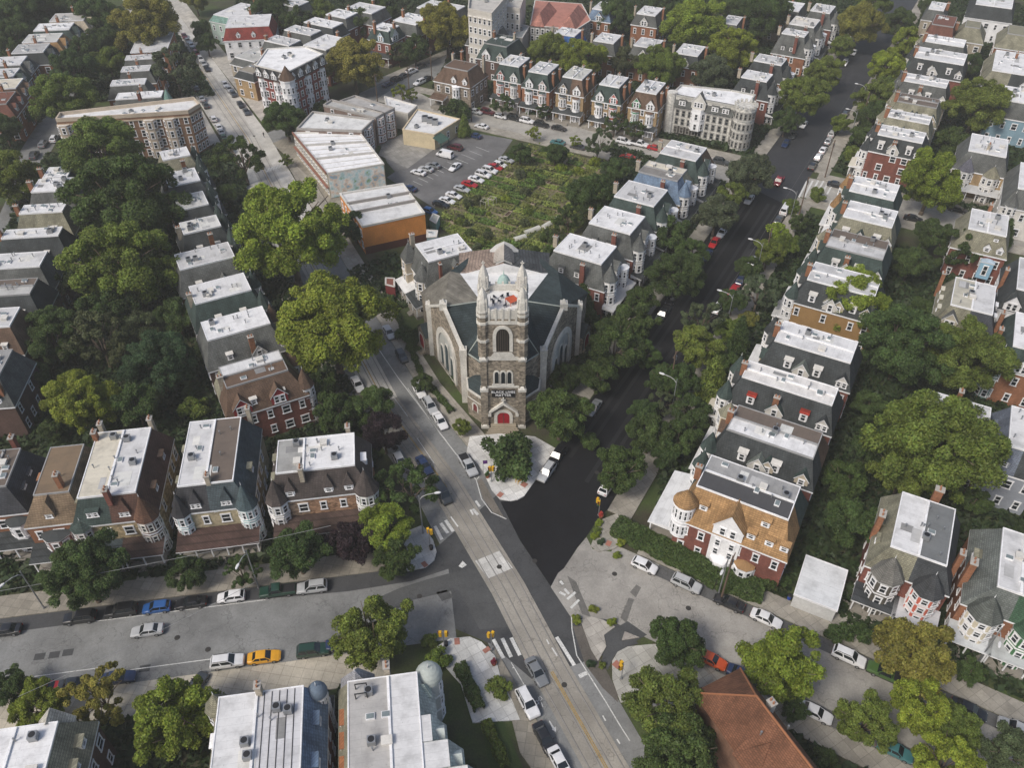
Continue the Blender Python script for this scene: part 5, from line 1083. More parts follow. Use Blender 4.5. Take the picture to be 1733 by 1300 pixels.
def stepped():
    """pale stepped twin at the bottom: authored as one house with two side wings"""
    A, B, C = (704, 1140), (590, 1150), (584, 1420)
    h = house('large twin with grey left roof, pale stepped right roof and green onion dome', A, B, C, zt=12.3, ze=8.4, run=(1.2, 1.6, 1.2, 1.9), ang=-171.3, slope=[(.50, .55, .52), MOSS], wall=OFFW, wk='plain', flat=[(.64, .64, .645), (.43, .42, .41)], split=.42, seed=101, clut=0,
        feats=[('tur', .03, .03, 1.6, 0, 10.4, 1.9, (.50, .52, .50), (.40, .435, .41), 12, 3, WHITE, 'dome'), ('tur', .80, .0, 2.3, 0, 9.2, 3.8, STUC, (.32, .32, .34), 6, 3), ('dorm', 'r', [.22, .36, .5], 's', 1.8, 1.2, STUC, OBRICK, .3), ('dorm', 'l', [.88], 'p', 1.6, 1.0, (.36, .43, .4), (.4, .48, .45), .3), ('chim', .46, .02, 11, 13.8, STUC), ('porch', .0, .3, 2.4, SLD)])
    o = h.o
    for i, (xw, y0, y1) in enumerate(((3.0, 5.6, 9.0), (4.8, 9.0, 12.4), (6.8, 12.4, 24))):
        b = MB(); b.box(-xw, y0, -.3, 0 if i == 0 else 0, y1, 8.4); b.build('wing_wall', [M(OFFW)], o)
        b = MB(); b.box(-xw+1.6, y0+.1, 8.4, .0, y1, 12.27-.06*i, 0); b.build('wing_flat_roof', [M((.64, .64, .645), 'flat')], o)
        b = MB(); X0, X1 = -xw-.2, -xw+1.6
        b.poly([(X0, y0-.2, 8.3), (X0, y1+.2, 8.3), (X1, y1, 12.3), (X1, y0+.1, 12.3)]); b.poly([(X0, y0-.2, 8.3), (X1, y0+.1, 12.3), (0, y0+.1, 12.3), (0, y0-.2, 8.3)]); b.build('mansard_roof', [M((.50, .55, .52), 'slate')], o)
        d = link('dormer', dormer_mesh('g', 1.8, 1.4, .46, (.52, .57, .55), (.54, .59, .57)), o, (X0+.45, (y0+y1)/2, 9.0), R(-90)); add_window(d, (0, 0, .2), 0, .9, 1.1, WHITE, True)
    for (lx, ly, k) in ((5.6, 1.8, 'air_conditioner'), (5.4, 8.2, 'air_conditioner'), (5.5, 5.0, 'skylight'), (3.6, 5.0, 'skylight'), (3.6, 8.4, 'roof_hatch'), (5.3, 9.2, 'vent_pipe')): link(k, clutter(k), o, (lx+.4, ly, 12.34))
    b = MB()     # roof deck chair frame
    for q in ((6.2, 1.1), (7.6, 1.1), (6.2, 2.4), (7.6, 2.4)): b.box(q[0]-.06, q[1]-.06, 12.3, q[0]+.06, q[1]+.06, 13.6)
    b.box(6.2, 1.04, 13.5, 7.6, 1.16, 13.6); b.box(6.2, 2.34, 13.5, 7.6, 2.46, 13.6); b.build('rail_frame', [DARKM], o)
stepped()
h = srow('house with panelled white roof and blue shingled right slope at the bottom', (512, 1163), (372, 1183), (366, 1400), [SLB, MOSS], BRICK, flat=[(.57, .57, .59), (.66, .66, .665)], split=.55, seed=102, clut=4, run=(1.0, 1.3, 1.2, 2.4), feats=[('tur', .06, .05, 1.1, 0, 10.4, 1.5, OFFW, (.13, .17, .22), 12, 3, WHITE, 'dome'), ('tur', .96, .04, 1.5, 0, 10, 3, STUC, MOSS, 8, 3), ('chim', .55, .06, 11, 14.2, STUC), ('dorm', 'r', [.3], 's', 1.6, 1.2, W_, W_, .2), ('dorm', 'l', [.75, .45], 's', 1.6, 1.2, SLB, SLB, .6), ('porch', 0, .5, 2, SLD)])
b = MB()
for i in range(1, 6): b.box(h.W*.55*i/6-.05, .1, 12.34, h.W*.55*i/6+.05, h.D-.1, 12.40)
b.build('roof_seam', [M((.06, .06, .065))], h.o)
srow('mossy slate house with pale gable at the lower left corner', (96, 1224), (-40, 1240), (-60, 1420), [MOSS, MOSS], DBRICK, seed=103, run=(1.6, 1.6, 1.4, 3.0), flat=(.76, .76, .77), feats=[('gwall', 'f', .3, 4.2, 2.2, STUC, (.45, .43, .38)), ('dorm', 'l', [.8, .6], 's', 1.4, 1.1, OFFW, MOSS, .5), ('dorm', 'r', .4, 's', 1.4, 1.1, OFFW, MOSS, .5), ('chim', .1, .9, 9, 13, OBRICK)])
# --- right of the right street (fronts face down-left)
def erow(label, A, B, C, slope, wall, **k):
    kw = dict(zt=12.3, ze=8.3, run=(1.6, 1.8, 1.5, 2.2), ang=-27.5, slope=slope, wall=wall, split=.5, wk='brick'); kw.update(k); return house(label, A, B, C, **kw)
erow('twin with mossy white roofed left half and coral painted bay turret', (1509, 924), (1601, 957), (1614, 863), [MOSS, (.06, .065, .07)], BRICK, flat=[W_, (.17, .18, .185)], seed=111, clut=6, feats=[('tur', .27, -.01, 2.3, 0, 8.4, 3.6, (.10, .09, .075), (.17, .165, .15), 8, 3), ('tur', .76, -.03, 2.1, 2.6, 8.6, 3.4, (.62, .16, .11), (.055, .058, .062), 8, 3), ('porch', 0, .5, 3, (.05, .055, .06)), ('porch', .5, 1, 3, (.50, .50, .52)), ('chim', -.0, .45, 7.5, 13, OBRICK, .8, 1.4), ('chim', 1.0, .3, 7.5, 13, OBRICK), ('chim', .6, 1.0, 9, 14, OBRICK, 1.2, 1.), ('dorm', 'l', [.45, .7], 's', 1.6, 1.1, MOSS, MOSS, .4)])
erow('twin at the right edge with cream bay turret under green grey slates', (1690, 992), (1765, 1022), (1795, 930), [(.15, .165, .155), (.05, .10, .06)], OBRICK, flat=W_, seed=112, run=(1.7, 2, 1.5, 3.2), feats=[('tur', .28, -.01, 2.3, 2.6, 8.4, 3.4, (.60, .54, .42), (.10, .11, .10), 8, 3), ('tur', .82, -.01, 2.0, 0, 8.0, 3, (.06, .16, .07), (.05, .10, .06), 8, 3), ('porch', 0, .5, 3, (.52, .54, .55)), ('porch', .5, 1, 3, (.4, .42, .42)), ('chim', -.02, .3, 7, 12.5, OBRICK, .9, 1.3), ('dorm', 'l', .4, 's', 1.4, 1.1, MOSS, MOSS, .4)])
h = house('low white metal roofed carport beside the tan roofed corner house', (1345, 1006), (1415, 1037), (1436, 971), zt=3.2, ze=2.6, run=(0, 0, 0, 0), ang=-27.5, wall=(.55, .55, .54), wk='plain', flat=(.66, .68, .70), name='carport', cat='carport', seed=120, clut=0, storeys=1, windows=False)
# --- second column of houses at the right
def gcol(label, A, B, C, slope, wall, **k):
    kw = dict(zt=12.3, ze=8.0, run=(2.0, 1.7, 1.5, 2.2), ang=-27, slope=slope, wall=wall, split=.5); kw.update(k); return house(label, A, B, C, **kw)
gcol('blue grey slate house with white roof at the right edge', (1708, 754), (1760, 770), (1775, 706), [(.14, .16, .20), SLD], (.3, .32, .36), wk='plain', seed=131, feats=[('dorm', 'f', .3, 's', 1.6, 1.3, (.3, .32, .36), (.14, .16, .2), .4), ('dorm', 'l', [.3, .6], 's', 1.6, 1.0, W_, (.14, .16, .20), .4)])
gcol('pale roofed house half hidden behind the big leafy tree at right', (1567, 702), (1672, 726), (1694, 690), SLG, BRICK, seed=132, flat=(.62, .62, .62), feats=[('chim', .5, .9, 11, 13.8, OBRICK)])
gcol('twin with tan left roof and white right roof and two pointed gables', (1610, 515), (1679, 531), (1687, 485), [MOSS, (.055, .06, .07)], STUC, wk='plain', flat=[(.48, .46, .39), W_], seed=133, feats=[('gwall', 'f', .26, 2.8, 2.2, (.5, .46, .36), SLG), ('gwall', 'f', .75, 2.4, 1.6, (.6, .6, .58), SLD), ('dorm', 'l', [.2, .45, .7], 's', 1.4, 1.2, MOSS, (.55, .53, .45), .3), ('dorm', 'r', [.4, .7], 's', 1.4, 1.2, W_, W_, .3), ('chim', -.02, .9, 7, 12.6, OBRICK), ('chim', 1.02, .2, 7, 12.8, OBRICK)])
gcol('mossy grey twin with pale blue two storey bay on red brick', (1640, 386), (1702, 402), (1709, 369), MOSS, BRICK, seed=134, feats=[('dorm', 'f', [.62, .85], 'g', 1.4, 1.2, W_, MOSS, .2), ('tur', .72, 0, 1.9, 2.5, 6.8, .2, (.30, .50, .66), (.4, .5, .6), 4, 1), ('chim', .5, .95, 11, 14, OBRICK), ('dorm', 'f', .72, 's', 1.0, .8, W_, MOSS, 1.3)])
gcol('twin with striped turret and pale bay above an ochre walled porch', (1640, 254), (1702, 264), (1709, 236), SLG, YBRICK, seed=135, ze=7.8, feats=[('tur', .25, 0, 1.8, 0, 8.0, 3.2, OFFW, (.14, .14, .17), 8, 3), ('tur', .74, 0, 2.0, 0, 7.6, 2.6, OFFW, MOSS, 8, 3), ('porch', 0, 1, 2.6, (.45, .46, .47)), ('chim', .52, .3, 11, 13.8, STUC)])
gcol('white gabled house partly cut by the right edge below a porch', (1722, 488), (1775, 500), (1790, 450), SLD, W_, wk='plain', seed=136, feats=[('gwall', 'f', .25, 3, 2, W_, SLD), ('chim', .0, .5, 7, 12.6, OBRICK)])
gcol('green turreted house cut by the right edge under the white gabled one', (1716, 585), (1772, 600), (1785, 545), SLGR, OBRICK, seed=137, feats=[('tur', .1, .1, 1.8, 0, 8.6, 3.4, COPPER, SLGR, 8, 3), ('gwall', 'f', .5, 2.6, 1.8, W_, SLGR), ('chim', -.02, .4, 7, 12.6, OBRICK)])
gcol('grey house cut by the right edge near the ochre porch twin', (1724, 318), (1775, 330), (1788, 288), SLG, OFFW, wk='plain', seed=138, feats=[('tur', .2, .05, 1.7, 0, 8.4, 3, OFFW, SLG, 8, 3)])
gcol('pale roofed house with dark slope by the right edge, above the round tree', (1680, 118), (1745, 132), (1755, 98), [MOSS, SLD], STUC, seed=139, feats=[('dorm', 'f', .8, 'g', 1.6, 1.4, W_, SLD, .2), ('chim', .55, .7, 11, 14, OBRICK)])
gcol('small white roofed house with blue wall at the right edge', (1697, 168), (1750, 180), (1762, 158), SLG, (.22, .33, .40), wk='plain', seed=140)
gcol('hip roofed grey house with green trim among trees at upper right', (1634, 44), (1658, 48), (1662, 38), MOSS, STUC, seed=141, zt=12, run=(3, 2.6, 2.6, 2.6), flat=MOSS, split=None, clut=0)
gcol('hip roofed house by the right edge under the white top house', (1706, 56), (1740, 62), (1746, 48), MOSS, OBRICK, seed=142, zt=12, run=(3, 2.6, 2.6, 2.6), flat=MOSS, split=None, clut=0)
gcol('white walled house with black trim at the upper right corner', (1652, 6), (1712, 14), (1722, -8), SLD, W_, wk='plain', seed=143)
# --- between trolley avenue and the left trees, beyond the brick apartments
for i, (lb, A, B, C, ex) in enumerate((('narrow white roofed house just beyond the long brick apartment block', (187, 145), (244, 141), (249, 132), {}), ('grey sloped white roofed house second beyond the brick apartment block', (205, 121), (252, 118), (255, 110), {}), ('white roofed house third beyond the brick apartment block', (212, 101), (260, 98), (266, 91), {}), ('long white flat roofed building below the olive tree by the avenue', (221, 89), (282, 84), (264, 51), dict(run=(0, 0, 0, 0), zt=9)))):
    far(lb, A, B, C, SLG, OBRICK, ang=10, **ex)
far('white roofed house with green cone turret behind the brick apartment block', (196, 168), (272, 163), (275, 153), SLG, YBRICK, ang=9, feats=[('tur', 1.02, .3, 1.7, 0, 9, 4.6, OFFW, COPPER, 8, 3)], zt=11.5)
LL = [('pale gabled house with timbered gable at the top left', (84, 36), (140, 34), (136, 22), STUC, (.45, .44, .42)), ('green mansarded house with white gable, second from top left gable', (57, 52), (118, 47), (116, 36), SLGR, W_), ('brown sided house third below the top left gabled house', (38, 72), (98, 66), (100, 53), SLTAN, (.5, .5, .48)), ('dark gabled house with white timbered gable at the left', (20, 90), (72, 88), (76, 74), SLD, (.4, .4, .4)), ('white roofed house at the left edge above the red roofed one', (-30, 112), (36, 106), (46, 92), SLG, W_), ('green sloped house at the left edge beside brown porches', (-30, 132), (24, 126), (34, 112), SLGR, W_), ('tan roofed house low at left edge above the red roofs', (-36, 152), (28, 146), (40, 130), SLBR, TANF), ('red roofed house at the left edge with grey dormered porches', (-40, 178), (14, 170), (26, 150), SLRED, SLRED)]
for i, (lb, A, B, C, sl, fl) in enumerate(LL):
    far(lb, A, B, C, sl, OBRICK, ang=8, flat=fl, zt=11, ze=7.6, feats=[('gwall', 'r', .4, 3, 2, OFFW, sl), ('porch', 0, .02, .1, SLD)] if i < 6 else [('dorm', 'r', [.3, .7], 'g', 1.6, 1.5, W_, sl, .2)], run=(1.6, 2.0, 1.4, 1.4), group='houses on the far left street')
# --- far right side of trolley avenue
far('teal fronted white roofed building by the avenue at the top', (362, 24), (412, 32), (424, 6), COPPER, (.45, .55, .5), ang=-27, wk='plain', zt=10)
far('red mansarded white building on the avenue, right side', (382, 46), (455, 40), (440, 22), (.26, .055, .045), W_, ang=8, wk='plain', zt=11, ze=7, feats=[('dorm', 'f', [.3, .6], 'g', 1.4, 1.3, W_, SLRED, .2)])
far('grey roofed low shops beside the red mansarded avenue building', (398, 96), (440, 100), (446, 76), SLG, STUC, ang=-30, zt=8.5, ze=6.5, flat=(.45, .45, .43))
far('dark and tan gabled shop house before the red brick apartments', (405, 118), (432, 122), (442, 104), SLD, YBRICK, ang=-30, zt=8.5, ze=6.5, flat=(.3, .27, .22))
FB = [('white roofed slate house right behind the red brick apartments', (448, 68), (493, 75), (503, 64), SLG), ('plain white roofed house next to the olive tree behind the apartments', (514, 76), (556, 82), (576, 60), SLG), ('white roofed house second row behind the red brick apartments', (482, 50), (524, 60), (532, 50), SLG), ('white roofed dark slate house third row behind the apartments', (515, 37), (566, 45), (580, 36), SLD), ('grey roofed slate house fourth row behind the apartments', (552, 24), (588, 29), (594, 17), SLG), ('broad pale roofed house near the top centre behind trees', (585, 14), (634, 20), (640, 6), SLG), ('pale roofed house at the top left of the avenue trees', (464, 4), (508, 8), (514, -4), SLG), ('white roofed long house at the top between grey trees and stone tower', (706, 12), (768, 20), (772, 4), SLG)]
for lb, A, B, C, sl in FB: far(lb, A, B, C, sl, BRICK, ang=-29)
far('green slate red brick twin with blue gabled neighbour near the side street', (630, 47), (656, 53), (684, 46), SLGR, BRICK, ang=-29, feats=[('gwall', 'r', .35, 3.6, 2.2, W_, SLGR), ('gwall', 'f', .6, 2.4, 2, (.45, .58, .68), SLGR), ('porch', 0, 1, 2, SLD)], ch=[('chim', .3, .1, 10, 14, OBRICK), ('chim', .9, .5, 8, 13.6, OBRICK)])
far('slate twin with brick chimneys above the olive tree centre', (666, 34), (706, 40), (724, 26), SLG, BRICK, ang=-29, ch=[('chim', .2, .5, 10, 14, OBRICK), ('chim', .95, .5, 8, 13.6, OBRICK)])
# ------------------------------------------------------------------ larger buildings
def block(label, corners, zt, wall, wk='brick', flat=WHITE, par=.7, name='building', cat='building', wins=(), fr=WHITE, trim=OFFW, group=None, ww=1.1, hh=1.8, clut=6, band=None, base=None):
    """flat roofed block from roof corner pixels (counter-clockwise seen from above); wins: (edge index, columns, rows, z first, dz)"""
    pts = [P(*c, zt) for c in corners]; c0 = sum((p for p in pts), Vector())/len(pts); o = empty(name, (c0.x, c0.y, 0)); tag(o, label, cat, group)
    L = [(p.x-c0.x, p.y-c0.y) for p in pts]; n = len(L)
    ar = sum(L[i][0]*L[(i+1) % n][1]-L[(i+1) % n][0]*L[i][1] for i in range(n)); assert ar > 0, label
    b = MB()
    for i in range(n):
        p, q = L[i], L[(i+1) % n]; b.poly([(*p, -.3), (*q, -.3), (*q, zt), (*p, zt)])
    b.build('wall', [M(wall, wk)], o)
    b = MB(); b.poly([(*p, zt-par+.1) for p in L]); b.build('flat_roof', [M(flat, 'flat')], o)
    b = MB(); t = .3
    for i in range(n):
        p, q = Vector(L[i]), Vector(L[(i+1) % n]); d = (q-p).normalized(); nn = Vector((d.y, -d.x)); cs = [p+nn*.08, q+nn*.08, q-nn*t-d*t, p-nn*t+d*t]
        b.prism([tuple(v) for v in cs], zt-par, zt+.12)
        if band: b.prism([tuple(v) for v in (p+nn*.22-d*.1, q+nn*.22+d*.1, q, p)], zt-band, zt-band+.35)
    b.build('parapet', [M(trim, 'plain', .7)], o)
    for (e, cols, rows, z0, dz) in wins:
        p, q = Vector(L[e]), Vector(L[(e+1) % n]); d = q-p; rz = math.atan2(d.y, d.x)
        for r in range(rows):
            for k in range(cols): s = p+d*((k+.5)/cols); add_window(o, (s.x, s.y, z0+r*dz), rz, ww, hh, fr)
    rg = random.Random(int(corners[0][0])); 
    for i in range(clut):
        w = [rg.random()+.15 for _ in L]; t = sum(w); x = sum(a*p[0] for a, p in zip(w, L))/t; y = sum(a*p[1] for a, p in zip(w, L))/t; k = rg.choice(['vent_pipe', 'air_conditioner', 'skylight', 'roof_hatch']); link(k, clutter(k), o, (x, y, zt-par+.12), rz if wins else 0)
    FOOT.append([p.xy for p in pts]); h = House(); h.o, h.L, h.c0 = o, L, c0; return h
def bay(o, p, q, t, w, dp, z0, z1, col, rows, dz, fr=WHITE, nm='bay_window', top=None):
    p, q = Vector(p), Vector(q); d = (q-p).normalized(); nn = Vector((d.y, -d.x)); c = p+(q-p)*t
    v = [c-d*w/2, c-d*w*.28+nn*dp, c+d*w*.28+nn*dp, c+d*w/2]
    b = MB(); b.prism([tuple(x) for x in v], z0, z1, 0, 1); bw = b.build(nm, [M(col, 'plain', .7), M(top or OFFW)], o)
    for a, e in zip(v, v[1:]):
        m = (a+e)/2; rz = math.atan2((e-a).y, (e-a).x); ln = (e-a).length
        for r in range(rows): add_window(bw, (m.x, m.y, z0+.5+r*dz), rz, min(1.0, ln*.7), 1.7, fr, True)
# brick apartment block, far left
h = block('long brown brick apartment block with cream bays, left of the avenue', ((94, 201), (226, 193), (318, 187), (338, 175), (328, 164), (101, 190)), 13.5, (.27, .15, .085), flat=(.68, .68, .68), par=.9, band=1.9, wins=((0, 8, 4, 1.2, 2.9), (1, 6, 4, 1.2, 2.9), (2, 3, 4, 1.2, 2.9)), trim=(.5, .42, .33), name='apartment_building')
for t, e in ((.07, 0), (.42, 0), (.78, 0), (.25, 1), (.62, 1)): bay(h.o, h.L[e], h.L[e+1], t, 3.6, 1.1, .3, 11.8, (.5, .42, .34), 4, 2.9)
chimney(h.o, (h.L[0][0]*.2+h.L[2][0]*.1, h.L[4][1], 12.6), 0, 2.2, BRICK)
# red brick apartment block
h = block('red brick apartment block with white corner turret and mansard dormers', ((432, 110), (484, 123), (547, 91), (516, 78), (452, 82)), 16.0, (.26, .06, .045), flat=W_, par=.3, wins=((0, 6, 4, 1.0, 3.0), (1, 8, 4, 1.0, 3.0)), band=3.2, name='apartment_building', hh=1.7)
for e, n in ((0, 4), (1, 5)):
    p, q = Vector(h.L[e]), Vector(h.L[e+1]); d = (q-p).normalized(); nn = Vector((d.y, -d.x)); rz = math.atan2(d.y, d.x)
    b = MB(); b.poly([(*(p+nn*.9), 13.0), (*(q+nn*.9), 13.0), (*q, 16.05), (*p, 16.05)]); b.poly([(*p, 13.0), (*(p+nn*.9), 13.0), (*p, 16.05)]); b.poly([(*q, 13.0), (*(q+nn*.9), 13.0), (*q, 16.05)]); b.build('mansard_roof', [M((.075, .07, .07), 'slate')], h.o)
    for k in range(n):
        c = p+(q-p)*((k+.5)/n)+nn*.8; dm = link('dormer', dormer_mesh('g', 1.9, 1.5, .35, W_, SLD), h.o, (c.x, c.y, 13.2), rz)
        for xx in (-.45, .45): add_window(dm, (xx, 0, .3), 0, .75, 1.1, WHITE, True)
        if k % 2 == 0: bay(h.o, p, q, (k+.5)/n, 2.1, .8, .5, 12.4, W_, 4, 2.95)
tc = h.L[1]; b = MB(); b.frus(*tc, 0, 14.2, 2.2, 2.2, 10, 0, .2); b.frus(*tc, 13.9, 14.3, 2.45, 2.45, 10, 0, .2); tt = b.build('turret', [M(W_)], h.o)
for i in range(10):
    t = .2+math.pi/10+i*2*math.pi/10
    if math.sin(t) < .3:
        for z in (1.2, 4.2, 7.2, 10.4): add_window(tt, (tc[0]+2.1*math.cos(t), tc[1]+2.1*math.sin(t), z), t+R(90), .8, 1.7, WHITE, True)
b = MB(); b.frus(*tc, 14.3, 18.2, 2.5, .05, 10, 0, .2); b.build('turret_roof', [M(SLBR, 'slate')], tt)
# castle-like stone flats
h = block('pale stone castle like flats with round crenellated corner tower', ((1135, 159), (1262, 183), (1279, 160), (1238, 152), (1153, 143)), 12.0, LSTONE, 'stone', flat=W_, par=.4, wins=((0, 12, 4, 1.0, 2.55), (1, 4, 4, 1.0, 2.55)), name='apartment_building', trim=(.42, .41, .38), fr=(.3, .29, .27))
p, q = Vector(h.L[0]), Vector(h.L[1]); d = (q-p).normalized(); nn = Vector((d.y, -d.x)); rz = math.atan2(d.y, d.x); ln = (q-p).length
a1, a2 = p+d*1.5, p+d*ln*.86; b = MB(); b.poly([(*(a1+nn*.8), 9.0), (*(a2+nn*.8), 9.0), (*(a2-nn*.6), 12.2), (*(a1-nn*.6), 12.2)]); b.poly([(*a1, 9.0), (*(a1+nn*.8), 9.0), (*(a1-nn*.6), 12.2)]); b.poly([(*a2, 9.0), (*(a2+nn*.8), 9.0), (*(a2-nn*.6), 12.2)]); b.build('mansard_roof', [M(SLG, 'slate')], h.o)
for t in (.18, .62, .76):
    c = p+d*ln*t+nn*.6; dm = link('dormer', dormer_mesh('s', 2.0, 1.5, .4, (.45, .45, .43), SLG), h.o, (c.x, c.y, 9.5), rz)
    for xx in (-.5, .5): add_window(dm, (xx, 0, .25), 0, .8, 1.1, WHITE, True)
bay(h.o, p, q, .40, 4.4, 1.6, 3.0, 9.6, W_, 2, 3.0)
c = p+d*ln*.40+nn*.9; dm = link('dormer', dormer_mesh('g', 4.2, 2.0, .45, LSTONE, SLG), h.o, (c.x, c.y, 9.6), rz); [add_window(dm, (x, 0, .5), 0, .8, 1.3, WHITE, True) for x in (-.9, 0, .9)]
tc = h.L[1]; b = MB(); b.frus(*tc, -.3, 12.8, 3.0, 3.0, 16); tt = b.build('round_tower', [M(LSTONE, 'stone')], h.o); b = MB()
for i in range(14): t = 2*math.pi*i/14; b.box(tc[0]+3.0*math.cos(t)-.32, tc[1]+3.0*math.sin(t)-.32, 12.8, tc[0]+3.0*math.cos(t)+.32, tc[1]+3.0*math.sin(t)+.32, 13.6)
b.frus(*tc, 11.8, 12.2, 3.2, 3.2, 16); b.frus(*tc, 9.2, 9.5, 3.12, 3.12, 16); b.build('battlement', [M(LSTONE, 'stone')], tt)
for i in range(8):
    t = R(-170+i*24)
    for z in (1.2, 3.8, 6.6, 9.8): add_window(tt, (tc[0]+3.0*math.cos(t), tc[1]+3.0*math.sin(t), z), t+R(90), .8, 1.7, (.3, .29, .27), True)
p = Vector(h.L[0]); b = MB(); b.frus(p.x+.6, p.y+.4, -.3, 12.6, 1.6, 1.6, 10); b.build('corner_turret', [M(LSTONE, 'stone')], h.o)
b = MB()
for t in (.2, .36): c = Vector(h.L[0])+d*ln*t; b.prism([tuple(c-d*2+nn*.06), tuple(c+d*2+nn*.06), tuple(c+d*2), tuple(c-d*2)], .3, 3.0)
b.build('porch_shade_panel', [M((.05, .045, .04))], h.o)  # dark panels on the wall, coloured for the shade inside the porches
# salmon roofed hall and tall pale stone building at the top
h = block('grey stone hall with salmon tiled hip roofs at the top', ((897, 42), (975, 50), (1000, 34), (985, 6), (905, 0)), 9, (.35, .34, .32), 'stone', flat=(.42, .19, .15), par=.05, wins=((0, 9, 3, 1., 2.6),), name='hall', clut=0)
for e0, e1, k in ((0, .32, 3.2), (.62, 1.0, 3.2)):
    p, q = Vector(h.L[0]), Vector(h.L[1]); a, c = p+(q-p)*e0, p+(q-p)*e1; d = (q-p).normalized(); n = Vector((-d.y, d.x)); m = (a+c)/2
    b = MB(); r1, r2 = m+n*3, m+n*16
    for tri in (((*(a-n*.4), 8.9), (*(c-n*.4), 8.9), (*r1, 12.6)), ((*(c-n*.4), 8.9), (*(c+n*18), 8.9), (*r2, 12.6), (*r1, 12.6)), ((*(a+n*18), 8.9), (*(a-n*.4), 8.9), (*r1, 12.6), (*r2, 12.6))): b.poly(tri)
    b.build('hip_roof', [M((.42, .19, .15), 'slate')], h.o)
block('tall pale limestone building at the top centre', ((792, 14), (832, 22), (858, -8), (838, -30), (795, -20)), 20, (.58, .55, .50), 'plain', flat=(.5, .48, .45), par=1, wins=((0, 5, 5, 2, 3.5), (1, 6, 5, 2, 3.5)), name='stone_building', trim=(.55, .52, .47), band=2.5)
block('pale limestone wing right of the tall limestone building', ((838, 8), (880, 14), (890, -14), (846, -20)), 16, (.55, .52, .48), 'plain', flat=(.5, .48, .45), par=1, wins=((0, 5, 4, 2, 3.4),), name='stone_building', trim=(.5, .47, .43))
block('grey ribbed roof building between tall limestone block and salmon roofed hall', ((846, 58), (884, 64), (896, 44), (862, 36)), 8, (.3, .3, .29), 'plain', flat=(.32, .34, .34), par=.1, wins=((0, 5, 2, 1, 3),), name='building')
# commercial buildings by the parking lot
h = block('long row of shops with ribbed white roof and mural end wall', ((496, 224), (553, 293), (650, 277), (608, 222)), 7.6, (.42, .38, .30), 'plain', flat=W_, par=.35, wins=((0, 14, 2, 1.2, 3.2), (2, 6, 2, 1.2, 3.0)), name='shop_row', ww=1.0, hh=1.6, clut=5)
pa, pb, pc_, pd = [Vector(q) for q in h.L]
b = MB()
for i in range(1, 9): p, q = pa.lerp(pb, i/9), pd.lerp(pc_, i/9); e = (pb-pa).normalized()*(.06 if i % 3 else .2); b.prism([tuple(p-e), tuple(p+e), tuple(q+e), tuple(q-e)], 7.3, 7.45 if i % 3 else 7.9)
b.build('party_wall', [M((.50, .48, .45))], h.o)
d = (pc_-pb).normalized(); n = Vector((d.y, -d.x)); b = MB(); b.prism([tuple(pb+n*.06+d*.2), tuple(pc_+n*.06-d*.2), tuple(pc_-d*.2), tuple(pb+d*.2)], .4, 7.3); b.build('mural', [M((.5, .5, .5), 'mural')], h.o)
e = (pb-pa).normalized(); n = Vector((e.y, -e.x)); b = MB(); b.prism([tuple(pa-n*-.02), tuple(pb-n*-.02), tuple(pb+n*.7), tuple(pa+n*.7)], 3.3, 3.5); b.prism([tuple(pa+n*.02), tuple(pb+n*.02), tuple(pb+n*.35), tuple(pa+n*.35)], 7.3, 7.9); b.build('shop_cornice', [M((.25, .12, .09))], h.o)
for i, (lb, cs, fl) in enumerate((('grey roofed brick flats nearest the ribbed shop row', ((502, 217), (612, 221), (633, 201), (529, 188)), (.66, .66, .65)), ('middle grey roofed brick flats behind the shop row', ((547, 177), (636, 199), (650, 190), (561, 168)), (.42, .42, .41)), ('farthest grey roofed brick flats beside the white annex', ((575, 170), (650, 191), (668, 182), (601, 161)), (.40, .39, .38)))):
    h = block(lb, cs, 8.6, (.24, .17, .14), flat=fl, par=.5, wins=((1, 2, 3, .8, 2.6), (0, 3, 3, .8, 2.6)), name='brick_flats', clut=3, trim=(.35, .33, .31)); bay(h.o, h.L[1], h.L[2], .5, 2.6, .8, .3, 7.9, (.30, .18, .15), 3, 2.5)
h = block('orange painted end building with white roof beside the lawn', ((575, 327), (613, 383), (719, 360), (682, 310)), 7.8, (.62, .245, .06), 'plain', flat=(.66, .66, .66), par=.4, wins=((0, 6, 2, 1.2, 3.2),), name='painted_building', cat='building', clut=4)
pa, pb, pc_, pd = [Vector(q) for q in h.L]; b = MB()
for t in (.33, .6): p, q = pa.lerp(pb, t), pd.lerp(pc_, t); e = (pb-pa).normalized()*.2; b.prism([tuple(p-e), tuple(p+e), tuple(q+e), tuple(q-e)], 7.3, 8.2)
b.build('party_wall', [M((.3, .28, .26))], h.o)
d = (pc_-pb).normalized(); n = Vector((d.y, -d.x)); b = MB(); b.prism([tuple(pb+n*.05), tuple(pc_+n*.05), tuple(pc_), tuple(pb)], -.2, 2.0); b.build('plinth', [M((.10, .035, .025))], h.o)
h = block('cream rendered low building with white roof by the parking lot', ((681, 219), (735, 228), (779, 201), (706, 184)), 4.7, (.58, .49, .33), 'plain', flat=(.68, .68, .68), par=.3, wins=((1, 3, 1, 1.4, 3),), name='cream_building', clut=2, trim=(.6, .5, .35))
for k in range(3): link('air_conditioner', clutter('air_conditioner'), h.o, (2-1.6*k, 1.2*k-.5, 4.5)).scale = (1.8, 1.8, 1.6)
p, q = Vector(h.L[1]), Vector(h.L[2]); d = (q-p).normalized(); n = Vector((d.y, -d.x)); b = MB(); c = p-d*1; b.poly([(*(c-d*.2+n*.1), 4.3), (*(c+d*4+n*.1), 4.3), (*(c+d*4+n*3.2), 3.2), (*(c-d*.2+n*3.2), 3.2)])
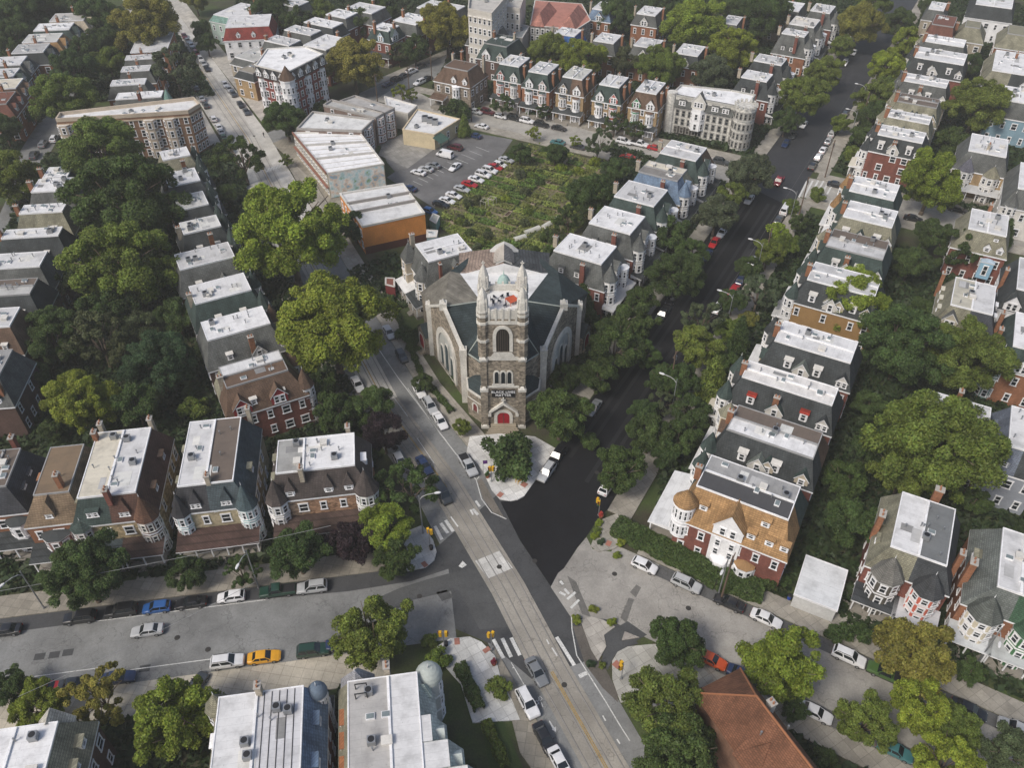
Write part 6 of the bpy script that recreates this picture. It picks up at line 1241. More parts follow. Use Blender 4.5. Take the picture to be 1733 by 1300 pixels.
for s in (0, 3.8): x = c+d*s+n*3; b.box(x.x-.1, x.y-.1, 0, x.x+.1, x.y+.1, 3.3)
b.build('green_canopy', [M((.05, .10, .08))], h.o)
block('white flat roofed annex between brick flats and cream building', ((655, 184), (690, 192), (706, 178), (650, 162)), 5.5, (.5, .48, .44), 'plain', flat=(.68, .68, .68), par=.3, name='annex', clut=2)
block('small green shed between garden and orange building', ((727, 372), (738, 379), (744, 366), (733, 361)), 2.6, (.2, .36, .33), 'plain', flat=(.45, .45, .4), par=.05, name='shed', cat='shed', clut=0)
block('small blue grey shed behind the orange building corner', ((722, 402), (739, 401), (741, 390), (722, 389)), 3.2, (.25, .33, .36), 'plain', flat=(.6, .62, .62), par=.05, name='shed', cat='shed', clut=1)
block('little red brick hut on the lawn beside the church twin', ((652, 482), (668, 486), (668, 471), (652, 470)), 2.8, (.16, .03, .03), 'plain', flat=(.2, .08, .06), par=.05, name='shed', cat='shed', clut=0)
# brown hip roofed building at the bottom right
def brownroof():
    zr, ze = 14.5, 8.2
    E0, E1_ = P(1172, 1173, ze), P(1253, 1131, ze); u = (E1_-E0).normalized(); v = Vector((u.y, -u.x, 0)); W = (E1_-E0).length; D = 26; m = (E0+E1_)/2
    o = empty('hip_roofed_building', (m.x, m.y, 0), math.atan2(u.y, u.x)); tag(o, 'building with large rust brown hipped roof at the bottom right', 'building')
    # local: x along u (end wall), -y going away from the end wall
    b = MB(); b.box(-W/2+.6, -D, -.3, W/2-.6, -.6, ze); b.build('wall', [M((.25, .13, .08), 'brick')], o)
    Rf = M((.165, .075, .043), 'slate', amp=.1); h_ = W/2; r0, r1 = -6.2, -D
    b = MB(); b.poly([(-h_, 0, ze), (h_, 0, ze), (0, r0, zr)]); b.poly([(h_, 0, ze), (h_, r1, ze), (0, r1, zr), (0, r0, zr)]); b.poly([(-h_, r1, ze), (-h_, 0, ze), (0, r0, zr), (0, r1, zr)]); b.build('hip_roof', [Rf], o)
    b = MB(); b.tube((0, r0, zr), (0, r1, zr), .16); b.build('ridge_cap', [M((.28, .12, .06))], o)
    for q_ in (-h_, h_): b = MB(); b.tube((q_, 0, ze), (0, r0, zr), .13); b.build('hip_cap', [M((.28, .12, .06))], o)
    b = MB(); b.box(-1.3, 0, 0, 1.3, .02, 1.0); gy = r0-4.8
    b = MB(); b.poly([(-h_-.6, gy-2.2, ze+.3), (-h_-.6, gy+2.2, ze+.3), (-h_*.35, gy, zr-2.0)]); b.poly([(-h_-.6, gy+2.2, ze+.3), (-h_*.62, gy+2.2, ze+2.6), (-h_*.25, gy, zr-1.9), (-h_*.35, gy, zr-2.)]); b.poly([(-h_-.6, gy-2.2, ze+.3), (-h_*.62, gy-2.2, ze+2.6), (-h_*.25, gy, zr-1.9), (-h_*.35, gy, zr-2.)]); b.build('hip_dormer', [Rf], o)
    chimney(o, (h_*.42, r0-1.2, zr-3.6), 0, 2.6, (.6, .58, .55), .8, .9)
    b = MB(); b.frus(h_*.8, r0-13, ze, 11, .45, .45, 10); b.frus(h_*.8, r0-13, 11, 11.5, .7, .3, 10); b.build('vent_cowl', [M((.7, .7, .7))], o)
    link('vent_pipe', clutter('vent_pipe'), o, (-1.8, r0-3.5, zr-1.9)); link('vent_pipe', clutter('vent_pipe'), o, (1.2, r0-4.6, zr-1.2))
    for k in range(6): add_window(o, (h_-.6, -3-3.5*k, 2.5), R(90), 1.1, 1.9, WHITE)
    for k in range(3): add_window(o, (-3+3*k, -.6, 2.5), R(180), 1.1, 1.9, WHITE)
    FOOT.append([(E0+v*q-u*0+u*w).xy for q, w in ((0, 0), (0, W), (D, W), (D, 0))])
brownroof()
# ------------------------------------------------------------------ trees
TREES = [  # px, py of crown centre, radius px, colour, kind, label (* = size colour kind), z stretch
 (488,395,98,'Y','round','* towering over the trolley avenue beside the orange building'), (563,553,98,'Y','round','* spreading over the avenue left of the church'),
 (212,342,92,'D','round','* behind the left avenue row, upper of the two biggest'), (205,452,88,'G','round','* filling the back gardens between the two left house rows'), (172,260,70,'G','round','* directly below the long brown brick apartment block'),
 (112,168,54,'G','round','* at the left end of the brick apartment block'), (125,118,40,'D','dense','* behind the brick apartments, left, below dark gabled houses'), (245,38,58,'O','round','* at the top left beside the avenue'), (296,120,42,'S','loose','* with thin crown between the avenue and white roofed houses'),
 (15,300,54,'G','round','* at the left edge above the left row of roofs'), (410,272,42,'D','loose','* on the avenue pavement opposite the shop row'), (484,203,37,'D','dense','* at the near corner of the red brick apartments'), (598,108,50,'O','round','* rising beside the red brick apartment block'), (756,48,47,'O','round','* in front of the tall pale limestone building'),
 (88,568,54,'D','round','* next to the white roofed left row, middle left'), (170,578,54,'B','loose','* with bare trunk in the left back gardens'), (268,615,64,'N','round','* behind the brown shingled brick house'), (146,680,62,'Y','round','* above the orange brick house at left'), (232,690,44,'D','dense','* between the two roofs of tan and white twins, behind them'),
 (143,975,72,'D','dense','* in front of the tan and white roofed twin'), (318,972,33,'D','dense','* by the front path of the teal turreted twin'), (408,968,31,'D','loose','* right of the teal turreted twin porch'), (505,938,52,'D','dense','* before the grey and white roofed twin porch'), (598,922,44,'P','dense','* in front of the stone twin at the left corner'),
 (653,900,47,'Y','dense','* on the left corner lawn beside the crosswalk'), (668,945,40,'D','dense','* closest to the left corner traffic signal'), (695,828,52,'D','loose','* overhanging the left kerb of the avenue'), (650,738,40,'P','dense','* beside the avenue, left, above the parked white car'), (632,688,40,'D','round','* above the purple tree beside the avenue'), (572,700,42,'D','dense','* behind the purple tree in the corner garden'),
 (632,1070,68,'G','round','* on the pavement above the onion domed twin'), (295,1222,76,'Y','round','* left of the panelled white roof at the bottom'), (172,1182,56,'O','loose','* over the parked cars at the lower left'), (65,1195,44,'Y','round','* in the lower left corner beside the red car'), (14,1168,36,'D','dense','* at the left edge beside the street, low'),
 (948,703,54,'D','round','* right of the church tower base'), (1040,588,50,'D','round','* right of the church on the dark street'), (1072,548,40,'D','round','* behind the tree right of the church'), (985,528,30,'D','cone','* in the gap between the church and slate twin'), (1145,465,50,'D','round','* left of dark street before the third slate twin'), (1130,398,36,'D','dense','* beside the white ribbed cone twin'), (1212,366,42,'S','round','* left of the dark street over the parked red car'), (1270,297,42,'S','round','* at the dark street corner by the castle flats'),
 (1085,510,30,'D','dense','* at the porch of the nearest slate twin behind the church'), (1010,640,34,'D','dense','* beside the church right entrance'), (955,640,28,'D','dense','* against the right wall of the church'),
 (1356,165,42,'G','round','* left of the dark street just beyond the castle flats'), (1395,122,32,'G','round','* second beyond the castle flats, left kerb'), (1456,42,42,'O','round','* at the far end of the dark street, left side'), (1480,8,30,'G','round','* at the very top of the dark street'),
 (1050,798,47,'D','round','* at the right kerb of the dark street near the planters'), (1098,740,38,'D','dense','* in front of the white sun porch house, upper left'), (1148,742,36,'D','dense','* beside the white porch roofs right of dark street'), (1180,588,44,'G','round','* bright topped, right of dark street below the pale lamp'), (1190,545,38,'S','loose','* by the street lamp mid way up the dark street'), (1235,562,28,'G','dense','* next to the conical evergreen right of dark street'), (1152,645,36,'D','dense','* lower of the pair below the bright topped tree'), (1205,650,32,'G','cone','* in the front garden left of the red dormered house'), (1250,572,24,'D','cone','* slender, beside the white porch roof'), (1118,690,26,'B','loose','* thin crowned by the dark street lamp'),
 (1282,500,36,'S','loose','* in front of the ochre house on dark street'), (1300,430,30,'G','dense','* at the kerb above the pale loose tree'), (1316,392,20,'Y','bush','* bright rounded, by the path near the bowed roof twin'), (1268,540,18,'O','bush','* yellowing, by the path below the ochre house'), (1340,350,18,'G','bush','* beside the pavement just below the crosswalk'), (1385,330,16,'G','bush','* on the lawn by the tan cone twin'),
 (1443,508,62,'Y','round','* covering the ochre house roof'), (1528,585,74,'D','round','* between the right row and twin with pointed gables'), (1640,605,70,'G','round','* directly below the twin with two pointed gables'), (1590,752,112,'G','round','* biggest on the right, above the coral turret twin'), (1530,800,60,'G','round','* left fringe of the biggest right tree'), (1578,308,58,'Y','round','* at the cross street corner, right of tan cone twin'), (1614,430,40,'D','loose','* left of the pale blue bay house'), (1540,450,32,'D','dense','* behind the bowed white roof twin'), (1575,400,32,'D','dense','* between the cross street car and mossy blue bay house'), (1655,178,50,'G','round','* right of the brown flat roofed twin, upper right'), (1610,242,30,'D','dense','* behind the striped turret red brick twin'), (1700,130,26,'G','dense','* beside the small blue walled house'),
 (1480,165,34,'G','round','* right of the dark street beside the brown flat roofed row front'), (1502,112,32,'Y','round','* right of dark street before the red brick dormer twin'), (1468,205,26,'D','dense','* by the lamp right of the dark street'), (1445,262,20,'G','bush','* at the cross street corner lawn'), (1475,235,22,'G','bush','* before the striped turret house'), (1535,70,28,'Y','round','* opposite the olive tree at the far right kerb'), (1520,40,30,'D','round','* near the far end, right of the dark street'),
 (1440,890,48,'D','dense','* in the dark garden behind the tan roofed house'), (1430,815,38,'D','dense','* behind the ribbed slate twin'), (1480,760,34,'D','dense','* deep in the gardens behind the red dormered house'), (1470,690,30,'D','dense','* beside the green shed roofs behind red dormered house'), (1545,1108,70,'O','round','* autumn tinted beside the coral turret twin porch'), (1642,1140,26,'D','dense','* small, at the steps near the cream bay house'), (1378,1010,18,'D','bush','* by the carport'),
 (1145,1090,50,'D','round','* over the corner pavement above the orange car'), (1320,1128,76,'Y','round','* beside the brown hipped roof'), (1126,1198,72,'G','round','* on the right of the avenue at the bottom corner'), (1148,1270,74,'D','round','* below the corner tree, covering the brown roof eave'), (1465,1225,52,'G','round','* on the right street, lower kerb beyond the white car'), (1560,1200,56,'Y','round','* overhanging the right street lower kerb'), (1620,1232,44,'G','round','* beside the silver car at the lower right'), (1600,1292,58,'Y','round','* at the bottom edge, lower right'), (1706,1276,46,'S','round','* in the lower right corner'), (1345,1205,24,'D','dense','* by the brown roofed building white car'), (1400,1290,26,'D','bush','* behind the brown roofed building'),
 (857,772,52,'D','bush','* rounded mound in front of the church steps'), (782,725,17,'G','dense','* trimmed, on the pavement left of the tower'), (716,648,18,'D','dense','* on the kerb beside parked white car by church'), (700,585,16,'D','bush','* beside the church side steps'), (770,640,14,'D','bush','* under the great left church window'), (690,565,20,'D','bush','* on the small lawn beside the church twin'),
 (728,1085,16,'G','bush','* upright, by the bin at the bottom plaza'), (742,1116,24,'G','bush','* in front of the onion dome'), (846,1165,24,'G','bush','* at the kerb right of the bottom plaza'), (1000,1125,9,'N','bush','* round, on the traffic island kerb'), (975,1048,10,'Y','bush','* bright, at the traffic island tip'), (1004,1032,9,'Y','bush','* yellow, upper edge of traffic island'), (1036,1054,9,'Y','bush','* yellow, by the traffic island gap'), (1018,1126,8,'G','bush','* by the corner bollards'), (1014,886,8,'Y','bush','* first planter, upper right corner'), (1012,898,8,'G','bush','* second planter, right corner'), (1008,908,9,'Y','bush','* third planter, right corner'), (1018,918,8,'N','bush','* low planter by tactile paving'), (1050,918,10,'Y','bush','* right of the tactile paving'), (1045,940,8,'Y','bush','* near the white hatchback'), (1300,990,20,'D','bush','* by the bay of the tan roofed house'), (1265,985,18,'D','bush','* beneath the tan roofed house wall'), (1328,985,14,'D','bush','* by the carport corner'), (1420,1075,24,'D','bush','* by the concrete forecourt'), (1455,1070,22,'D','bush','* below the dark tiled porch'),
 # garden, car park, top
 (1003,332,42,'D','round','* at the right edge of the community garden'), (1040,292,24,'D','dense','* above the garden, beside a grey patched roof'), (962,372,26,'D','loose','* in the lower right of the garden'), (930,400,18,'D','bush','* at the garden foot by white cloches'), (960,425,14,'G','bush','* round, behind the nearest slate twin'), (880,262,20,'D','dense','* at the garden corner beside the car park'), (904,226,13,'Y','loose','* slight, on the garden pavement of the cross street'), (974,240,11,'Y','loose','* slim street tree by the garden top'), (1012,248,28,'S','loose','* at the garden top right by the cross street'), (940,262,22,'D','dense','* inside the upper garden'), (770,188,30,'D','bush','* hedge like, behind the cream building'), (786,216,13,'G','cone','* at the cream building corner'), (680,158,16,'Y','loose','* on the side street corner'), (696,163,12,'G','loose','* beside the side street corner pole'), (850,178,20,'D','loose','* before the first gabled twin'), (1040,212,20,'D','loose','* before the yellow brick twin'), (1075,222,18,'D','loose','* beside the yellow brick twin'), (920,190,14,'D','loose','* before the white gabled twin'), (485,272,12,'G','loose','* slim street tree at the shop row'),
 (900,190,10,'D','bush','* at the porch of the white gabled twin'), (928,88,36,'G','round','* behind the white gabled green twin'), (985,100,40,'Y','round','* bright, behind the patchy grey twin'), (918,45,24,'G','round','* in front of the salmon roofed hall'), (1060,105,28,'B','round','* behind the yellow brick twin'), (1118,115,40,'G','round','* behind the green gabled twin'), (1205,124,36,'S','round','* behind the castle flats'), (1240,85,42,'Y','round','* behind the slate house beyond castle flats'), (1175,42,54,'Y','round','* big bright one between far rows at the top'), (1045,28,36,'D','round','* right of the salmon roofed hall'), (1088,48,22,'D','dense','* before the arched gable house'), (1290,25,46,'D','round','* mass at the top, left of dark street'), (1240,5,40,'D','round','* top edge left of the dark one'), (1140,2,40,'D','round','* top edge above the bright one'), (1000,30,18,'D','dense','* close right of the salmon roofs'), (1330,5,26,'G','round','* top edge by far houses'),
 (460,22,36,'D','round','* at the top behind the teal building'), (505,38,28,'D','dense','* in front of pale roofs, top left centre'), (545,22,26,'G','round','* third along the top left centre'), (610,42,28,'D','dense','* above the olive apartment tree'), (650,18,28,'D','round','* at top before the pale roofed house'), (688,18,24,'S','round','* left of the olive limestone tree'), (702,84,26,'D','dense','* below the olive limestone tree'), (675,92,20,'B','loose','* next to parked cars on the side street'), (845,22,12,'D','dense','* tiny, beside the limestone wing'), (350,74,20,'D','dense','* lower avenue kerb pair member by red mansard'), (343,50,18,'D','dense','* upper avenue kerb pair member by red mansard'),
 (25,20,46,'D','round','* at the extreme top left corner'), (78,12,36,'D','round','* second at the top left edge'), (128,8,34,'D','round','* third at the top left edge'), (170,28,40,'D','round','* left of the top olive tree'), (20,62,34,'D','round','* at left edge under the top corner trees'), (165,75,30,'D','dense','* below the third top left tree'), (185,108,28,'G','dense','* left of narrow white roofs, behind apartments'), (135,88,26,'D','dense','* in front of brown sided house'), (200,60,28,'D','dense','* left of the long white flat roof'), (8,222,30,'D','dense','* at the left edge by the lawn'), (45,200,18,'D','dense','* by the left street opposite the brick apartments'), (62,165,16,'D','dense','* beside dormered porches at the left'), (330,0,24,'O','round','* top edge beside the avenue'), (545,185,20,'D','bush','* low, beside the brick flats wall'),
 (1172,700,32,'D','dense','* in the front garden left of the ribbed slate twin'), (1122,645,32,'D','round','* on the kerb above the lamp opposite the church'), (1228,615,26,'D','dense','* by the porch of the white box dormer twin'), (1240,512,26,'D','round','* between the conical evergreen and the ochre house front'), (1268,455,24,'D','dense','* on the pavement left of the ochre house pole'), (1332,415,22,'G','dense','* before the porch of the bowed roof twin'), (1352,378,18,'D','dense','* before the weathered brown slated twin'), (1458,232,20,'D','dense','* on the corner before the striped turret'), (1488,192,24,'D','round','* in front of the mossy slated narrow twin'), (1505,150,24,'G','round','* before the tan gabled brown roofed twin'), (1422,210,18,'G','dense','* between parked cars on the right kerb, far end'), (1092,600,30,'D','round','* tight to the left kerb right of the church'), (1170,430,30,'D','round','* left of the dark street above the third slate twin'), (1240,330,26,'G','round','* at the left kerb just below the castle corner trees'), (1330,205,26,'D','dense','* beside the castle flats round tower'), (1425,80,24,'G','round','* at the left kerb below the far olive tree'), (1090,700,28,'D','dense','* by the right kerb opposite the church tower'), (1125,770,28,'D','dense','* beside the white sun porch'), (995,745,20,'D','bush','* at the church corner by parked cars'),
 # darker gaps
 (55,640,32,'D','dense','* deep in the left gardens by the red chimneys'), (190,520,48,'D','dense','* in the shade between left rows'), (300,540,36,'D','dense','* close behind the green trimmed avenue house'), (100,480,36,'D','dense','* by the dark house with brown strip'), (240,560,34,'B','dense','* brownish, centre of left gardens'), (330,690,26,'G','bush','* behind the white and brown teal turreted twin'), (430,700,24,'G','dense','* behind the grey roofed stone twin'), (595,770,26,'D','dense','* right of the white stained roof'), (540,660,34,'D','dense','* right of the red brick brown shingled house'), (90,730,24,'D','dense','* behind the orange brick house'), (385,330,22,'D','dense','* beside the left avenue row near the thin tree'), (600,385,30,'D','dense','* between tall yellow tree and orange building'), (1410,600,22,'D','dense','* behind the white box dormer twin'), (1650,850,26,'D','dense','* between the coral twin and the biggest tree'), (1695,800,26,'D','dense','* right of the biggest tree, at the edge'), (1700,640,22,'G','round','* at the edge below green turreted house'), (1560,530,30,'D','dense','* left of twin with pointed gables'), (1700,400,18,'D','cone','* by the pale blue bay house right side'), (1640,110,24,'D','round','* upper right behind the red brick dormer twin'), (1600,90,24,'G','round','* behind the far white right row'), (1690,22,26,'D','round','* by the white top right house'), (1570,15,20,'D','dense','* at the far right row end'),
]
SEEN = set()
for t in TREES:
    d = t[5]
    tree(t[0], t[1], t[2], t[3], t[4], d, t[6] if len(t) > 6 else (1. if t[4] != 'cone' else 1.2))
hedge([P(1040, 895), P(1130, 940), P(1215, 985), P(1290, 1010)], 3.4, 1.8, 'long dark clipped hedge between the tan roofed house and the right street')
hedge([P(778, 1130), P(812, 1205)], 1.6, 1.3, 'clipped hedge on the plaza side of the onion domed twin')
hedge([P(822, 1225), P(856, 1300)], 1.2, 1.0, 'thin clipped hedge along the lawn at the bottom', 'G')
hedge([P(660, 505), P(715, 640), P(765, 700)], .9, .8, 'low hedge under the left wall of the church')
hedge([P(740, 172), P(815, 190)], 1.0, .9, 'low hedge along the brown stone house lawn', 'G')
# ------------------------------------------------------------------ low growth of the yards and the community garden
def blockpoly(*p): return [tuple(q)[:2] for q in p]
YARDS = [[Ls(-120, 86), Ls(-12, 86), (-24, 108), (-55, 168), (-84, 232), (-136, 226), (-132, 200), (-112, 110)], [Ls(-80, 62.5), Ls(-6, 61.8), (2, 40), (-60, 30)], [Rs(-22, 85.5), Rs(110, 85.5), Rs(110, 175), Dk(205, 26), Dk(100, 26)], [Rs(-4, 64.5), Rs(80, 64.5), (60, 20), (18, 46)], [Dk(112, 49.2), Dk(210, 49.2), (30, 232), (22, 190), (12, 150)], [Xs(-150, 230.5), Xs(-42, 230.5), Dk(420, 49.5), (60, 420), (-20, 330)], [Dk(232, 26), Dk(440, 26), Rs(260, 260), Rs(150, 195)], [(-140, 262), (-98, 268), (-150, 370), (-152, 300)], [(-260, 200), (-145, 214), (-152, 330), (-290, 420)], [(-86, 290), (-48, 292), (10, 350), (-120, 420), (-112, 330)], [(-39, 165), (-28, 172), (-18, 152), (-30, 148)]]
cover('undergrowth', YARDS, 4.2, lambda x, y: .5+1.1*max(0, math.sin(x*.31+math.sin(y*.2)*2)*math.cos(y*.27+1)), .85, (.036, .056, .020), 'dark low bushes, weeds and grass filling the yards')  # growth colour darkened to stand for deep shadow in the yards
GARD = px((745, 385), (752, 352), (868, 262), (900, 245), (1050, 280), (1062, 300), (1000, 372), (935, 425), (880, 440), (800, 425))
GA, GB = Vector(Dk(1, 0))-Vector(Dk(0, 0)), Vector(Dk(0, 1))-Vector(Dk(0, 0))
def plot(x, y):
    u, v = x*GA.x+y*GA.y, x*GB.x+y*GB.y; i, j = math.floor(u/3.1), math.floor(v/5.2); return i, j, u-3.1*i, v-5.2*j
def gh(k):
    def f(x, y):
        i, j, a, c = plot(x, y); h = random.Random(i*91+j*7+3); kind, hh = h.randrange(4), h.uniform(.25, 1.25)
        if kind != k and not (k == 2 and kind == 3 and (x*7) % 1 < .3): return -9
        if a < .55 or c < .65: return -9
        return hh*(.35+.65*abs(math.sin(a*2.2)))
    return f
for k, (cl, nm) in enumerate((((.24, .29, .07), 'pale green vegetable beds in the community garden'), ((.13, .20, .045), 'mid green leafy plots in the community garden'), ((.19, .21, .06), 'straw and weed patches in the community garden'))): cover('garden_plants', [GARD], 30, gh(k), .36, cl, nm, False)
rg = random.Random(9)
for i in range(70):
    x, y = rg.uniform(760, 1045), rg.uniform(255, 430)
    g = P(x, y)
    if inpoly(g.x, g.y, GARD): tree(x, y, rg.uniform(5, 12), rg.choice('GDYSB'), 'bush', 'leafy * among the community garden plots behind the church', 1.1, 'shrubs in the community garden')
sheet('path', GARD, .012, M((.24, .20, .13), 'soil'))
rg = random.Random(5)
for i, (x, y, a) in enumerate(((905, 262, 60), (862, 300, 58), (930, 310, 61), (800, 345, 60), (860, 365, 62), (985, 290, 60), (770, 375, 60), (905, 345, 61))):
    p = P(x, y); b = MB(); l, w_ = 2.8, 1.1
    b.box(-l/2, -w_/2, 0, l/2, -w_/2+.1, .7); b.box(-l/2, w_/2-.1, 0, l/2, w_/2, .7); b.box(-l/2, -w_/2+.1, 0, -l/2+.1, w_/2-.1, .7); b.box(l/2-.1, -w_/2+.1, 0, l/2, w_/2-.1, .7); b.box(-l/2+.1, -w_/2+.1, 0, l/2-.1, w_/2-.1, .5, 1)
    tag(b.build('planter_bed', [M((.36, .30, .22)), M((.09, .06, .04))], None, p, R(a)), 'weathered timber raised bed among the community garden plots', 'raised bed', 'raised beds in the community garden')
for i, (x, y, l, d) in enumerate(((880, 404, 3.2, 'lowest white cloche tunnel at the garden foot'), (901, 391, 4.4, 'middle white cloche tunnel in the lower garden'), (933, 378, 6.5, 'long white cloche tunnel nearest the right garden trees'))):
    b = MB(); n = 8
    for k in range(n): t0, t1 = math.pi*k/n, math.pi*(k+1)/n; b.poly([(-l/2, .8*math.cos(t0), .9*math.sin(t0)), (l/2, .8*math.cos(t0), .9*math.sin(t0)), (l/2, .8*math.cos(t1), .9*math.sin(t1)), (-l/2, .8*math.cos(t1), .9*math.sin(t1))])
    for s in (-1, 1): b.poly([(s*l/2, .8*math.cos(math.pi*k/n), .9*math.sin(math.pi*k/n)) for k in range(n+1)])
    tag(b.build('cloche_tunnel', [M((.55, .55, .5), 'plain', .5)], None, P(x, y), R((30, 35, 48)[i])), d, 'cloche')
for i, (x, y) in enumerate(((820, 350), (833, 346))):
    b = MB(); [b.box(p-.04, q-.04, 0, p+.04, q+.04, 1.9) for p in (-.8, .8) for q in (-.8, .8)]; [b.box(-.84, q-.04, 1.9, .84, q+.04, 1.98) for q in (-.8, .8)]; [b.box(p-.04, -.76, 1.9, p+.04, .76, 1.98) for p in (-.8, .8)]
    tag(b.build('plant_frame', [M((.5, .47, .4))], None, P(x, y), R(60)), ('left' if i == 0 else 'right')+' one of two open white timber frames in the garden', 'plant frame')
# ------------------------------------------------------------------ cars
def cars(head, items, phrase, frm, group, first=0):
    for i, it in enumerate(items):
        x, y, kd, c = it[:4]; h = it[4] if len(it) > 4 else head
        car(x, y, h, kd, c, '%s %s %s, %s %s' % (c, kd if kd != 'suv' else 'SUV', phrase, ORD[i+first], frm), group)
cars(188.7, [(528,994,'suv','silver'), (470,1000,'pickup','dark green'), (391,1010,'hatchback','white'), (323,1020,'sedan','black'), (265,1028,'hatchback','blue'), (205,1033,'suv','black'), (135,1045,'suv','black'), (8,1067,'sedan','black')], 'on the upper kerb of the left street', 'from the crossing', 'cars on the upper kerb of the left street')
cars(8.7, [(578,1090,'sedan','navy'), (530,1101,'suv','dark green'), (447,1112,'sedan','yellow'), (385,1120,'suv','white'), (200,1147,'sedan','navy'), (128,1158,'sedan','dark grey'), (80,1165,'sedan','red'), (42,1170,'hatchback','white')], 'on the lower kerb of the left street', 'from the crossing', 'cars on the lower kerb of the left street')
car(249, 1067, 188.7, 'sedan', 'silver', 'silver sedan driving alone down the middle of the left street')
car(330, 1162, 70, 'sedan', 'dark grey', 'dark grey sedan half hidden in the driveway by the bottom tree')
cars(-30.2, [(1091,957,'hatchback','white'), (1162,988,'suv','silver'), (1234,1020,'sedan','black', 149.8), (1297,1047,'sedan','white'), (1437,1112,'suv','white'), (1640,1201,'sedan','black'), (1720,1235,'suv','silver', 149.8)], 'on the upper kerb of the right street', 'from the crossing', 'cars on the upper kerb of the right street')
car(1502, 1141, 149.8, 'pickup', 'green', 'old green pickup truck loaded with junk under the autumn tinted tree')
cars(-30.2, [(1203,1116,'sedan','orange'), (1258,1143,'sedan','navy'), (1380,1206,'sedan','white'), (1515,1270,'sedan','teal')], 'on the lower kerb of the right street', 'from the corner', 'cars on the lower kerb of the right street')
cars(240.8, [(925,799,'suv','silver'), (943,771,'suv','black'), (1005,690,'sedan','grey'), (1122,531,'pickup','dark grey'), (1137,505,'sedan','black'), (1196,432,'sedan','navy'), (1209,410,'sedan','red'), (1222,393,'sedan','white'), (1268,337,'sedan','white'), (1330,242,'sedan','navy'), (1342,228,'sedan','dark grey'), (1360,210,'sedan','white'), (1430,106,'suv','white'), (1445,88,'sedan','white')], 'on the left kerb of the dark street', 'from the church', 'cars on the left kerb of the dark street')
cars(60.8, [(1028,822,'suv','white'), (1215,520,'sedan','white'), (1242,490,'sedan','red'), (1254,473,'sedan','navy'), (1264,457,'suv','grey'), (1275,441,'sedan','silver'), (1318,371,'sedan','dark grey'), (1329,355,'van','white'), (1375,281,'suv','black'), (1385,265,'hatchback','white'), (1393,253,'sedan','white'), (1402,238,'sedan','silver'), (1408,226,'suv','silver'), (1423,205,'sedan','silver'), (1430,193,'suv','dark grey')], 'on the right kerb of the dark street', 'from the planters', 'cars on the right kerb of the dark street')
car(1318, 306, 240.8, 'pickup', 'red', 'red pickup truck stopped at the far crosswalk on the dark street')
cars(296, [(792,787,'pickup','silver'), (745,712,'sedan','white'), (728,687,'suv','silver'), (709,660,'sedan','white'), (680,602,'hatchback','dark grey'), (658,562,'sedan','silver')], 'parked between avenue and church', 'from the plaza', 'cars parked beside the church on the avenue')
cars(296, [(677,780,'hatchback','white'), (605,650,'sedan','white')], 'parked on the left kerb of the avenue', 'from the crosswalk', None)
car(718, 787, 300, 'sedan', 'navy', 'navy sedan driving down the avenue ahead of a dark van')
car(748, 834, 299, 'van', 'dark grey', 'dark grey van driving toward the crossing on the avenue')
cars(296, [(893,1190,'suv','white'), (922,1250,'sedan','black'), (948,1292,'sedan','white')], 'parked by the bike lane at the bottom of the avenue', 'from crossing', 'cars parked at the bottom of the avenue')
car(908, 1137, 297, 'sedan', 'grey', 'grey sedan driving on the trolley tracks just below the crossing')
cars(297, [(417,188,'sedan','dark grey'), (407,176,'sedan','black'), (395,158,'hatchback','dark grey'), (388,150,'sedan','silver'), (381,142,'sedan','white'), (350,115,'sedan','black'), (345,107,'sedan','silver'), (340,100,'suv','white'), (333,90,'suv','red'), (328,83,'sedan','dark grey'), (324,76,'sedan','white'), (318,68,'sedan','silver'), (312,60,'sedan','maroon')], 'on the right kerb of the far avenue', 'from the bend', 'cars on the right kerb of the far avenue')
cars(117, [(378,231,'sedan','green'), (374,222,'sedan','silver'), (370,214,'sedan','white'), (361,200,'hatchback','white'), (348,177,'sedan','dark grey'), (341,166,'sedan','silver'), (332,149,'sedan','black')], 'on the left kerb of the far avenue', 'from the bend', 'cars on the left kerb of the far avenue')
cars(100, [(58,262,'suv','dark grey'), (73,243,'suv','grey'), (92,234,'suv','white')], 'beside the lawn at the end of the brick apartments', 'up', None)
cars(52, [(657,142,'sedan','navy'), (671,134,'suv','black'), (684,127,'sedan','dark grey'), (697,120,'suv','white'), (712,111,'sedan','dark grey')], 'on the left kerb of the side street', 'from the corner', None)
cars(232, [(710,139,'suv','white'), (722,133,'sedan','black')], 'on the right kerb of the side street by brown stone house', 'up', None)
cars(-27.5, [(805,188,'sedan','silver'), (825,189,'suv','maroon'), (848,196,'hatchback','white'), (870,199,'suv','black'), (892,204,'suv','white'), (916,210,'suv','black'), (946,216,'sedan','black'), (1056,239,'suv','white'), (1082,243,'pickup','white'), (1109,250,'sedan','red'), (1220,273,'suv','dark grey')], 'on the house side of the cross street', 'from the left', 'cars on the house side of the cross street')
cars(152.5, [(944,240,'sedan','teal'), (978,248,'sedan','dark grey'), (1062,265,'sedan','red')], 'on the garden side of the cross street', 'from the left', None)
cars(-27.5, [(1415,312,'sedan','black'), (1546,369,'sedan','black'), (1622,354,'sedan','black')], 'on the cross street right of the dark street', 'along', None)
cars(150, [(692,318,'sedan','navy'), (708,291,'sedan','white'), (721,285,'sedan','silver'), (733,279,'sedan','grey'), (753,262,'van','white'), (770,249,'suv','maroon'), (803,229,'sedan','navy'), (815,213,'sedan','white')], 'on the building side of the car park', 'from the bottom', 'cars on the building side of the car park')
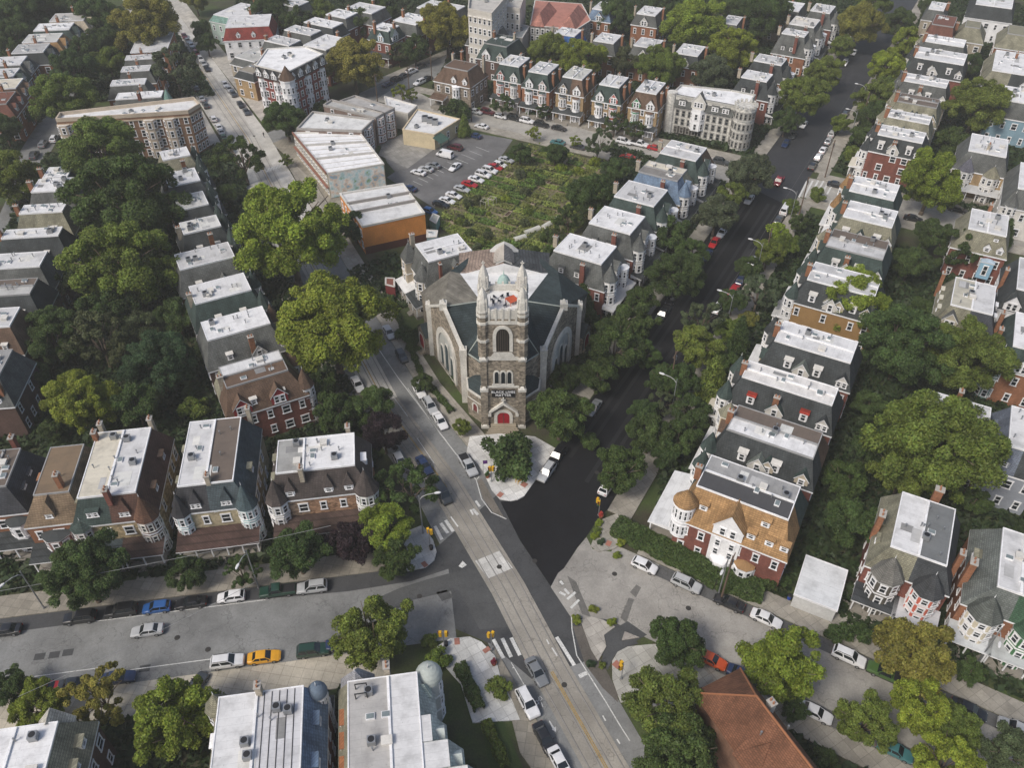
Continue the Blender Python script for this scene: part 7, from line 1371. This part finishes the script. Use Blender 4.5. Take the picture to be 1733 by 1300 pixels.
cars(-30, [(728,357,'hatchback','blue'), (746,345,'sedan','black'), (757,339,'sedan','white'), (768,330,'sedan','white'), (782,319,'sedan','silver'), (795,311,'sedan','red'), (786,315,'sedan','white') if 0 else (806,303,'sedan','white'), (818,295,'suv','white'), (829,288,'suv','white'), (838,282,'sedan','red'), (846,278,'hatchback','white'), (857,270,'sedan','silver')], 'on the garden side of the car park', 'from the bottom', 'cars on the garden side of the car park')
car(770, 282, 240, 'sedan', 'white', 'white sedan driving down the middle of the car park')
# ------------------------------------------------------------------ street furniture
def lamp(px_, py_, dirdeg, label, h=9.5, arm=2.6, wood=False, group='street lamps'):
    p = P(px_, py_, .1); o = empty('street_lamp', p, R(dirdeg)); tag(o, label, 'street lamp', group)
    b = MB(); b.frus(0, 0, 0, .5, .2, .16, 8); b.frus(0, 0, .5, h, .13, .08, 8); b.build('pole', [M((.16, .12, .09)) if wood else METAL], o)
    b = MB(); pts = [(0, 0, h-1.0), (.5, 0, h-.35), (1.3, 0, h), (arm, 0, h+.12)]
    for q, r in zip(pts, pts[1:]): b.tube(q, r, .07, .06)
    b.build('arm', [M((.40, .40, .40), 'plain', .5)], o)
    b = MB(); b.v = []; loft(b, [(arm-.1, .1, h+.02, h+.2), (arm+.2, .2, h, h+.24), (arm+.75, .18, h, h+.22), (arm+.95, .06, h+.04, h+.14)], PROF); b.build('lamp_head', [M((.66, .66, .66), 'plain', .5)], o)
for a in ((1135, 705, 151, 'street lamp arching over the dark street opposite the church'), (1278, 470, 151, 'street lamp on the dark street before the ochre house'), (1437, 240, 151, 'street lamp on the dark street beyond the cross street'), (1335, 380, 151, 'street lamp on the dark street just below the crosswalk'), (1452, 195, 151, 'street lamp farthest along the dark street'), (1228, 560, 151, 'street lamp by the conical evergreen on the dark street')): lamp(*a)
for a in ((716, 903, 10, 'grey street lamp overhanging the avenue by the left corner'), (438, 995, 260, 'street lamp with pale head below the teal turreted twin'), (75, 1030, 240, 'street lamp leaning over the left street at far left'), (1215, 1008, 240, 'street lamp at the hedge beside the silver SUV'), (1652, 1125, 240, 'street lamp with white head near the autumn tinted tree')): lamp(*a)
def pole(px_, py_, rz, label, h=11):
    p = P(px_, py_, .1); o = empty('utility_pole', p, R(rz)); tag(o, label, 'utility pole', 'wooden utility poles')
    b = MB(); b.frus(0, 0, 0, h, .17, .12, 8); b.build('pole', [M((.13, .09, .065))], o)
    b = MB(); b.box(-1.2, -.07, h-.8, 1.2, .07, h-.62); [b.frus(x, 0, h-.62, h-.4, .06, .05, 6) for x in (-1.1, -.5, .5, 1.1)]; b.build('crossarm', [M((.14, .10, .07))], o)
    b = MB(); b.frus(.32, 0, h-2.2, h-1.3, .25, .25, 10); b.build('transformer', [METAL], o)
for a in ((1290, 455, 60, 'utility pole at the pavement before the ochre house'), (1132, 668, 60, 'utility pole beside the lamp opposite the church'), (1352, 365, 60, 'utility pole by the lawn path below the crosswalk'), (1396, 300, 60, 'utility pole at the crosswalk corner'), (1455, 215, 60, 'utility pole beyond the cross street by the lamp'), (798, 205, 60, 'utility pole at the cross street by the cream building'), (694, 170, 60, 'utility pole at the side street corner'), (731, 135, 60, 'utility pole beside the brown stone house'), (1220, 1015, 60, 'utility pole by the long dark hedge'), (640, 182, 60, 'utility pole behind the brick flats')): pole(*a)
def signal(px_, py_, faces, label, h=3.6, col=(.62, .36, .02)):
    p = P(px_, py_, .14); o = empty('traffic_signal', p); tag(o, label, 'traffic light', 'yellow traffic lights')
    b = MB(); b.frus(0, 0, 0, .4, .22, .14, 8); b.frus(0, 0, .4, h+.6, .08, .07, 8); b.build('pole', [METAL], o)
    for f in faces:
        t = R(f); g = MB(); g.box(-.2, -.2, -.55, .2, .2, .55, 0); s_ = g.build('signal_head', [M(col, 'plain', .5)], o, (.42*math.cos(t), .42*math.sin(t), h), t)
        for k, c in enumerate(((.10, .01, .01), (.12, .08, .01), (.01, .1, .04))):
            g = MB(); g.tube((.19, 0, .36-.36*k), (.34, 0, .36-.36*k), .15, .15, 10); g.build('lens', [M(c, 'plain', .3)], s_)
for a in ((728, 925, (20, 110), 'yellow traffic light by the left corner crosswalk'), (752, 1096, (0, 180), 'yellow traffic light at the bottom plaza beside the bin'), (832, 1100, (60, 150), 'yellow traffic light at the lower crosswalk'), (1051, 1150, (120, 210), 'yellow traffic light under the bottom right tree'), (1013, 872, (150, 240), 'traffic light by the right corner planters'), (832, 815, (230, 320), 'yellow traffic light on the church plaza left edge')): signal(*a)
def bin_(px_, py_, label, col=(.012, .012, .013)):
    o = empty('trash_bin', P(px_, py_, .14)); tag(o, label, 'bin'); b = MB(); b.frus(0, 0, 0, .85, .28, .34, 12); b.build('body', [M(col)], o); b = MB(); b.frus(0, 0, .85, .98, .37, .25, 12); b.build('lid', [DARKM], o)
bin_(755, 1093, 'black litter bin beside the bottom plaza traffic light'); bin_(730, 930, 'black litter bin on the left corner plaza'); bin_(1335, 1014, 'small blue recycling tub beside the carport', (.02, .06, .3))
def planter(px_, py_, label, fl=(.5, .06, .05)):
    o = empty('planter', P(px_, py_, .14)); tag(o, label, 'planter'); b = MB(); b.frus(0, 0, 0, .6, .32, .45, 12); b.build('pot', [M((.30, .11, .06))], o)
    m = link('plant', CR['bush'][0], o, (0, 0, .5)); m.scale = (.55, .55, .7); m.color = (*fl, 1)
planter(825, 808, 'terracotta pot of plants at the plaza edge by the purple flag', (.06, .12, .03)); planter(1017, 876, 'red flower pot at the upper right corner kerb'); planter(836, 1125, 'flower pot at the kerb of the bottom plaza', (.3, .05, .08))
o = empty('barricade', P(881, 815, .14), R(40)); tag(o, 'small yellow folding barricade standing on the church plaza', 'barricade'); 
for s in (-1, 1):
    b = MB(); b.box(-.9, s*.3-.03, .55, .9, s*.3+.03, .95); b.box(-.9, s*.3-.03, .1, -.8, s*.3+.03, .55); b.box(.8, s*.3-.03, .1, .9, s*.3+.03, .55); b.build('panel', [M((.62, .36, .02))], o)
def person(px_, py_, rz, shirt, trousers, label):
    o = empty('person', P(px_, py_, .16), R(rz)); tag(o, label, 'person')
    V = [(0, 0, .95), (0, 0, 1.2), (0, 0, 1.42), (0, .01, 1.53), (0, .02, 1.66), (0, .02, 1.74), (.1, 0, .9), (.11, .1, .48), (.11, -.02, .07), (.12, .14, .04), (-.1, 0, .9), (-.11, -.08, .48), (-.11, -.22, .08), (-.12, -.08, .04), (.19, 0, 1.38), (.25, -.05, 1.1), (.24, .08, .88), (-.19, 0, 1.38), (-.25, .05, 1.1), (-.24, .16, .9)]
    Eg = [(0, 1), (1, 2), (2, 3), (3, 4), (4, 5), (0, 6), (6, 7), (7, 8), (8, 9), (0, 10), (10, 11), (11, 12), (12, 13), (2, 14), (14, 15), (15, 16), (2, 17), (17, 18), (18, 19)]
    Rr = [.14, .13, .13, .06, .095, .08, .09, .065, .045, .04, .09, .065, .045, .04, .065, .048, .04, .065, .048, .04]
    me = bpy.data.meshes.new('body'); me.from_pydata(V, Eg, []); t = bpy.data.objects.new('tmp', me); COL.objects.link(t); t.modifiers.new('s', 'SKIN'); u_ = t.modifiers.new('u', 'SUBSURF'); u_.levels = 1
    for i, r in enumerate(Rr): me.skin_vertices[0].data[i].radius = (r, r*.85)
    me.skin_vertices[0].data[0].use_root = True
    dg = bpy.context.evaluated_depsgraph_get(); m2 = bpy.data.meshes.new_from_object(t.evaluated_get(dg)); bpy.data.objects.remove(t)
    for c in ((.28, .17, .12), shirt, trousers, (.03, .02, .015)): m2.materials.append(M(c))
    for f in m2.polygons: z = f.center.z; x = abs(f.center.x); f.material_index = 3 if z > 1.7 else (0 if z > 1.5 or (x > .2 and z < 1.12) else (1 if z > .95 else (2 if z > .1 else 3)))
    link('body', m2, o)
person(557, 1184, 90, (.25, .26, .3), (.08, .1, .16), 'person in grey walking between the panelled roof house and its neighbour')
person(447, 232, 60, (.02, .02, .03), (.02, .02, .03), 'person in dark clothes standing on the pavement near the red brick apartments')
o = empty('flag', P(818, 800, .14)); tag(o, 'small purple flag on a pole at the church plaza edge', 'flag'); b = MB(); b.frus(0, 0, 0, 3.2, .04, .03, 6); b.build('pole', [METAL], o); b = MB(); b.poly([(0.03, 0, 2.2), (.8, .15, 2.2), (.8, .1, 3.1), (.03, 0, 3.1)]); b.build('cloth', [M((.12, .03, .2))], o)
# overhead wires across the left street
for i, (a, za, b_, zb, d) in enumerate((((-20, 1004), 9, (560, 890), 10, 'long pale overhead wire spanning the fronts of the left street houses'), ((30, 1180), 8, (433, 985), 9, 'thin overhead wire crossing the left street near the moving car'))):
    p, q = P(*a, za), P(*b_, zb); b = MB(); n = 14; pts = [p.lerp(q, k/n)-Vector((0, 0, 2.2*(k/n)*(1-k/n))) for k in range(n+1)]
    for u_, v_ in zip(pts, pts[1:]): b.tube(u_, v_, .03, .03, 4)
    tag(b.build('overhead_wire', [M((.3, .3, .3))]), d, 'wire')
# ------------------------------------------------------------------ light, sky, camera
SUN_EL, SUN_AZ = 48.0, 222.0      # degrees; azimuth measured counter-clockwise from +X: soft veiled light from the left of the picture
w = bpy.data.worlds.new('World'); S.world = w; w.use_nodes = True; nt = w.node_tree; bg = nt.nodes['Background']
sky = nt.nodes.new('ShaderNodeTexSky'); sky.sky_type = 'NISHITA'; sky.sun_disc = False; sky.sun_elevation = R(SUN_EL); sky.sun_rotation = R(90-SUN_AZ)
sky.air_density = 1.0; sky.dust_density = 3.5; sky.ozone_density = .8
nt.links.new(sky.outputs[0], bg.inputs[0]); bg.inputs[1].default_value = .115
sl = bpy.data.lights.new('sun', 'SUN'); sl.energy = 2.2; sl.angle = R(17); sl.color = (1, .95, .86); so = bpy.data.objects.new('sun', sl); COL.objects.link(so)
az, el = R(SUN_AZ), R(SUN_EL); dvec = Vector((math.cos(az)*math.cos(el), math.sin(az)*math.cos(el), math.sin(el))); so.rotation_euler = dvec.to_track_quat('Z', 'Y').to_euler(); so.location = dvec*300
cam = bpy.data.cameras.new('camera'); co = bpy.data.objects.new('camera', cam); COL.objects.link(co); co.location = (0, 0, HC); co.rotation_euler = (R(90)-TH, 0, 0)
cam.sensor_fit = 'HORIZONTAL'; cam.sensor_width = 36; cam.lens = FOC/1733*36; cam.clip_end = 3000; cam.clip_start = 1; S.camera = co
S.view_settings.view_transform = 'Standard'; S.view_settings.look = 'None'; S.view_settings.exposure = 0.18; S.view_settings.gamma = 1
S.cycles.max_bounces = 5; S.cycles.diffuse_bounces = 3; S.cycles.glossy_bounces = 2; S.cycles.transmission_bounces = 2; S.cycles.transparent_max_bounces = 4; S.cycles.caustics_reflective = False; S.cycles.caustics_refractive = False
S.render.use_persistent_data = False

b = MB(); b.box(-480, -58, -1.0, 480, 640, HC+4); hz = b.build('haze', [])
hm = bpy.data.materials.new('haze_air'); hm.use_nodes = True; ht = hm.node_tree; ht.nodes.remove(ht.nodes['Principled BSDF']); pv = ht.nodes.new('ShaderNodeVolumePrincipled')
pv.inputs['Color'].default_value = (.97, .97, .93, 1); pv.inputs['Density'].default_value = .00029; pv.inputs['Anisotropy'].default_value = .0
ht.links.new(pv.outputs[0], ht.nodes['Material Output'].inputs['Volume']); hz.data.materials.append(hm); structure(hz, 'stuff', 'pale summer haze filling the air over the neighbourhood')
S.cycles.volume_bounces = 0
